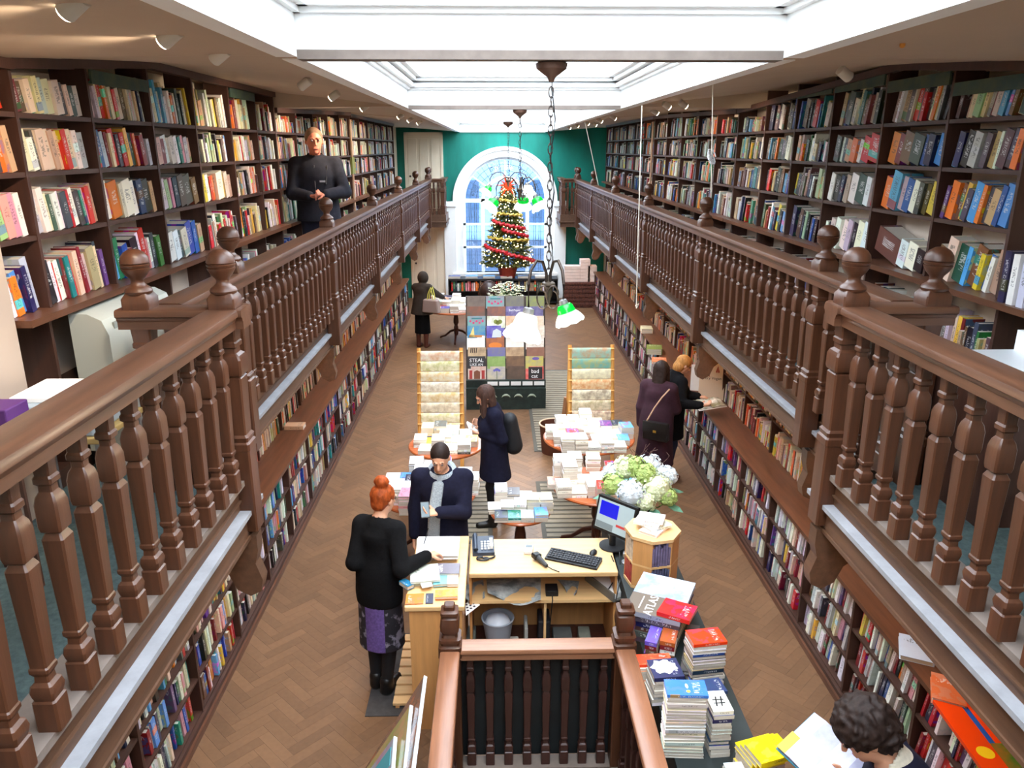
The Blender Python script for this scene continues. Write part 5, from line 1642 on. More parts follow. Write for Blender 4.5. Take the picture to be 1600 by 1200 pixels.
# Christmas tree
tc_ = px(793, 424, y=YB - .75)
zpot = zt_ + .001
top = px(793, 285, y=YB - .75)
tree = ob('christmas_tree', None, loc=(tc_.x, YB - .86, 0), label='lit Christmas tree with red ribbons and star in the arched window', cat='tree')
TH0, TH1 = zpot + .28, top.z
mb = MB(); mb.lathe([(.20, zpot), (.27, zpot + .26), (.29, zpot + .30), (.25, zpot + .30)], 20); build(mb, 'pot', mat('terracotta_cloth', (140, 52, 36), .7, var=.2), tree)
mb = MB(); mb.tube([(0, 0, zpot + .2), (0, 0, TH1)], [.04, .012], 8); build(mb, 'trunk', M_TLEG, tree)
rt = random.Random(5)
mb = MB()
for i in range(5200):
    f_ = rt.random() ** .75
    z = TH0 + (TH1 - TH0) * (1 - f_) * .98 + .02
    rmax = .10 + .70 * f_ ** .85
    lay_ = (z * 7.0) % 1.0
    r_ = rmax * (.55 + .45 * lay_) * (rt.random() ** .4)
    a = rt.uniform(0, 2 * PI)
    c, s = math.cos(a), math.sin(a)
    p = Vector((c * r_, s * r_ * .55, z))
    d = Vector((c, s * .6, -.25 + rt.uniform(-.3, .3))).normalized() * rt.uniform(.07, .15)
    w = Vector((-s, c, rt.uniform(-.5, .5))).normalized() * .02
    mb.add([p - w, p + w, p + d], [(0, 1, 2)]); mb.add([p - Vector((0, 0, .016)), p + Vector((0, 0, .016)), p + d], [(0, 1, 2)])
build(mb, 'needles', mat('fir_needles', (58, 78, 40), .7, vscale=5, col2=(120, 116, 52)), tree, kind='stuff', smooth=0)
M_BULB = mat('fairy_bulb', (255, 240, 200), .4, emit=((255, 226, 160), 9.0))
mb = MB()
for i in range(230):
    f_ = (i + .5) / 230
    z = TH0 + (TH1 - TH0) * (1 - f_) * .95 + .03
    a = rt.uniform(PI, 2 * PI)
    r_ = (.10 + .68 * f_ ** .85) * rt.uniform(.85, 1.02)
    mb.ball((math.cos(a) * r_, math.sin(a) * r_ * .58 - .02, z), .0095, 6, sc=(1, 1, 1.5))
build(mb, 'fairy_lights', M_BULB, tree, kind='stuff')
M_RIB = mat('red_ribbon', (176, 24, 34), .5, var=.3, vscale=20)
M_GOLD = mat('gold_garland', (196, 170, 76), .4, metal=.3, var=.4, vscale=25)
def swag(f0, f1, a0, a1, m_, name, rad):
    mb = MB(); pts = []
    for k in range(26):
        q = k / 25
        f_ = f0 + (f1 - f0) * q; a = R(a0 + (a1 - a0) * q)
        r_ = (.10 + .66 * f_ ** .85) * 1.0
        pts.append((math.cos(a) * r_, math.sin(a) * r_ * .58 - .03, TH0 + (TH1 - TH0) * (1 - f_) * .97 + .02 * math.sin(k * 2.1)))
    mb.tube(pts, [rad * (.7 + .5 * abs(math.sin(k * 1.7))) for k in range(26)], 6)
    build(mb, name, m_, tree)
for f0, f1, a0, a1 in ((.42, .52, 200, 340), (.52, .62, 250, 350), (.72, .80, 185, 270), (.80, .92, 260, 350)):
    swag(f0, f1, a0, a1, M_RIB, 'ribbon', .045)
for f0, f1, a0, a1 in ((.16, .2, 190, 350), (.32, .36, 190, 350), (.62, .66, 190, 350)):
    swag(f0, f1, a0, a1, M_GOLD, 'garland', .035)
mb = MB()
for k in range(11):
    a = 2 * PI * k / 11 + .2
    d = Vector((math.cos(a), -.25, math.sin(a))) * (.34 if k % 2 else .24)
    o = Vector((0, -.05, TH1 - .08))
    n_ = Vector((-math.sin(a), 0, math.cos(a))) * .045
    mb.add([o + n_, o - n_, o + d, o + Vector((0, -.05, 0))], [(0, 3, 2), (3, 1, 2), (0, 2, 1), (0, 1, 3)])
build(mb, 'star', mat('red_star', (214, 60, 30), .5, emit=((214, 60, 20), .8)), tree, smooth=0)
# boxes, basket and flowers at the far end
for k, (u, v, n_, w) in enumerate(((893, 447, 5, .42), (913, 441, 7, .26), (924, 441, 5, .24))):
    p = px(u, v, y=YB - 1.3)
    for i in range(n_):
        boxob('flat_box', (p.x - w / 2, p.y - .15, .68 + i * .085), (p.x + w / 2, p.y + .15, .68 + i * .085 + .08), mat_once('pale_box', (226, 206, 196), .7, var=.08), bevel=.004,
              label='pale flat box, %s from the bottom of the %s stack on the wicker chest' % (ORDN[i], ['widest', 'tallest', 'shortest'][k]), cat='box', group='pale boxes on the wicker chest')
p = px(905, 470, y=YB - 1.35)
t = ob('wicker_chest', None, loc=(p.x, p.y, 0), label='red-brown wicker chest below the stacked pale boxes', cat='chest')
M_WICK = mat('wicker', (104, 60, 46), .7, col2=(60, 32, 26), vscale=26)
boxob('body', (-.42, -.22, 0), (.44, .22, .62), M_WICK, t, .01)
boxob('lid', (-.44, -.24, .62), (.46, .24, .68), M_WICK, t, .01)
for k in range(5):
    boxob('woven_band', (-.43, -.235, .06 + k * .115), (.45, -.22, .13 + k * .115), M_WICK, t, .006)
# ------------------------------------------------------------ things on the counters
q_ = px(958, 820, z=1.10)
t = ob('monitor', None, loc=(q_.x, q_.y, .901), rot=(0, 0, R(-46)), scale=(.92, .92, .82), label='black flat computer monitor with a blue window on screen', cat='monitor')
T_ = Matrix.Rotation(R(-12), 4, 'X')
def mpart(name, a, b, m_, **kw):
    mb = MB(); mb.box(a, b); o = build(mb, name, m_, t, smooth=0, **kw); o.matrix_local = Matrix.Translation((0, 0, .13)) @ T_; return o
mpart('bezel', (-.215, -.02, 0), (.215, .03, .36), M_BLACK)
scr = mpart('screen', (-.195, -.023, .03), (.195, -.02, .335), mat('screen_grey', (150, 166, 170), .2, emit=((150, 166, 170), .35)))
mpart('screen_window', (-.17, -.0245, .17), (.03, -.023, .315), mat('screen_blue', (16, 20, 170), .2, emit=((16, 24, 190), .5)))
mpart('screen_bar', (.03, -.0245, .10), (.18, -.023, .125), mat('screen_red', (170, 60, 60), .2, emit=((170, 60, 60), .3)))
mpart('screen_panel', (-.19, -.0245, .035), (.0, -.023, .10), mat('screen_dim', (110, 122, 126), .2, emit=((110, 122, 126), .25)))
mb = MB(); mb.lathe([(.12, 0), (.12, .014), (.03, .02), (.03, .14)], 20); build(mb, 'foot', M_BLACK, t)
t = ob('keyboard', None, loc=(px(896, 872, z=.92).x, px(896, 872, z=.92).y, .90), rot=(0, 0, R(-24)), label='black keyboard on the pale counter', cat='keyboard')
mb = MB(); mb.prism([(-.08, 0), (.08, 0), (.08, .03), (-.08, .016)], -.22, .22, 'x'); build(mb, 'case', M_BLACK, t, smooth=0)
mb = MB()
for r_ in range(5):
    for k in range(17):
        x, y = -.205 + k * .0245, -.06 + r_ * .027
        z = .019 + (y + .08) / .16 * .014
        mb.box((x, y, z), (x + .020, y + .021, z + .008))
build(mb, 'keys', mat('key_grey', (48, 49, 54), .5), t, kind='stuff', smooth=0)
p = px(927, 862, z=.92)
t = ob('mouse', None, loc=(p.x, p.y, .90), rot=(0, 0, R(-30)), label='black mouse beyond the keyboard', cat='mouse')
mb = MB(); mb.ball((0, 0, .012), .036, 14, sc=(.8, 1.35, .55)); build(mb, 'shell', M_BLACK, t)
mb = MB(); mb.ball((0, .02, .031), .008, 8); build(mb, 'wheel', M_STEEL, t)
p = px(755, 855, z=.92)
t = ob('desk_telephone', None, loc=(p.x, p.y, .90), rot=(0, 0, R(3)), label='blue-grey desk telephone on the pale counter', cat='telephone')
M_TEL = mat('telephone_blue', (52, 62, 78), .45)
mb = MB(); mb.prism([(-.11, 0), (.11, 0), (.11, .065), (-.11, .03)], -.09, .09, 'x'); build(mb, 'base', M_TEL, t, smooth=0)
mb = MB(); mb.tube([(-.065, -.10, .055), (-.065, -.07, .072), (-.065, .07, .088), (-.065, .10, .078)], [.022, .017, .017, .022], 10); build(mb, 'handset', M_TEL, t)
for r_ in range(4):
    for k in range(3):
        x, y = -.02 + k * .027, -.075 + r_ * .03
        boxob('key', (x, y, .035 + (y + .11) * .159), (x + .017, y + .017, .042 + (y + .11) * .159), M_PAPER, t)
mb = MB(); mb.box((.055, -.07, .04), (.08, .07, .069)); build(mb, 'index_card', M_PAPER, t, smooth=0)
mb = MB(); mb.tube([(-.06 + .12 * k / 30 + .035 * math.sin(k * .5), -.13 - .05 * math.sin(PI * k / 30) - .02 * math.cos(k * .5), .012) for k in range(31)], .007, 6); build(mb, 'cord', M_BLACK, t)
p = px(826, 858, z=.92)
t = ob('card_reader', None, loc=(p.x, p.y, .90), rot=(0, 0, R(-8)), label='white card reader on the pale counter', cat='card reader')
boxob('case', (-.035, -.06, 0), (.035, .06, .03), mat('pale_plastic', (206, 210, 214), .5), t, .006)
boxob('display', (-.026, .015, .03), (.026, .05, .033), mat('lcd_dark', (80, 92, 96), .3), t)
boxob('keypad', (-.026, -.05, .03), (.026, .0, .032), M_PAPER, t)
p = px(845, 877, z=.92)
t = ob('barcode_scanner', None, loc=(p.x, p.y, .90), rot=(0, 0, R(30)), label='grey handheld scanner between card reader and keyboard', cat='scanner')
mb = MB(); mb.tube([(0, -.085, .02), (0, -.02, .028), (0, .05, .035)], [.016, .02, .026], 10); build(mb, 'handle', mat('grey_plastic', (64, 66, 68), .5), t)
mb = MB(); mb.box((-.034, .03, .016), (.034, .10, .062)); q_ = build(mb, 'head', M_BLACK, t, smooth=0); q_.modifiers.new('b', 'BEVEL').width = .01
mb = MB(); mb.tube([(0, -.085, .02), (.02, -.14, .01), (.05, -.19, .006)], .004, 6); build(mb, 'lead', M_BLACK, t)
p = px(972, 868, z=.88)
t = ob('webcam', None, loc=(p.x + .03, p.y - .1, RZ2), label='small silver speaker beside the monitor', cat='speaker')
mb = MB(); mb.lathe([(.05, 0), (.05, .02), (.02, .03), (.02, .05), (.042, .07), (.042, .10), (.01, .11)], 16); build(mb, 'body', M_STEEL, t)
for k, (a, b_) in enumerate((((955, 868), (962, 940)), ((968, 862), (948, 925)))):
    mb = MB(); pa = px(*a, z=.93); pb = px(*b_, z=.66)
    mb.tube([pa, (pa + pb) / 2 + Vector((.05, -.04, .03)), pb], .005, 6)
    build(mb, 'cable', M_BLACK, label=['black cable drooping over the counter edge by the keyboard', 'thin black cable looping behind the keyboard end'][k], cat='cable')
# revolving stand
p = px(1020, 826, z=1.30)
t = ob('revolving_stand', None, loc=(p.x, p.y, RZ2), rot=(0, 0, R(12)), label='octagonal beech revolving stand of slim booklets', cat='display stand')
def octo(r_): return [(r_ * math.cos(PI / 8 + k * PI / 4), r_ * math.sin(PI / 8 + k * PI / 4)) for k in range(8)]
mb = MB(); mb.prism(octo(.215), .415, .44, 'z'); build(mb, 'top', M_PALE, t, smooth=0)
mb = MB(); mb.prism(octo(.205), .0, .025, 'z'); build(mb, 'bottom', M_PALE, t, smooth=0)
mb = MB(); mb.prism(octo(.205), .2, .215, 'z'); build(mb, 'shelf', M_PALE, t, smooth=0)
mb = MB(); mb.prism(octo(.14), .025, .415, 'z'); build(mb, 'core', M_PALEY, t, smooth=0)
for k in range(8):
    a = k * PI / 4
    Mx = Matrix.Rotation(a, 4, 'Z')
    if k % 2:
        mb = MB(); mb.add([Mx @ Vector(v) for v in [(.12, -.08, .025), (.189, -.08, .025), (.189, .08, .025), (.12, .08, .025), (.12, -.08, .415), (.189, -.08, .415), (.189, .08, .415), (.12, .08, .415)]], CUBEF)if False else mb.mbox(Mx @ Matrix.Translation((.155, 0, .025)), (.068, .155, .39)); build(mb, 'panel', M_PALEY, t, smooth=0)
    else:
        for r_, z0 in ((0, .03), (1, .218)):
            mb = MB()
            for j in range(7):
                mb.mbox(Mx @ Matrix.Translation((.155, -.066 + j * .0215, z0)), (.06, .017, .15 + .02 * ((j * 7 + k) % 3)))
            build(mb, 'booklets', mat_once('booklet_%s' % 'abcdefgh'[(k + r_) % 8], [(96, 104, 140), (160, 50, 50), (120, 124, 150), (70, 76, 110), (170, 60, 60), (206, 190, 170), (84, 90, 120), (110, 100, 130)][(k + r_) % 8], .5, var=.3, vscale=30), t, kind='stuff', smooth=0)
for i, (dx, dy, a) in enumerate(((.0, -.03, .9), (.02, 0, .5), (-.03, .02, -.5), (-.01, .03, -.35))):
    lay('white', p.x + dx, p.y + dy, RZ2 + .441 + i * .021, .15, .2, .02, a, label='white paperback, %s of the untidy pile on the revolving stand' % ['lowest', 'second lowest', 'second highest', 'topmost'][i])
# hydrangeas
p = px(998, 762, z=1.22)
t = ob('hydrangea_arrangement', None, loc=(p.x, p.y, RZ2), label='large white and green hydrangea arrangement behind the monitor', cat='flowers')
mb = MB(); mb.lathe([(.09, 0), (.12, .04), (.14, .16), (.11, .25), (.12, .28)], 20); build(mb, 'vase', mat('dark_glaze', (40, 44, 40), .25), t)
rh = random.Random(3)
M_HW = mat('hydrangea_white', (226, 232, 236), .7, var=.1, vscale=30); M_HG = mat('hydrangea_green', (176, 196, 116), .7, var=.2, vscale=30); M_HM = mat('hydrangea_cream', (220, 226, 186), .7, var=.15, vscale=30)
heads = [(-.23, -.02, .40, .11, M_HG), (-.10, .12, .50, .12, M_HM), (-.02, .06, .53, .10, M_HG), (.11, .14, .49, .13, M_HW), (-.10, -.16, .38, .13, M_HW), (.14, -.10, .40, .14, M_HM), (.24, .04, .44, .11, M_HW), (-.22, .13, .44, .10, M_HW), (.05, -.02, .50, .11, M_HG), (.02, -.18, .31, .10, M_HM), (.22, -.14, .33, .09, M_HG)]
for hx, hy, hz_, hr, m_ in heads:
    mb = MB()
    for k in range(70):
        z = rh.uniform(-.5, 1); a = rh.uniform(0, 2 * PI); r_ = math.sqrt(max(0, 1 - z * z))
        nv = Vector((r_ * math.cos(a), r_ * math.sin(a), z))
        c = Vector((hx, hy, hz_)) + nv * hr * rh.uniform(.86, 1.04)
        u_ = nv.orthogonal().normalized(); w_ = nv.cross(u_)
        s_ = rh.uniform(.018, .026)
        for j in range(4):
            b0 = u_ * math.cos(j * PI / 2) + w_ * math.sin(j * PI / 2); b1 = u_ * math.cos(j * PI / 2 + PI / 2) + w_ * math.sin(j * PI / 2 + PI / 2)
            mb.add([c, c + b0 * s_ * .8 + nv * .004, c + (b0 + b1) * s_ * .75 - nv * .002, c + b1 * s_ * .8 + nv * .004], [(0, 1, 2, 3)])
    mb.ball((hx, hy, hz_), hr * .82, 12)
    build(mb, 'flower_head', m_, t, smooth=0)
    mb = MB(); mb.tube([(hx * .2, hy * .2, .24), (hx * .7, hy * .7, hz_ - .12), (hx, hy, hz_ - .04)], .006, 5); build(mb, 'stem', mat_once('stem_green', (84, 116, 66), .6), t)
for k, (lx, ly, lz, a) in enumerate(((-.27, -.14, .27, 3.6), (-.2, -.22, .30, 4.3), (-.33, -.05, .30, 3.1), (.1, -.27, .24, 4.9), (.28, -.2, .26, 5.6), (.0, -.26, .22, 4.6), (.33, .02, .32, 0.1))):
    d = Vector((math.cos(a), math.sin(a), -.25)); w_ = Vector((-math.sin(a), math.cos(a), 0))
    b0 = Vector((lx, ly, lz)) - d * .08
    mb = MB(); L = .15
    ring = [b0, b0 + d * L * .3 + w_ * .045, b0 + d * L * .7 + w_ * .05, b0 + d * L * 1.1, b0 + d * L * .7 - w_ * .05, b0 + d * L * .3 - w_ * .045]
    mid = [b0 + d * L * .35 + Vector((0, 0, -.012)), b0 + d * L * .7 + Vector((0, 0, -.012))]
    vs = ring + mid
    mb.add(vs, [(0, 1, 6), (1, 2, 7, 6), (2, 3, 7), (3, 4, 7), (4, 5, 6, 7), (5, 0, 6)])
    build(mb, 'leaf', mat_once('hydrangea_leaf', (92, 140, 116), .5, var=.2, vscale=10), t, smooth=0)
rt2 = random.Random(4)
mb = MB()
for k in range(9):
    a = rt2.uniform(0, 6.28); o = Vector((.1 * math.cos(a), .1 * math.sin(a) + .08, .45)); pts = [o]
    for j in range(5):
        o = o + Vector((rt2.uniform(-.06, .07), rt2.uniform(-.03, .04), rt2.uniform(.02, .08))); pts.append(o)
    mb.tube(pts, .0025, 4)
build(mb, 'twigs', mat_once('twig_brown', (96, 70, 62), .7), t, kind='stuff')

# stacks on the side counter, each pile read from the photograph
def qlay(name_c, corner, z, t, label, rgb=None, bn=None, spine='near'):
    """a book whose cover fills the four pixels tl, tr, br, bl on the plane of its top"""
    tl, tr_, br_, bl = [px(u, v, z=z + t) for u, v in corner]
    ex = ((tr_ - tl) + (br_ - bl)) / 2
    ey = ((tl - bl) + (tr_ - br_)) / 2
    c = (tl + tr_ + br_ + bl) / 4
    h = ex.length; w = ey.length
    ex = ex.normalized(); ey = (ey - ex * ey.dot(ex)).normalized()
    if spine == 'far':
        ey = -ey; ex = -ex
    elif spine == 'left':
        ex, ey = -ey, ex; w, h = h, w
    elif spine == 'right':
        ex, ey = ey, -ex; w, h = h, w
    o = c - ex * h / 2 - ey * w / 2
    Mx = Matrix(((0, ey.x * w, ex.x * h, o.x), (0, ey.y * w, ex.y * h, o.y), (t, 0, 0, z), (0, 0, 0, 1)))
    BOOKS.append({'M': Mx, 'c': name_c, 'rgb': rgb or PALC[name_c], 'where': ('x', 0, 'pile', '', 'books on the side counter'), 'ord': (0, 1, t), 'r': rb.random(), 'label': label, 'name': bn or 'book', 'cover': True})
    return c, ex, ey, w, h
def under(c, ex, w, h, z0, z1, n_, names, desc, turn=PI, jit=.006):
    t = (z1 - z0) / n_
    ang = math.atan2(ex.y, ex.x)
    for i in range(n_):
        lay(names[(n_ - 1 - i) % len(names)], c.x + rb.uniform(-jit, jit), c.y + rb.uniform(-jit, jit), z0 + i * t + .0005, w * rb.uniform(.94, 1), h * rb.uniform(.94, 1), t - .0008, ang + (turn if rb.random() < .8 else 0) + rb.uniform(-.03, .03),
            where=('c', 0, 'pile', desc, 'books on the side counter'), ordinal=(i, n_ + 1, t))
# atlas with red book on it
c, ex, ey, w, h = qlay('pale grey', ((981, 889), (1062, 911), (1090, 973), (1002, 957)), 1.07, .035, 'large atlas with a pale blue map cover under the red book', rgb=(150, 156, 172), bn='atlas')
atl = (c, ex, ey, w, h)
under(c, ex, w * .96, h * .96, RZ2, 1.07, 5, ['dark grey', 'navy', 'brown', 'dark grey'], 'pile beneath the map atlas', turn=0)
zt_ = 1.105 + .0012
def slab(name, fx0, fx1, fy0, fy1, m_, z0=zt_, th=.0006, label=None, fr=None):
    c, ex, ey, w, h = fr or atl
    mb = MB(); o = c - ex * h / 2 - ey * w / 2
    vs = [Vector((*(o + ex * (a * h) + ey * (b_ * w)).xy, z0 + k * th)) for k in (0, 1) for a, b_ in ((fx0, fy0), (fx1, fy0), (fx1, fy1), (fx0, fy1))]
    mb.add(vs, CUBE_FACES)
    return mb
CUBE_FACES = [(3, 2, 1, 0), (4, 5, 6, 7), (0, 1, 5, 4), (1, 2, 6, 5), (2, 3, 7, 6), (3, 0, 4, 7)]
DECALS = []     # printed pieces to hang on a labelled book once the books exist
def decal(mb, name, m_, label): DECALS.append((mb, name, m_, label))
AL = 'large atlas with a pale blue map cover under the red book'
decal(slab('map', 0, 1, .46, 1, None), 'map_print', mat('map_print', (206, 224, 240), .3, col2=(150, 170, 210), vscale=7), AL)
decal(slab('band', 0, 1, 0, .46, None), 'brown_band', mat('atlas_brown', (112, 100, 88), .4), AL)
decal(slab('rule', .22, .24, .10, .40, None, zt_ + .0007), 'white_rule', M_PAPER, AL)
ATLAS_TXT = (c, ex, ey, w, h)
c, ex, ey, w, h = qlay('red', ((1029, 931), (1077, 947), (1091, 971), (1038, 958)), 1.108, .03, 'red hardback lying on the map atlas', rgb=(206, 36, 30))
c, ex, ey, w, h = qlay('purple', ((1008, 963), (1026, 967), (1040, 1007), (1022, 1003)), .99, .03, 'violet and orange illustrated book below the map atlas', rgb=(110, 84, 190))
under(c, ex, w, h, RZ2, .99, 4, ['dark red', 'brown', 'purple'], 'pile under the violet illustrated book', turn=0)
c, ex, ey, w, h = qlay('orange', ((1029, 966), (1052, 972), (1066, 1006), (1042, 1003)), 1.0, .03, 'burnt orange book next to the violet illustrated book', rgb=(170, 84, 34))
under(c, ex, w, h, RZ2, 1.0, 4, ['dark red', 'white', 'brown'], 'pile under the burnt orange book', turn=0)
c, ex, ey, w, h = qlay('dark grey', ((1055, 972), (1073, 977), (1106, 1052), (1084, 1050)), .92, .03, 'long dark atlas standing proud below the orange-red guide', rgb=(72, 66, 64))
# orange-red guide stack
c, ex, ey, w, h = qlay('orange', ((1072, 984), (1122, 980), (1136, 1002), (1083, 1008)), 1.16, .022, 'orange-red guide on top of the blue and grey stack', rgb=(234, 62, 14))
under(c, ex, w * 1.05, h * 1.0, RZ2, 1.16, 12, ['blue', 'pale grey', 'blue', 'dark grey', 'pale grey', 'teal', 'tan', 'navy', 'dark grey', 'pale grey'], 'pile under the orange-red guide')
# left pair by the stair rail
c, ex, ey, w, h = qlay('orange', ((993, 1022), (1045, 1021), (1052, 1036), (1000, 1040)), .99, .02, 'orange-red guide against the stair rail', rgb=(234, 62, 14))
under(c, ex, w * 1.2, h, RZ2, .99, 7, ['white', 'orange', 'navy', 'white'], 'pile against the stair rail')
c, ex, ey, w, h = qlay('navy', ((1008, 1031), (1054, 1028), (1072, 1056), (1025, 1060)), 1.04, .026, 'navy book with a white splash by the stair rail', rgb=(40, 40, 84))
NV = (c, ex, ey, w, h)
mb = MB(); o = c - ex * h / 2 - ey * w / 2
pts = []
for k in range(18):
    a = 2 * PI * k / 18; rr_ = .36 + .07 * math.sin(k * 2.3)
    q_ = o + ex * (h * (.46 + rr_ * math.cos(a) * 1.1)) + ey * (w * (.56 + rr_ * math.sin(a)))
    pts.append((q_.x, q_.y))
mb.prism(pts, 1.0672, 1.0678, 'z')
decal(mb, 'white_splash', M_PAPER, 'navy book with a white splash by the stair rail')
under(c, ex, w, h, RZ2, 1.04, 8, ['navy', 'pale grey', 'pale grey', 'white'], 'pile under the navy splash book')
# tall blue stack
c, ex, ey, w, h = qlay('blue', ((1037, 1061), (1101, 1063), (1107, 1087), (1043, 1086)), 1.26, .018, 'bright blue paperback with a yellow dot on the tallest stack', rgb=(58, 120, 206))
BL = (c, ex, ey, w, h)
under(c, ex, w, h, RZ2, 1.26, 19, ['pale grey', 'white', 'pale grey', 'cream'], 'tallest pile on the side counter', jit=.004)
o = c - ex * h / 2 - ey * w / 2
mb = MB(); q_ = o + ex * h * .53 + ey * w * .24; mb.prism([(q_.x + .011 * math.cos(k), q_.y + .011 * math.sin(k)) for k in np.arange(0, 6.28, .4)], 1.2792, 1.2798, 'z'); decal(mb, 'yellow_dot', mat('dot_yellow', (240, 220, 80), .5), 'bright blue paperback with a yellow dot on the tallest stack')
mb = MB(); q_ = o + ex * h * .52 + ey * w * .58; mb.prism([(q_.x + .008 * math.cos(k), q_.y + .02 * math.sin(k)) for k in np.arange(0, 6.28, .6)], 1.2792, 1.2798, 'z'); decal(mb, 'white_motif', M_PAPER, 'bright blue paperback with a yellow dot on the tallest stack')
# white book with a black sign
c, ex, ey, w, h = qlay('white', ((1106, 1080), (1130, 1079), (1147, 1110), (1108, 1113)), 1.14, .026, 'white book with a black hash sign beside the tallest stack', rgb=(236, 232, 220))
WB = (c, ex, ey, w, h)
under(c, ex, w, h, RZ2, 1.14, 11, ['blue', 'navy', 'pale grey', 'blue', 'pale grey', 'dark grey', 'dark red', 'navy'], 'pile under the hash sign book')
c, ex, ey, w, h = qlay('navy', ((1094, 1062), (1124, 1058), (1136, 1080), (1104, 1084)), 1.12, .02, 'navy paperback behind the hash sign book', rgb=(40, 60, 100))
under(c, ex, w, h, RZ2, 1.12, 9, ['navy', 'pale grey', 'dark grey'], 'pile behind the hash sign book')
# yellow stack
for k, (du, dz) in enumerate(((0, 0), (-7, -.034), (-14, -.068))):
    c, ex, ey, w, h = qlay('yellow', ((1162 + du, 1160), (1214 + du, 1146), (1245 + du, 1178), (1190 + du, 1194)), 1.10 + dz, .032, 'yellow lettered book, %s of the yellow stack' % ['top', 'second', 'third'][k], rgb=(240, 206, 10), spine='near')
    if k == 0: YL = (c, ex, ey, w, h)
under(c, ex, w, h, RZ2, 1.03, 5, ['yellow', 'pale grey', 'yellow', 'white'], 'pile under the yellow stack')
c, ex, ey, w, h = qlay('white', ((1131, 1192), (1158, 1190), (1170, 1214), (1140, 1216)), .98, .02, 'white booklet low in front of the yellow stack', rgb=(220, 232, 238))
under(c, ex, w, h, RZ2, .98, 5, ['navy', 'white', 'teal'], 'pile under the low white booklet')
# papers and books on the pedestal
for k, (cn, corner, z, t_, lb, rgb_) in enumerate((
    ('white', ((676, 838), (717, 838), (717, 868), (670, 869)), 1.10, .03, 'stack of white sheets on the counter block', (246, 246, 246)),
    ('white', ((651, 839), (675, 838), (672, 872), (652, 872)), 1.10, .012, 'white writing pad under the writing hand', (240, 240, 244)),
    ('dark grey', ((676, 880), (718, 880), (718, 896), (682, 896)), 1.07, .03, 'dark illustrated cover below the white sheets', (110, 104, 116)),
    ('pale green', ((641, 884), (684, 880), (688, 906), (640, 910)), 1.09, .014, 'loose pale green sheets beside the black jumper', (222, 230, 220)),
    ('white', ((655, 908), (676, 904), (672, 916), (660, 918)), 1.083, .006, 'crumpled white slip in front of the green sheets', (240, 240, 240)),
    ('sky blue', ((676, 898), (698, 896), (700, 912), (676, 914)), 1.06, .02, 'teal and white leaflet pile on the counter block', (120, 190, 200)),
    ('white', ((699, 896), (716, 896), (716, 912), (699, 913)), 1.06, .022, 'white card stack at the counter block edge', (236, 226, 220)),
    ('blue', ((630, 908), (640, 900), (640, 916), (630, 917)), 1.06, .03, 'blue-teal book at the jumper hem', (24, 110, 150)),
    ('orange', ((634, 928), (662, 927), (662, 943), (634, 944)), 1.051, .006, 'orange card with white lanterns at the front edge', (216, 120, 30)),
    ('navy', ((665, 927), (677, 927), (677, 942), (665, 943)), 1.051, .006, 'small dark blue card at the front edge', (44, 50, 76)),
    ('orange', ((680, 922), (715, 920), (715, 932), (680, 933)), 1.06, .02, 'orange boxed cards at the front edge', (240, 140, 20)))):
    qlay(cn, corner, z, t_, lb, rgb=rgb_, bn=['paper_stack', 'writing_pad', 'book', 'paper', 'paper_slip', 'leaflet', 'card_stack', 'book', 'card', 'card', 'card_box'][k], spine='far')
for z0, z1, cs in ((1.0505, 1.10, ((676, 838), (717, 838), (717, 868), (670, 869))), (1.0505, 1.10, ((651, 839), (675, 838), (672, 872), (652, 872))), (1.0505, 1.07, ((676, 880), (718, 880), (718, 896), (682, 896))), (1.0505, 1.09, ((641, 884), (684, 880), (688, 906), (640, 910))), (1.0505, 1.06, ((699, 896), (716, 896), (716, 912), (699, 913))), (1.0505, 1.06, ((680, 922), (715, 920), (715, 932), (680, 933)))):
    pts = [px(u, v, z=z1) for u, v in cs]
    c = sum(pts, Vector()) / 4; ex = (pts[1] - pts[0]); w = (pts[0] - pts[3]).length * .92; h = ex.length * .95
    under(c, ex.normalized(), w, h, z0, z1, max(1, int((z1 - z0) / .02)), ['pale grey', 'white', 'tan'], 'low pile at pixelless spot' if False else 'low pile on the counter block, %s' % ['under the white sheets', 'under the writing pad', 'under the dark cover', 'under the green sheets', 'under the white cards', 'under the orange box'][[838, 839, 880, 884, 896, 922].index(cs[0][1])])
p = px(663, 848, z=1.13)
mb = MB(); mb.tube([p + Vector((0, -.02, .0)), p + Vector((.03, .05, .10))], .004, 6); build(mb, 'pen', M_BLACK, label='dark pen in the writing hand', cat='pen')
# under the counter: papers, bin, telephone socket
def sheet(name, corner, z, m_, label, cat, curl=.03):
    ps = [px(u, v, z=z) for u, v in corner]
    mb = MB(); n_ = 8
    top_, bot = [], []
    for i in range(n_ + 1):
        for j in range(3):
            a = ps[0].lerp(ps[1], i / n_); b_ = ps[3].lerp(ps[2], i / n_)
            q_ = a.lerp(b_, j / 2) + Vector((0, 0, curl * math.sin(i / n_ * PI * 1.5 + j) * (j / 2)))
            top_.append(q_); bot.append(q_ - Vector((0, 0, .0015)))
    k = len(top_)
    fs = []
    for i in range(n_):
        for j in range(2):
            a = i * 3 + j
            fs += [(a, a + 1, a + 4, a + 3), (k + a, k + a + 3, k + a + 4, k + a + 1)]
    mb.add(top_ + bot, fs)
    return build(mb, name, m_, label=label, cat=cat, smooth=60)
M_NEWS = mat('newsprint', (190, 196, 196), .7, col2=(110, 118, 122), vscale=9)
sheet('newspaper', ((760, 905), (845, 903), (845, 940), (762, 934)), .64, M_NEWS, 'curling newspaper spread hanging over the under-counter shelf', 'newspaper', .05)
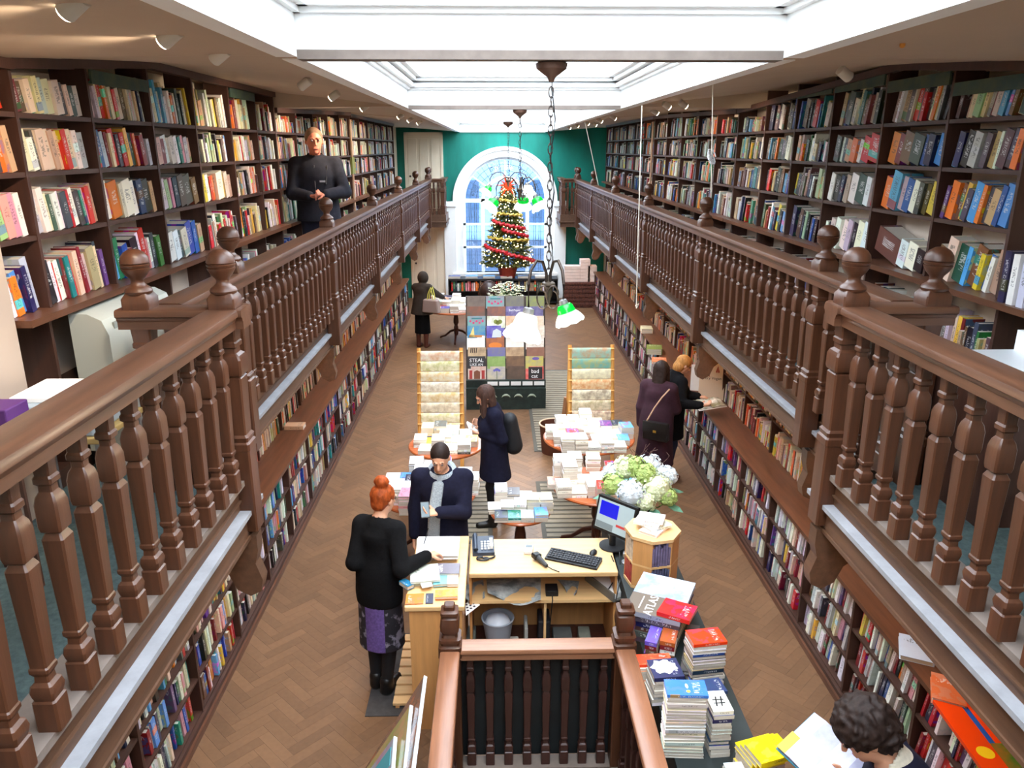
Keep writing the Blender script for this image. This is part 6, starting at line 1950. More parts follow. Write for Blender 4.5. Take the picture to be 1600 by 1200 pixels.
sheet('newspaper', ((724, 915), (755, 905), (758, 935), (726, 940)), .63, M_NEWS, 'crumpled grey paper beside the grid leaflet', 'paper', .03)
sheet('paper', ((870, 905), (905, 908), (900, 930), (880, 922)), .64, M_NEWS, 'crumpled paper in the middle of the under-counter shelf', 'paper', .05)
o_gr = sheet('grid_leaflet', ((727, 944), (738, 932), (750, 945), (728, 962)), .60, M_PAPER, 'white leaflet with dark squares slipping off the shelf', 'leaflet', .0)
mb = MB()
for i in range(3):
    for j in range(3):
        a = px(729 + j * 5 + i * 1.0, 945 - j * 3.2 + i * 4.4, z=.6025)
        mb.box((a.x - .008, a.y - .008, a.z), (a.x + .008, a.y + .008, a.z + .001), rz=.7)
build(mb, 'dark_squares', mat_once('square_ink', (44, 40, 60), .6), o_gr, smooth=0)
t = ob('file_box', None, label='grey open file box of papers at the right end of the shelf', cat='box')
pa, pb = px(905, 912, z=.64), px(950, 948, z=.64)
d_ = pb - pa
mb = MB(); ang = math.atan2(d_.y, d_.x)
Mx = Matrix.Translation(((pa.x + pb.x) / 2 + .06, (pa.y + pb.y) / 2 + .08, .626)) @ Matrix.Rotation(ang, 4, 'Z')
mb.mbox(Mx, (d_.length, .012, .075)); mb.mbox(Mx @ Matrix.Translation((0, .12, 0)), (d_.length, .24, .01)); mb.mbox(Mx @ Matrix.Translation((0, .24, 0)), (d_.length, .012, .075))
build(mb, 'tray', mat('grey_card', (110, 106, 98), .8), t, smooth=0)
mb = MB(); mb.mbox(Mx @ Matrix.Translation((0, .12, .012)), (d_.length * .9, .2, .045)); build(mb, 'papers', M_PAPER, t, smooth=0)
t = ob('waste_bin', None, loc=(px(778, 990, z=.3).x, 5.52, .0712), label='pale grey plastic waste bin under the counter', cat='bin')
mb = MB(); mb.lathe([(.085, 0), (.13, .30), (.137, .30), (.137, .31), (.125, .31), (.08, .01)], 24); build(mb, 'tub', mat('bin_grey', (150, 156, 166), .5), t)
mb = MB(); mb.ball((0, 0, .26), .11, 12, sc=(1, 1, .7)); build(mb, 'liner', mat('bin_liner', (196, 200, 210), .4), t)
for k, (u, v, w, h_, c_, lb, nm) in enumerate(((822, 985, .03, .24, (170, 170, 165), 'white binder standing beside the waste bin', 'binder'), (800, 1003, .12, .03, (206, 200, 190), 'small cream carton on the low shelf beside the bin', 'carton'), (735, 1000, .09, .14, (110, 112, 104), 'grey-green bag slumped under the counter', 'bag'), (880, 980, .16, .12, (84, 86, 84), 'dark grey carton in the right compartment', 'carton'), (915, 985, .10, .12, (120, 122, 110), 'olive pouch in the right compartment', 'pouch'), (850, 985, .10, .3, (30, 30, 36), 'black computer case in the right compartment', 'computer'))):
    q_ = px(u, v, y=5.5)
    boxob(nm, (q_.x - w / 2, 5.46, .0712), (q_.x + w / 2, 5.66, .0712 + h_), mat('stowed_goods', c_, .6, var=.2, vscale=8), bevel=.012, label=lb, cat=nm)
t = ob('socket_block', None, loc=(px(862, 925, z=.64).x, 5.5, .6262), label='black adaptor block on the under-counter shelf', cat='adaptor')
boxob('block', (-.05, -.07, 0), (.05, .05, .05), M_BLACK, t, .006); mb = MB(); mb.tube([(0, -.07, .02), (.0, -.12, .0), (-.02, -.13, -.25)], .005, 6); build(mb, 'lead', M_BLACK, t)

# poster browser left of the stairs
t = ob('poster_browser', None, loc=(-.84, 3.95, 0), label='rack of large sleeved prints leaning left of the stair rail', cat='rack')
boxob('tray', (-.50, -1.0, 0), (.0, .12, .06), M_TLEG, t)
for x in (-.50, -.03):
    boxob('rail', (x, -1.0, .06), (x + .03, .12, .12), M_TLEG, t)
PR = [((150, 96, 70), (96, 84, 78), 'copper toned'), ((176, 130, 100), (130, 140, 80), 'tan and olive'), ((120, 160, 166), (150, 110, 130), 'teal striped'), ((160, 150, 160), (110, 96, 100), 'grey'), ((86, 140, 150), (190, 190, 200), 'pale teal')]
for k, (a, b_, nm) in enumerate(PR):
    hh = .98 - .06 * k
    o = ob('sleeved_print', None, loc=(-.95 - k * .07, 4.10 - k * .20, .0605), rot=(0, R(30 + 2 * k), R(2 * k)), label='%s sleeved print, %s from the stair rail in the browser' % (nm, ORDN[k]), cat='print', group='sleeved prints')
    boxob('print', (-.006, -1.0, 0), (.004, 0, hh), mat('sleeved_picture', a, .12, col2=b_, vscale=5), o)
    boxob('mount_edge', (-.007, -1.0, hh), (.014, 0, hh + .01), mat_once('mount_white', (214, 226, 236), .4), o)
    if k in (2, 4):
        for j in range(3):
            boxob('teal_stripe', (-.009, -.20 - j * .3, .02), (-.006, -.06 - j * .3, hh - .02), mat_once('stripe_teal', (60, 140, 150), .2), o)

# wooden tub with rolls beside the far table
p = px(866, 662, z=.42)
t = ob('wooden_tub', None, loc=(p.x, p.y, 0), label='round wooden tub of paper rolls beside the wrapping rack', cat='tub')
mb = MB(); mb.lathe([(.17, 0), (.20, .36), (.21, .42), (.195, .42), (.16, .03)], 24); build(mb, 'tub', mat('tub_brown', (92, 52, 36), .6, var=.2), t)
mb = MB(); mb.tube([(.206 * math.cos(k * .2618), .206 * math.sin(k * .2618), .422) for k in range(24)], .012, 6, closed=True); build(mb, 'rim', mat_once('tub_rim', (206, 180, 150), .5), t)
mb = MB(); mb.tube([(.09, 0, .05), (.16, .02, .80)], .032, 10); build(mb, 'paper_roll', mat_once('roll_tan', (150, 104, 70), .6), t)

# ------------------------------------------------------------ flowers and dark urn behind the display
p = px(792, 462, z=.95)
t = ob('white_flowers', None, loc=(p.x, p.y, 0), label='vase of white blossom sprays behind the card display', cat='flowers')
boxob('plinth', (-.3, -.2, 0), (.3, .25, .62), M_BLKW, t)
mb = MB(); mb.lathe([(.08, .62), (.12, .72), (.07, .84), (.08, .86)], 16); build(mb, 'vase', MATS['dark_glaze'], t)
mb = MB(); mg = MB()
for k in range(190):
    a = rt2.uniform(0, 6.28); r_ = rt2.random() ** .5 * .42; z = .86 + rt2.uniform(.02, .36) * (1.2 - r_)
    c = Vector((r_ * math.cos(a), r_ * math.sin(a) * .6, z)); s_ = rt2.uniform(.02, .034)
    for j in range(4):
        d = Vector((math.cos(j * 1.57 + a), math.sin(j * 1.57 + a), .4)) * s_; e_ = Vector((-math.sin(j * 1.57 + a), math.cos(j * 1.57 + a), 0)) * s_ * .5
        mb.add([c, c + d + e_, c + d * 1.4, c + d - e_], [(0, 1, 2, 3)])
    if k % 3 == 0: mg.tube([(0, 0, .84), c], .004, 4)
build(mb, 'blossom', mat('blossom_cream', (240, 240, 206), .7), t, kind='stuff', smooth=0); build(mg, 'stems', mat_once('stem_green', (84, 116, 66)), t, kind='stuff')
p = px(764, 448, z=.9)
t = ob('dark_globe', None, loc=(p.x, p.y, 0), label='dark brown globe on a stand beside the white blossom', cat='globe')
mb = MB(); mb.lathe([(.2, 0), (.2, .03), (.05, .06), (.05, .50), (.12, .56)], 18); build(mb, 'stand', M_TLEG, t)
mb = MB(); mb.ball((0, 0, .78), .24, 20); build(mb, 'sphere', mat('globe_brown', (50, 32, 28), .4, var=.3, vscale=6), t)
mb = MB(); mb.tube([(.26 * math.cos(k * .21), 0, .78 + .26 * math.sin(k * .21)) for k in range(30)], .012, 6, closed=True); build(mb, 'meridian', M_TLEG, t)

# ------------------------------------------------------------ lights that hang or shine
M_GSH = bpy.data.materials.new('green_white_shade'); M_GSH.use_nodes = True
T = NT(M_GSH); bs = M_GSH.node_tree.nodes['Principled BSDF']
tc = T.n('ShaderNodeTexCoord'); sp_ = T.n('ShaderNodeSeparateXYZ'); T.l(tc.outputs['Object'], sp_.inputs[0])
mr = T.n('ShaderNodeMapRange', i_1=-.105, i_2=-.128); T.l(sp_.outputs['Z'], mr.inputs[0])
mx_ = T.n('ShaderNodeMix', data_type='RGBA'); T.l(mr.outputs[0], mx_.inputs[0]); mx_.inputs[6].default_value = lin((0, 150, 40)); mx_.inputs[7].default_value = lin((236, 250, 240))
T.l(mx_.outputs[2], bs.inputs['Base Color']); T.l(mx_.outputs[2], bs.inputs['Emission Color']); bs.inputs['Emission Strength'].default_value = .9; bs.inputs['Roughness'].default_value = .25
M_GLIT = mat('lit_white_shade', (250, 250, 240), .3, emit=((255, 244, 220), 7.0))
M_GLOW = mat('lamp_glow', (255, 240, 210), .4, emit=((255, 236, 200), 22.0))
def shade(parent, loc, rot, s=1.0, lit=False):
    o = ob('lamp_shade', None, parent, loc=loc, rot=rot, scale=(s * 1.3,) * 3 if lit else (s,) * 3)
    mb = MB(); seg = 32; prof = [(.038, -.022), (.066, -.028), (.082, -.05), (.088, -.08), (.090, -.112), (.104, -.138), (.126, -.170), (.142, -.205), (.146, -.225)]
    vs = []
    for i, (r_, z) in enumerate(prof):
        for k in range(seg):
            a = 2 * PI * k / seg
            rr_ = r_ * (1 + (.05 * math.cos(8 * a) if i > 3 else 0)); zz = z + (.008 * math.cos(8 * a) if i > 4 else 0)
            vs.append((rr_ * math.cos(a) , rr_ * math.sin(a), zz))
    fs = [(i * seg + k, i * seg + (k + 1) % seg, (i + 1) * seg + (k + 1) % seg, (i + 1) * seg + k) for i in range(len(prof) - 1) for k in range(seg)]
    mb.add(vs, fs); q_ = build(mb, 'glass', M_GLIT if lit else M_GSH, o)
    sd_ = q_.modifiers.new('thick', 'SOLIDIFY'); sd_.thickness = .004
    mb = MB(); mb.lathe([(.012, .03), (.040, .02), (.044, -.005), (.044, -.04), (.03, -.045)], 20); build(mb, 'gallery_cap', mat_once('cap_grey', (120, 118, 116), .5, metal=.4), o)
    mb = MB(); mb.ball((0, 0, -.15), .06 if lit else .035, 14); build(mb, 'bulb', M_GLOW if lit else mat_once('lamp_soft', (240, 250, 240), .4, emit=((240, 255, 240), 3.0)), o)
    return o
def chandelier(x, y, ztop, zhub, shades, label, s=1.0):
    t = ob('chandelier', None, loc=(x, y, zhub), label=label, cat='chandelier')
    L = ztop - zhub
    mb = MB(); mb.lathe([(.012, L - .09), (.02, L - .07), (.075, L - .03), (.08, L - .005), (.07, L)], 18); build(mb, 'ceiling_rose', mat_once('rose_brown', (84, 58, 46), .5), t)
    mb = MB(); n_ = int((L - .12) / .045)
    for k in range(n_):
        z = .06 + k * .045; a = (k % 2) * PI / 2
        mb.tube([(.012 * math.cos(q_) * math.cos(a), .012 * math.cos(q_) * math.sin(a), z + .028 * math.sin(q_)) for q_ in np.arange(0, 6.28, .63)], .0032, 5, closed=True)
    build(mb, 'chain', M_IRON, t, kind='stuff')
    mb = MB(); mb.tube([(.012 + .01 * math.sin(k * 1.3), .0, .05 + (L - .1) * k / 14) for k in range(15)], .0035, 5); build(mb, 'flex', M_BLACK, t)
    mb = MB(); mb.lathe([(.008, .05), (.014, .02), (.034, .008), (.036, -.002), (.024, -.015), (.020, -.06), (.010, -.09), (.006, -.12)], 18); build(mb, 'hub', mat_once('hub_bronze', (74, 62, 50), .5, metal=.2), t)
    for dx, dy, dz, rot, lit in shades:
        e = Vector((dx, dy, dz))
        mb = MB(); mb.tube([(dx * .1, dy * .1, -.03), (dx * .12, dy * .12, .06), (dx * .32, dy * .32, .125), (dx * .62, dy * .62, .135), (dx * .9, dy * .9, .09), (dx * 1.02, dy * 1.02, .02), tuple(e)], .008, 8)
        mb.tube([(dx * .3 + .03 * math.cos(k * .45), dy * .3, -.05 + .055 * math.sin(k * .45) - .002 * k) for k in range(18)], .005, 6)
        build(mb, 'arm', M_IRON, t)
        shade(t, e, rot, s, lit)
    return t
ch1 = px(857, 444, y=4.07)
chandelier(ch1.x, 4.07, SKYZ - .012, ch1.z, [(px(880, 470, y=3.95).x - ch1.x, -.12, px(880, 472, y=3.95).z - ch1.z, (R(-6), R(-20), 0), False), (px(826, 482, y=3.95).x - ch1.x, -.12, px(826, 486, y=3.95).z - ch1.z, (R(-6), R(14), 0), True)], 'wrought chandelier with green shades hanging nearest the camera', .52)
lp = bpy.data.lights.new('chandelier_bulb', 'POINT'); lp.energy = 40; lp.color = (1, .86, .62); lp.shadow_soft_size = .05
lo = bpy.data.objects.new('chandelier_bulb', lp); COL.objects.link(lo); q_ = px(818, 530, y=3.99); lo.location = q_
c2 = px(812, 296, y=8.98)
chandelier(c2.x, 8.98, SKYZ - .012, c2.z, [(px(776, 306, y=8.9).x - c2.x, -.08, -.09, (R(-8), R(38), 0), False), (px(836, 306, y=8.9).x - c2.x, -.08, -.07, (R(-8), R(-26), 0), False), (.05, .25, -.08, (R(20), 0, 0), False)], 'chandelier with green shades hanging before the tree from the second beam', .72)
c3 = px(794, 282, y=13.1)
chandelier(c3.x, 13.1, SKYZ - .012, c3.z, [(px(766, 292, y=13.0).x - c3.x, -.08, -.08, (R(-8), R(35), 0), False), (px(824, 290, y=13.0).x - c3.x, -.08, -.06, (R(-10), R(-6), 0), True)], 'chandelier farthest from the camera with a glowing white shade', .72)

M_SPOT = mat('spot_housing', (196, 190, 180), .5); M_LENS = mat('spot_lens', (255, 246, 230), .3, emit=((255, 240, 214), 14.0))
SPOTS = [(118, 2, -1, 1), (268, 52, -1, 1), (346, 82, -1, 0), (478, 128, -1, 0), (524, 147, -1, 1), (571, 166, -1, 1), (627, 180, -1, 1), (642, 186, -1, 1), (656, 190, -1, 1),
         (1318, 112, 1, 0), (1066, 161, 1, 1), (1040, 163, 1, 1), (1022, 173, 1, 1), (957, 182, 1, 1), (936, 187, 1, 1), (928, 193, 1, 1), (916, 191, 1, 1), (900, 195, 1, 1), (888, 198, 1, 1)]
for k, (u, v, s, lit) in enumerate(SPOTS):
    q_ = px(u, v, z=4.52)
    if q_.y > 20: q_ = px(u, v, y=19.5)
    ztop = SKYZ + .02 + (abs(q_.x - C) - SKYW) / (FW - SKYW) * (zout(q_.y) - SKYZ) if abs(q_.x - C) > SKYW else SKYZ
    t = ob('ceiling_spotlight', None, loc=(q_.x, q_.y, 4.515), rot=(0, 0, 0), label='%s spotlight on the gallery ceiling %s, %s from the camera' % ('lit' if lit else 'unlit', 'above the standing man\'s side' if s < 0 else 'opposite the standing man', ORDN[k if s < 0 else k - 9] if (k if s < 0 else k - 9) < 9 else 'last'), cat='spotlight', group='ceiling spotlights')
    Mx = Matrix.Rotation(R(s * -58), 4, 'Y') @ Matrix.Rotation(R(12), 4, 'X')
    mb = MB(); mb.lathe([(.020, .035), (.030, .03), (.031, -.05), (.029, -.052)], 16, M=Mx); build(mb, 'housing', M_SPOT, t)
    mb = MB(); mb.lathe([(.027, -.054), (.024, -.058)], 16, M=Mx); build(mb, 'lens', M_LENS if lit else M_SPOT, t)
    mb = MB(); mb.tube([(0, 0, 0), (-s * .02, 0, max(.03, ztop - 4.515))], .008, 6); build(mb, 'bracket', M_SPOT, t)
    if lit and q_.y < 14 and k not in (11,):
        sl = bpy.data.lights.new('spot_beam', 'SPOT'); sl.energy = 55 if s < 0 else 30; sl.color = (1, .82, .6); sl.spot_size = R(95); sl.spot_blend = .6; sl.shadow_soft_size = .03
        so = bpy.data.objects.new('spot_beam', sl); COL.objects.link(so)
        d = (Mx.to_3x3() @ Vector((0, 0, -1)))
        so.location = q_ + d * .07 ; so.location.z = 4.515 + d.z * .07
        so.rotation_euler = d.to_track_quat('-Z', 'Y').to_euler()
for (sx_, sy_, tx, ty, en) in ((C - SKYW - .12, 8.2, -.55, 8.9, 330), (C + SKYW + .12, 8.2, 1.15, 8.8, 330), (C + SKYW + .12, 6.6, 1.0, 7.5, 200), (C - SKYW - .12, 10.6, -.7, 9.8, 230), (C + SKYW + .12, 10.6, 1.3, 9.9, 230), (C - SKYW - .12, 5.2, -.45, 5.4, 110)):  # beams added to brighten tables and racks, with no lamp bodies of their own
    sl = bpy.data.lights.new('added_table_beam', 'SPOT'); sl.energy = en; sl.color = (1, .88, .70); sl.spot_size = R(34); sl.spot_blend = .8; sl.shadow_soft_size = .04
    so = bpy.data.objects.new('added_table_beam', sl); COL.objects.link(so)
    so.location = (sx_, sy_, 4.49); so.rotation_euler = (Vector((tx, ty, .8)) - so.location).to_track_quat('-Z', 'Y').to_euler()
# warm strip lights under the galleries
M_TUBE = mat('warm_tube', (255, 220, 160), .4, emit=((255, 186, 104), 26.0))
for s, nm in ((-1, 'under the standing man'), (1, 'beside the browsing women')):
    for k in range(9):
        y = 3.2 + k * 2.0
        w = 2.28 if y > JOG else 2.2
        t = ob('strip_light', None, loc=(C + s * w, y, 2.13), label='warm strip light under the gallery %s, %s from the camera' % (nm, ORDN[k]), cat='strip light', group='strip lights under the galleries')
        boxob('casing', (-.025, 0, -.03), (.025, 1.5, 0), M_SPOT, t)
        mb = MB(); mb.tube([(s * .03, .03, -.035), (s * .03, 1.47, -.035)], .012, 8); build(mb, 'tube', M_TUBE, t)

# cords hanging from the roof lights
def cord(pts, r_, label, extra=None):
    t = ob('pull_cord', None, label=label, cat='cord')
    mb = MB(); mb.tube(pts, r_, 5); build(mb, 'cord', mat_once('cord_cream', (214, 206, 190), .8), t)
    if extra: extra(t)
a, b_ = px(1003, 165, y=6.0), px(994, 482, y=6.0)
cord([a, (a + b_) / 2, b_, b_ + Vector((.02, 0, .04)), b_ + Vector((-.01, 0, .02))], .004, 'long cream cord hanging from the roof light down to the floor bookcase')
a, b_ = px(1114, 128, y=5.6), px(1111, 300, y=5.6)
def knot(t):
    q_ = px(1112, 245, y=5.6); mb = MB()
    for k in range(5): mb.tube([q_ + Vector((.03 * math.cos(j * .7 + k), .02 * math.sin(j * .9 + k), .05 * math.sin(j * .5 + k))) for j in range(9)], .004, 5)
    build(mb, 'knot', mat_once('cord_grey', (190, 190, 190), .8), t)
cord([a, b_], .004, 'shorter cream cord with a knot in front of the glossy gallery books', knot)
a, b_ = px(914, 190, y=13.0), px(935, 290, y=13.0)
cord([a, b_], .006, 'thin slanting cord in front of the green end wall')
q_ = px(1414, 42, y=3.4)
t = ob('cord_bundle', None, loc=q_, label='tangled grey cord with an orange toggle at the edge of the roof light', cat='cord')
mb = MB()
for k in range(7): mb.tube([(.028 * math.cos(j * .8 + k * 1.3), .02 * math.sin(j * .7 + k), .035 * math.sin(j * .6 + k * .9)) for j in range(10)], .003, 5)
mb.tube([(0, 0, .02), (.01, 0, .22)], .003, 5)
build(mb, 'tangle', mat_once('cord_grey', (190, 190, 190), .8), t, kind='stuff')
mb = MB(); mb.lathe([(.006, -.02), (.012, -.03), (.011, -.075), (.005, -.08)], 12); build(mb, 'toggle', mat('toggle_orange', (206, 140, 60), .5), t)
# library poles on both galleries
for u, v0, v1, lb in ((612, 176, 312, 'slim pale pole with a green tag at the gallery shelves behind the man'), (1023, 172, 300, 'slim brown pole at the gallery shelves opposite the man')):
    y_ = 12.6 if u < 800 else 13.6
    a, b_ = px(u - (-60 if u > 800 else -8), v0, y=y_), px(u, v1, y=y_)
    s = -1 if u < 800 else 1
    xx = C + s * (SHW - .06)
    t = ob('ladder_pole', None, loc=(xx, y_, GZ), label=lb, cat='pole')
    mb = MB(); mb.tube([(0, 0, 0), (0, 0, 4.52 - GZ)], .018, 8); build(mb, 'shaft', mat('pole_wood', (170, 140, 120), .5), t)
    mb = MB(); mb.lathe([(.03, 0), (.03, .03), (.018, .05)], 12); build(mb, 'foot', M_IRON, t)
    if s < 0: boxob('tag', (-.01, -.11, 1.35), (.02, .11, 1.60), mat('tag_green', (110, 120, 60), .6), t)

# ------------------------------------------------------------ gallery floor goods
t = ob('convector_heater', None, loc=(px(218, 470, y=4.35).x, 4.05, GZ), label='white convector heater with a rounded top below the gallery shelf', cat='heater')
hx = C - SHW + .02 - t.location.x
mb = MB(); prof = [(hx - .0, .12), (hx + .20, .12), (hx + .20, .78), (hx + .17, .86), (hx + .10, .895), (hx, .90)]
mb.prism(prof, 0, .85, 'y'); build(mb, 'casing', mat('heater_enamel_shaded', (190, 192, 182), .45), t, smooth=40)  # white casing greyed, the shade on it put into the colour
for k in range(12):
    boxob('slot', (hx + .185, .08 + k * .06, .80), (hx + .197, .12 + k * .06, .835), mat_once('slot_grey', (150, 156, 150), .6), t)
boxob('foot', (hx, .05, 0), (hx + .18, .12, .12), M_WHITE, t); boxob('foot', (hx, .72, 0), (hx + .18, .80, .12), M_WHITE, t)
q_ = px(105, 618, y=3.45)
t = ob('printer', None, loc=(q_.x, 3.30, GZ), label='pale grey printer on a slim-legged stand beside the gallery shelves', cat='printer')
zz = q_.z - GZ
boxob('table_top', (-.24, -.1, max(.1, zz - .15)), (.25, .34, max(.1, zz - .12)), mat('table_tan', (176, 150, 96), .7), t, .006)
for lx in (-.23, .22):
    for ly in (-.09, .31):
        boxob('table_leg', (lx, ly, 0), (lx + .02, ly + .02, max(.1, zz - .15)), M_STEEL, t)
boxob('body', (-.20, -.08, max(.1, zz - .12)), (.22, .30, zz + .02), mat('printer_grey', (150, 164, 176), .5), t, .01)
boxob('slot', (.05, -.084, zz - .08), (.2, -.078, zz - .02), M_BLACK, t)
boxob('paper_tray', (-.16, -.02, zz + .02), (.2, .28, zz + .045), M_PAPER, t, .004)
q_ = px(15, 650, y=2.9)
boxob('purple_box', (q_.x - .20, 2.85, q_.z - .10), (q_.x + .02, 3.0, q_.z + .04), mat('purple_card', (84, 40, 104), .6), bevel=.006, label='purple cardboard box at the very edge of the gallery', cat='box')
t = ob('side_table', None, loc=(q_.x - .09, 2.92, GZ), label='slim dark table under the purple box', cat='table')
boxob('top', (-.14, -.09, q_.z - GZ - .115), (.13, .10, q_.z - GZ - .10), M_UPR, t)
for lx in (-.13, .11):
    for ly in (-.08, .08):
        boxob('leg', (lx, ly, 0), (lx + .015, ly + .015, q_.z - GZ - .115), M_UPR, t)
boxob('wall_board', (C - SHW - .03, 2.4, GZ), (C - SHW + .02, 3.6, 4.45), mat('board_putty', (178, 160, 146), .7), label='cream boarded panel beside the nearest gallery shelves', cat='panel')
q_ = px(1575, 560, y=3.5)
for k in range(5):
    boxob('magazine', (q_.x - .12, 3.3, q_.z - .05 + k * .012 - .03), (q_.x + .2, 3.75, q_.z - .05 + k * .012 - .019), mat_once('mag_pale_%s' % 'abcde'[k], [(226, 230, 232), (190, 214, 222), (240, 240, 240), (120, 140, 150), (232, 236, 240)][k], .35),
          label='pale magazine, %s from the bottom of the gallery crate pile' % ORDN[k], cat='magazine', group='pale magazines on the gallery crate')
boxob('magazine_crate', (q_.x - .16, 3.26, GZ), (q_.x + .24, 3.8, q_.z - .082), M_UPR, label='dark crate under the pale magazines on the gallery', cat='crate')
boxob('white_board', (C + SHW - .10, 2.9, GZ + .35), (C + SHW - .07, 3.74, 3.22), M_WHITE, label='white board leaning by the last gallery shelf', cat='board')
for k, (y_, c_, hh, nm) in enumerate(((3.95, (44, 40, 74), .27, 'tall dark purple'), (3.80, (206, 206, 226), .26, 'tall lilac'), (3.88, (236, 234, 230), .26, 'tall white-backed'))):
    x_ = C + SHW - .06
    add_book(Matrix(((0, .2, 0, x_), (.05, 0, 0, y_), (0, 0, hh, ROWS[0] + .001), (0, 0, 0, 1))), 'purple', ('t', 0, 'pile', 'end', 'books at the gallery shelf end'), (0, 1, .05), rgb=c_)
    BOOKS[-1]['label'] = '%s book at the near end of the glossy gallery shelf' % nm
boxob('shelf_end', (C + SHW - .085, 2.4, ROWS[0] - .035), (C + WALLW - .02, 4.10, ROWS[0]), M_LEDGE, label='brown shelf end carrying the tall purple book', cat='shelf')

# ------------------------------------------------------------ things lying on the floor bookcases
def on_ledge(name_c, u, v, w, h, t, ang, label, rgb=None, bn=None, n_=1):
    q_ = px(u, v, z=TOPZ + t)
    for i in range(n_):
        lay(name_c, q_.x, q_.y, TOPZ + .001 + i * (t + .001), w, h, t, ang, rgb=rgb, label=label if n_ == 1 else '%s, %s of its pile' % (label, ORDN[i]), bn=bn)
on_ledge('tan', 461, 663, .14, .22, .045, 0, 'thick tan book lying alone on the floor bookcase counter', rgb=(206, 170, 140))
on_ledge('white', 1432, 1012, .20, .26, .03, R(64), 'pale blue book lying on the counter near the orange poster book', rgb=(190, 206, 226))
on_ledge('orange', 1482, 1076, .18, .26, .04, R(62), 'book with an orange scene on the cover beside the orange poster book', rgb=(214, 110, 60))
on_ledge('green', 1022, 548, .24, .3, .03, R(80), 'green and red picture book on the counter behind the browsing women', rgb=(110, 130, 60), n_=3)
on_ledge('orange', 1030, 562, .22, .28, .03, R(80), 'orange-edged book on the counter beside the blonde head', rgb=(206, 120, 80))
on_ledge('cream', 1010, 515, .2, .28, .04, R(85), 'cream book pile on the far counter', n_=2)
q_ = px(1532, 1160, z=TOPZ + .03)
t = ob('poster_book', None, loc=(2.75, 3.47, TOPZ + .0015), rot=(R(0), R(0), R(-3)), label='large bright orange book with a blue stripe at the foot of the counter', cat='book')
boxob('cover', (-.20, -.36, .004), (.20, .24, .026), mat('poster_orange', (240, 70, 10), .3), t); boxob('pages', (-.195, -.355, 0), (.195, .235, .004), M_PAPER, t)
boxob('blue_stripe', (-.06, -.10, .026), (-.03, .235, .0266), mat('poster_blue', (30, 90, 180), .3), t)
mb = MB(); mb.lathe([(.045, .026), (.045, .0268)], 20, c=(-.12, -.17, 0)); build(mb, 'yellow_badge', mat('poster_yellow', (250, 214, 30), .4), t)
boxob('green_patch', (-.06, -.34, .026), (.10, -.10, .0264), mat('poster_green', (150, 110, 30), .5, col2=(60, 120, 40), vscale=8), t)
# poster stand and open book before the blonde reader
q_ = px(1100, 622, z=TOPZ)
t = ob('poster_board', None, loc=(2.79, 9.45, TOPZ), rot=(R(-8), 0, R(-16)), label='cream poster board lettered in black standing on the counter', cat='sign')
boxob('board', (-.15, 0, 0), (.17, .012, .48), mat('poster_cream', (226, 206, 180), .5), t)
boxob('side_leaf', (-.26, .01, .10), (-.15, .02, .44), M_PAPER, t)
lettering('Very Vegan', .052, M_BLACK, t, Matrix.Translation((.01, -.001, .28)) @ Matrix.Rotation(PI / 2, 4, 'X'))
mb = MB(); mb.tube([(.06, -.004, .36), (.075, -.004, .44), (.09, -.004, .36)], [.012, .006, .012], 6); mb.tube([(-.10, -.004, .45), (-.07, -.004, .36), (-.02, -.004, .30)], .006, 6); build(mb, 'red_figure', mat('poster_red', (170, 60, 50), .5), t)
t = ob('open_book', None, loc=(rbk.x, rbk.y, 1.10), rot=(R(6), R(-6), R(8)), label='open picture book in the hands of the blonde reader', cat='book')
mb = MB(); mb.prism([(-.17, .012), (-.10, .03), (0, .012), (.10, .03), (.17, .012), (.17, 0), (-.17, 0)], -.12, .12, 'y'); build(mb, 'pages', mat('picture_pages', (230, 226, 216), .5, col2=(120, 120, 90), vscale=7), t, smooth=0)
boxob('cover', (-.175, -.125, -.006), (.175, .125, 0), M_PAPER, t)
t = ob('open_book', None, loc=(bk8.x, bk8.y, 1.36), rot=(R(24), R(10), R(-58)), label='open book with blue and yellow covers held by the curly-haired reader', cat='book')
mb = MB(); mb.prism([(-.17, .012), (-.10, .028), (0, .010), (.10, .028), (.17, .012), (.17, 0), (-.17, 0)], -.13, .13, 'y'); build(mb, 'pages', mat('violet_pages', (200, 200, 222), .5, col2=(170, 172, 200), vscale=9), t, smooth=0)
boxob('cover', (-.176, -.136, -.006), (.176, .136, 0), mat('teal_cover', (30, 116, 140), .4), t); boxob('yellow_patch', (-.174, -.13, .016), (-.12, -.02, .022), mat('patch_yellow', (206, 180, 40), .4), t)
t = ob('small_book', None, loc=(hp.x, hp.y, hp.z - .02), rot=(R(20), R(-50), 0), label='white paperback in the hands of the navy-coated reader', cat='book')
boxob('cover', (-.012, -.07, -.10), (.012, .07, .10), M_PAPER, t, .003); boxob('lilac_panel', (-.0135, -.06, -.09), (-.012, .06, .02), mat('lilac_print', (170, 160, 206), .5), t)
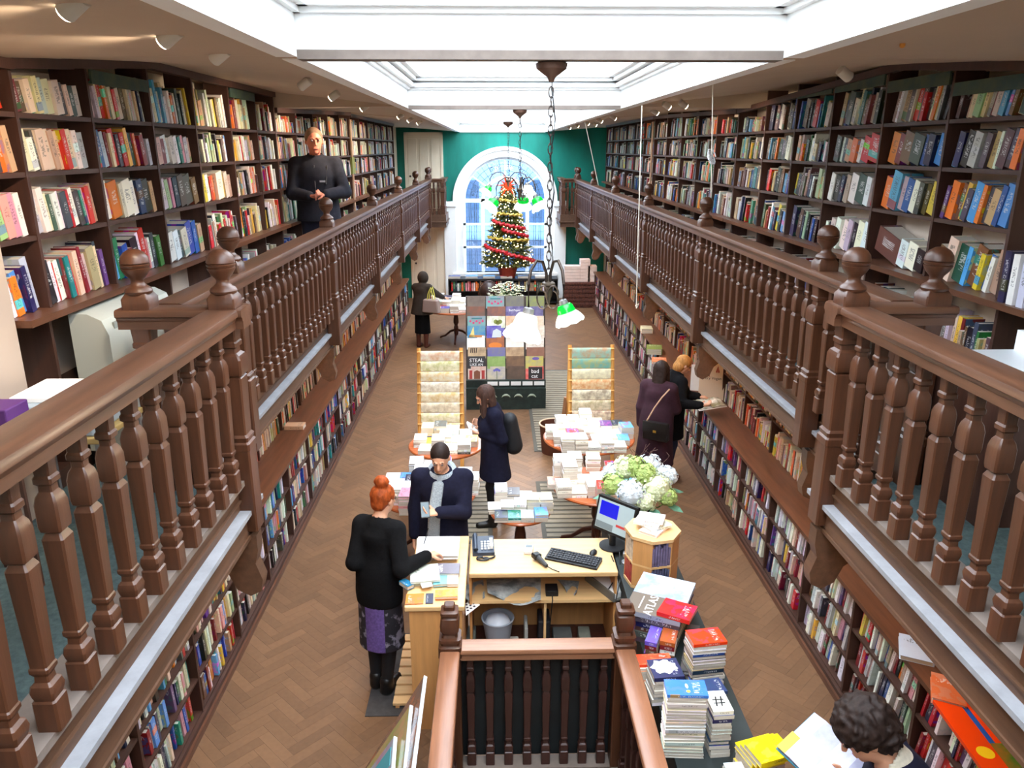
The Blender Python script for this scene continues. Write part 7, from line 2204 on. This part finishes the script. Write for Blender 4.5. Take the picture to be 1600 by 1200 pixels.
# ------------------------------------------------------------ books and parquet: the largest in view become things
def book_material(name, src):
    m = bpy.data.materials.new(name); m.use_nodes = True
    T = NT(m); bs = m.node_tree.nodes['Principled BSDF']
    ac = T.n('ShaderNodeAttribute', attribute_type=src, attribute_name='bcol')
    ar = T.n('ShaderNodeAttribute', attribute_type=src, attribute_name='brnd')
    if src == 'OBJECT':
        tc = T.n('ShaderNodeTexCoord'); gen = tc.outputs['Object']
    else:
        ag = T.n('ShaderNodeAttribute', attribute_type='GEOMETRY', attribute_name='bgen'); gen = ag.outputs['Vector']
    sp = T.n('ShaderNodeSeparateXYZ'); T.l(gen, sp.inputs[0])
    def math_(op, a, b=None, c=None):
        nd = T.n('ShaderNodeMath', operation=op)
        for i, q in enumerate((a, b, c)):
            if q is None: continue
            if isinstance(q, (int, float)): nd.inputs[i].default_value = q
            else: T.l(q, nd.inputs[i])
        return nd.outputs[0]
    rnd = ar.outputs['Fac']
    ap = T.n('ShaderNodeAttribute', attribute_type='OBJECT', attribute_name='bpic')
    plain = ap.outputs['Fac'] if src == 'OBJECT' else 0.0
    r50 = math_('MULTIPLY', rnd, 91.7)
    r2 = math_('FRACT', math_('MULTIPLY', rnd, 17.3))
    r3 = math_('FRACT', math_('MULTIPLY', rnd, 53.9))
    spine = math_('LESS_THAN', sp.outputs['Y'], .04)
    # a band across the spine
    hs = T.n('ShaderNodeHueSaturation'); hs.inputs['Saturation'].default_value = 1.1
    T.l(math_('ADD', r2, .0), hs.inputs['Hue']); T.l(math_('ADD', r3, .45), hs.inputs['Value']); T.l(ac.outputs['Color'], hs.inputs['Color'])
    z = sp.outputs['Z']
    bpos = math_('MULTIPLY_ADD', r3, .6, .08)
    band = math_('LESS_THAN', math_('ABSOLUTE', math_('SUBTRACT', z, bpos)), math_('MULTIPLY_ADD', r2, .1, .02))
    band = math_('MULTIPLY', band, math_('GREATER_THAN', r2, .72))
    band = math_('MULTIPLY', band, spine)
    # title letters on the spine
    cv = T.n('ShaderNodeCombineXYZ'); T.l(math_('MULTIPLY', z, 34.0), cv.inputs[0]); T.l(math_('MULTIPLY', sp.outputs['X'], 3.0), cv.inputs[1]); T.l(r50, cv.inputs[2])
    nz = T.n('ShaderNodeTexNoise', i_Scale=1.0, i_Detail=1.0); T.l(cv.outputs[0], nz.inputs['Vector'])
    let = math_('GREATER_THAN', nz.outputs['Fac'], .52)
    inx = math_('LESS_THAN', math_('ABSOLUTE', math_('SUBTRACT', sp.outputs['X'], .5)), .24)
    inz = math_('LESS_THAN', math_('ABSOLUTE', math_('SUBTRACT', z, .56)), math_('MULTIPLY_ADD', r2, .18, .14))
    let = math_('MULTIPLY', math_('MULTIPLY', let, inx), math_('MULTIPLY', inz, spine))
    # picture on the covers
    cv2 = T.n('ShaderNodeCombineXYZ'); T.l(math_('MULTIPLY', sp.outputs['Y'], 2.2), cv2.inputs[0]); T.l(math_('MULTIPLY', z, 3.0), cv2.inputs[1]); T.l(r50, cv2.inputs[2])
    nz2 = T.n('ShaderNodeTexNoise', i_Scale=1.3, i_Detail=3.0); T.l(cv2.outputs[0], nz2.inputs['Vector'])
    pic = math_('MULTIPLY', math_('MULTIPLY', math_('GREATER_THAN', nz2.outputs['Fac'], .54), math_('SUBTRACT', 1.0, spine)), math_('SUBTRACT', 1.0, plain))
    cv3 = T.n('ShaderNodeCombineXYZ'); T.l(math_('MULTIPLY', sp.outputs['Y'], 16.0), cv3.inputs[0]); T.l(math_('MULTIPLY', z, 9.0), cv3.inputs[1]); T.l(r50, cv3.inputs[2])
    nz3 = T.n('ShaderNodeTexNoise', i_Scale=1.0, i_Detail=1.0); T.l(cv3.outputs[0], nz3.inputs['Vector'])
    ttl = math_('MULTIPLY', math_('GREATER_THAN', nz3.outputs['Fac'], .55), math_('LESS_THAN', math_('ABSOLUTE', math_('SUBTRACT', z, .76)), .10))
    ttl = math_('MULTIPLY', math_('MULTIPLY', ttl, math_('LESS_THAN', math_('ABSOLUTE', math_('SUBTRACT', sp.outputs['Y'], .5)), .36)), math_('SUBTRACT', 1.0, spine))
    m1 = T.n('ShaderNodeMix', data_type='RGBA'); T.l(math_('MULTIPLY', band, .85), m1.inputs[0]); T.l(ac.outputs['Color'], m1.inputs[6]); T.l(hs.outputs[0], m1.inputs[7])
    m2 = T.n('ShaderNodeMix', data_type='RGBA'); bw0 = T.n('ShaderNodeRGBToBW'); T.l(ac.outputs['Color'], bw0.inputs[0]); T.l(math_('MULTIPLY', pic, math_('MULTIPLY_ADD', bw0.outputs[0], -.72, .75)), m2.inputs[0]); T.l(m1.outputs[2], m2.inputs[6]); T.l(hs.outputs[0], m2.inputs[7])
    bw = T.n('ShaderNodeRGBToBW'); T.l(ac.outputs['Color'], bw.inputs[0])
    ink = math_('MULTIPLY_ADD', math_('LESS_THAN', bw.outputs[0], .32), .75, .03)
    m3 = T.n('ShaderNodeMix', data_type='RGBA'); T.l(math_('MULTIPLY', math_('ADD', let, ttl), .55), m3.inputs[0]); T.l(m2.outputs[2], m3.inputs[6])
    ci = T.n('ShaderNodeCombineColor'); [T.l(ink, ci.inputs[i]) for i in range(3)]
    T.l(ci.outputs[0], m3.inputs[7])
    T.l(m3.outputs[2], bs.inputs['Base Color'])
    bs.inputs['Roughness'].default_value = .34
    bs.inputs['Specular IOR Level'].default_value = .5
    return m
M_BOOKO = book_material('book_jacket', 'OBJECT')
M_BOOKF = book_material('book_jacket_field', 'GEOMETRY')
CUBE_V = [(0, 0, 0), (1, 0, 0), (1, 1, 0), (0, 1, 0), (0, 0, 1), (1, 0, 1), (1, 1, 1), (0, 1, 1)]
CUBE_F = [(3, 2, 1, 0), (4, 5, 6, 7), (0, 1, 5, 4), (1, 2, 6, 5), (2, 3, 7, 6), (3, 0, 4, 7)]
PAGE_FACES = (0, 1, 4)          # bottom, top and fore edge show the pages
def book_field(name, items, fm=M_BOOKF):
    n_ = len(items)
    base = np.array(CUBE_V, dtype=np.float32)
    Ms = np.array([[list(r_) for r_ in b['M']] for b in items], dtype=np.float32)
    V = np.einsum('nij,vj->nvi', Ms[:, :3, :3], base) + Ms[:, None, :3, 3]
    Fi = (np.array(CUBE_F)[None] + (np.arange(n_) * 8)[:, None, None]).reshape(-1, 4)
    me = bpy.data.meshes.new(name)
    me.vertices.add(n_ * 8); me.vertices.foreach_set('co', V.reshape(-1))
    me.loops.add(n_ * 24); me.loops.foreach_set('vertex_index', Fi.reshape(-1).astype(np.int32))
    me.polygons.add(n_ * 6); me.polygons.foreach_set('loop_start', np.arange(0, n_ * 24, 4, dtype=np.int32))
    me.materials.append(fm); me.materials.append(M_PAGE)
    mi = np.tile(np.array([1 if k in PAGE_FACES else 0 for k in range(6)], dtype=np.int32), n_)
    me.polygons.foreach_set('material_index', mi)
    a = me.attributes.new('bcol', 'FLOAT_COLOR', 'POINT')
    cols = np.repeat(np.array([lin(b['rgb']) for b in items], dtype=np.float32), 8, 0)
    a.data.foreach_set('color', cols.reshape(-1))
    a = me.attributes.new('brnd', 'FLOAT', 'POINT'); a.data.foreach_set('value', np.repeat(np.array([b['r'] for b in items], dtype=np.float32), 8))
    a = me.attributes.new('bgen', 'FLOAT_VECTOR', 'POINT'); a.data.foreach_set('vector', np.tile(base, (n_, 1)).reshape(-1))
    me.update(calc_edges=True); me.validate(); me.shade_flat()
    return me
def parquet_field(items):
    n_ = len(items)
    hx, hy = PL / 2 - .0006, PW / 2 - .0006
    base = np.array([(-hx, -hy, -.01), (hx, -hy, -.01), (hx, hy, -.01), (-hx, hy, -.01), (-hx, -hy, 0), (hx, -hy, 0), (hx, hy, 0), (-hx, hy, 0)], dtype=np.float32)
    A = np.array([(x, y, a, t_) for x, y, a, t_ in items], dtype=np.float32)
    c_, s_ = np.cos(A[:, 2])[:, None], np.sin(A[:, 2])[:, None]
    V = np.stack([A[:, 0:1] + base[None, :, 0] * c_ - base[None, :, 1] * s_, A[:, 1:2] + base[None, :, 0] * s_ + base[None, :, 1] * c_, np.repeat(base[None, :, 2], n_, 0) - .0005 * A[:, 3:4]], -1)
    Fi = (np.array(CUBE_F[1:])[None] + (np.arange(n_) * 8)[:, None, None]).reshape(-1, 4)
    me = bpy.data.meshes.new('parquet_blocks')
    me.vertices.add(n_ * 8); me.vertices.foreach_set('co', V.reshape(-1).astype(np.float32))
    me.loops.add(n_ * 20); me.loops.foreach_set('vertex_index', Fi.reshape(-1).astype(np.int32))
    me.polygons.add(n_ * 5); me.polygons.foreach_set('loop_start', np.arange(0, n_ * 20, 4, dtype=np.int32))
    me.materials.append(M_FLOORB)
    a = me.attributes.new('tone', 'FLOAT', 'POINT'); a.data.foreach_set('value', np.repeat(A[:, 3], 8).astype(np.float32))
    me.update(calc_edges=True); me.validate(); me.shade_flat()
    return me

from mathutils.bvhtree import BVHTree
bpy.context.view_layer.update()
def soup(me, M=None):
    n_ = len(me.vertices)
    co = np.empty(n_ * 3, dtype=np.float32); me.vertices.foreach_get('co', co); co = co.reshape(-1, 3)
    if M is not None:
        A = np.array(M, dtype=np.float32); co = co @ A[:3, :3].T + A[:3, 3]
    return co, [tuple(p.vertices) for p in me.polygons]
occ_v, occ_f, no = [], [], 0
for o in list(S.objects):
    if o.type != 'MESH' or o.name.startswith(('pane', 'arch_pane', 'leading')) or (o.parent is not None and o.parent.name.startswith('floor') and False):
        continue
    co, fs = soup(o.data, o.matrix_world)
    occ_v.append(co); occ_f += [tuple(i + no for i in f) for f in fs]; no += len(co)
T_OCC = BVHTree.FromPolygons(np.concatenate(occ_v).tolist(), occ_f)
mb_, mp_ = book_field('book_rows', BOOKS), parquet_field(PAR)
vb, fb = soup(mb_); vp, fp = soup(mp_)
T_CNT = BVHTree.FromPolygons(np.concatenate([vb, vp]).tolist(), fb + [tuple(i + len(vb) for i in f) for f in fp])
bpy.data.meshes.remove(mb_); bpy.data.meshes.remove(mp_)
NBF = len(fb)
hitb, hitp = {}, {}
eye = Vector((0, 0, CH))
NX, NY = 640, 480
for j in range(NY):
    for i in range(NX):
        d = CAMM @ Vector((((i + .5) * 1600 / NX - 800) / F, -((j + .5) * 1200 / NY - 600) / F, -1.0)); d.normalize()
        loc, nor, fi, dist = T_CNT.ray_cast(eye, d, 60)
        if fi is None: continue
        if T_OCC.ray_cast(eye, d, dist - .002)[2] is not None: continue
        if fi < NBF:
            k = fi // 6; hitb[k] = hitb.get(k, 0) + 1
        else:
            k = (fi - NBF) // 5; hitp[k] = hitp.get(k, 0) + 1
forced = [k for k, b in enumerate(BOOKS) if b.get('label') and k in hitb]
rank = sorted((k for k in hitb if not BOOKS[k].get('label')), key=lambda k: -hitb[k])
chosen = set(forced) | set(rank[:max(0, 305 - len(forced))])
print('books', len(BOOKS), 'seen', len(hitb), 'forced', len(forced), 'smallest', min(hitb[k] for k in chosen))
rest = [b for k, b in enumerate(BOOKS) if k not in chosen]
ob('book_field', book_field('book_field', rest), label='all the smaller books on the shelves and tables', kind='stuff', cat='books')
# one book: jacket wrapping a block of pages
mb = MB()
mb.box((0, 0, 0), (.07, 1, 1)); mb.box((.93, 0, 0), (1, 1, 1)); mb.box((.07, 0, 0), (.93, .05, 1))
JACKET = mb.mesh('jacket', M_BOOKO, 0)
mb = MB(); mb.box((.07, .05, .012), (.93, .965, .985))
PAGES = mb.mesh('pages', M_PAGE, 0)
ORD = ['first', 'second', 'third', 'fourth', 'fifth', 'sixth', 'seventh', 'eighth', 'ninth', 'tenth', 'eleventh', 'twelfth', 'thirteenth', 'fourteenth', 'fifteenth', 'sixteenth', 'seventeenth', 'eighteenth', 'nineteenth', 'twentieth', 'twenty-first', 'twenty-second', 'twenty-third', 'twenty-fourth', 'twenty-fifth', 'twenty-sixth', 'twenty-seventh', 'twenty-eighth', 'twenty-ninth', 'thirtieth']
def o_(k):
    return ORD[k] if k < len(ORD) else '%dth' % (k + 1)
firstbay = {}
for k in hitb:
    w_ = BOOKS[k]['where']
    if w_[2] != 'pile':
        firstbay[w_[0]] = min(firstbay.get(w_[0], 99), w_[1])
used_labels = set()
for k in sorted(chosen):
    b = BOOKS[k]
    root = ob(b.get('name', 'book'), JACKET, M=b['M'])
    root['bcol'] = list(lin(b['rgb'])); root['brnd'] = b['r']; root['bpic'] = .85 if b.get('label') else 0.0
    ob('pages', PAGES, root)
    root['category'] = 'book'
    w_ = b['where']
    if b.get('label'):
        lb = b['label']
    elif w_[2] == 'pile':
        i_, n_ = b['ord'][0], b['ord'][1]
        pos = 'only book' if n_ == 1 else 'top book' if i_ == n_ - 1 else 'bottom book' if i_ == 0 else '%s book from the top' % o_(n_ - 1 - i_)
        lb = '%s %s, %s' % (b['c'], pos, w_[3])
    else:
        i_, n_, t_ = b['ord']
        bay = o_(w_[1] - firstbay[w_[0]]) + ' bay'
        row = {'gallery': {-1: 'shelf below counter', 0: 'counter shelf', 1: 'shelf above counter', 2: 'second highest shelf', 3: 'highest shelf'}, 'floor': ['lowest shelf', 'middle low shelf', 'upper low shelf'], 'upper': ['counter row', 'second upper row', 'top row']}[w_[2]][w_[3]]
        th = 'thick ' if t_ > .045 else 'thin ' if t_ < .02 else ''
        lb = '%s%s book, %s along, %s, %s, %s' % (th, b['c'], o_(i_), row, bay, w_[0])
    if lb in used_labels:
        print('DUP', lb)
    used_labels.add(lb)
    root['label'] = lb
    root['group'] = ('books on the ' + w_[0]) if w_[2] != 'pile' else w_[4]
# parquet
rankp = sorted(hitp, key=lambda k: -hitp[k])[:298]
sel = set(rankp)
fld = ob('parquet_blocks', parquet_field([p for k, p in enumerate(PAR) if k not in sel]), FLOOR, kind='stuff')
fld.matrix_parent_inverse = FLOOR.matrix_world.inverted()
mb = MB(); mb.box((-PL / 2 + .0006, -PW / 2 + .0006, -.01), (PL / 2 - .0006, PW / 2 - .0006, 0))
PB = mb.mesh('parquet_block', M_FLOORO, 0)
for k in rankp:
    x, y, a, t_ = PAR[k]
    q = ob('parquet_block', PB, FLOOR, loc=(x, y, -.0005 * t_), rot=(0, 0, a))
    q['tone'] = t_
# prints and lettering that belong to labelled books
byl = {o.get('label'): o for o in S.objects if o.get('label') and o.parent is None}
bpy.context.view_layer.update()
for mb, nm, m_, lb in DECALS:
    r_ = byl.get(lb)
    if r_ is None: continue
    o = build(mb, nm, m_, r_, smooth=0)
    o.matrix_parent_inverse = r_.matrix_world.inverted()
def cover_text(fr, s, size, fx, fy, z, m_, lb, turn=0.0):
    r_ = byl.get(lb)
    if r_ is None: return
    c, ex, ey, w, h = fr
    o_ = c - ex * h / 2 - ey * w / 2
    q = o_ + ex * h * fx + ey * w * fy
    Mx = Matrix.Translation((q.x, q.y, z)) @ Matrix.Rotation(math.atan2(ex.y, ex.x) + turn, 4, 'Z')
    me = text_mesh(s, size); me.materials.clear(); me.materials.append(m_)
    o = ob('lettering', me, r_)
    o.matrix_parent_inverse = r_.matrix_world.inverted()
    o.matrix_basis = Mx
cover_text(ATLAS_TXT, 'ATLAS', .085, .42, .22, 1.1072, M_PAPER, AL, PI / 2)
cover_text(WB, '#', .11, .5, .5, 1.1675, M_BLACK, 'white book with a black hash sign beside the tallest stack')
for k, (s_, fy) in enumerate((('THIS IS THE', .78), ('YELLOW', .5), ('BOOK OF MAPS', .22))):
    pass
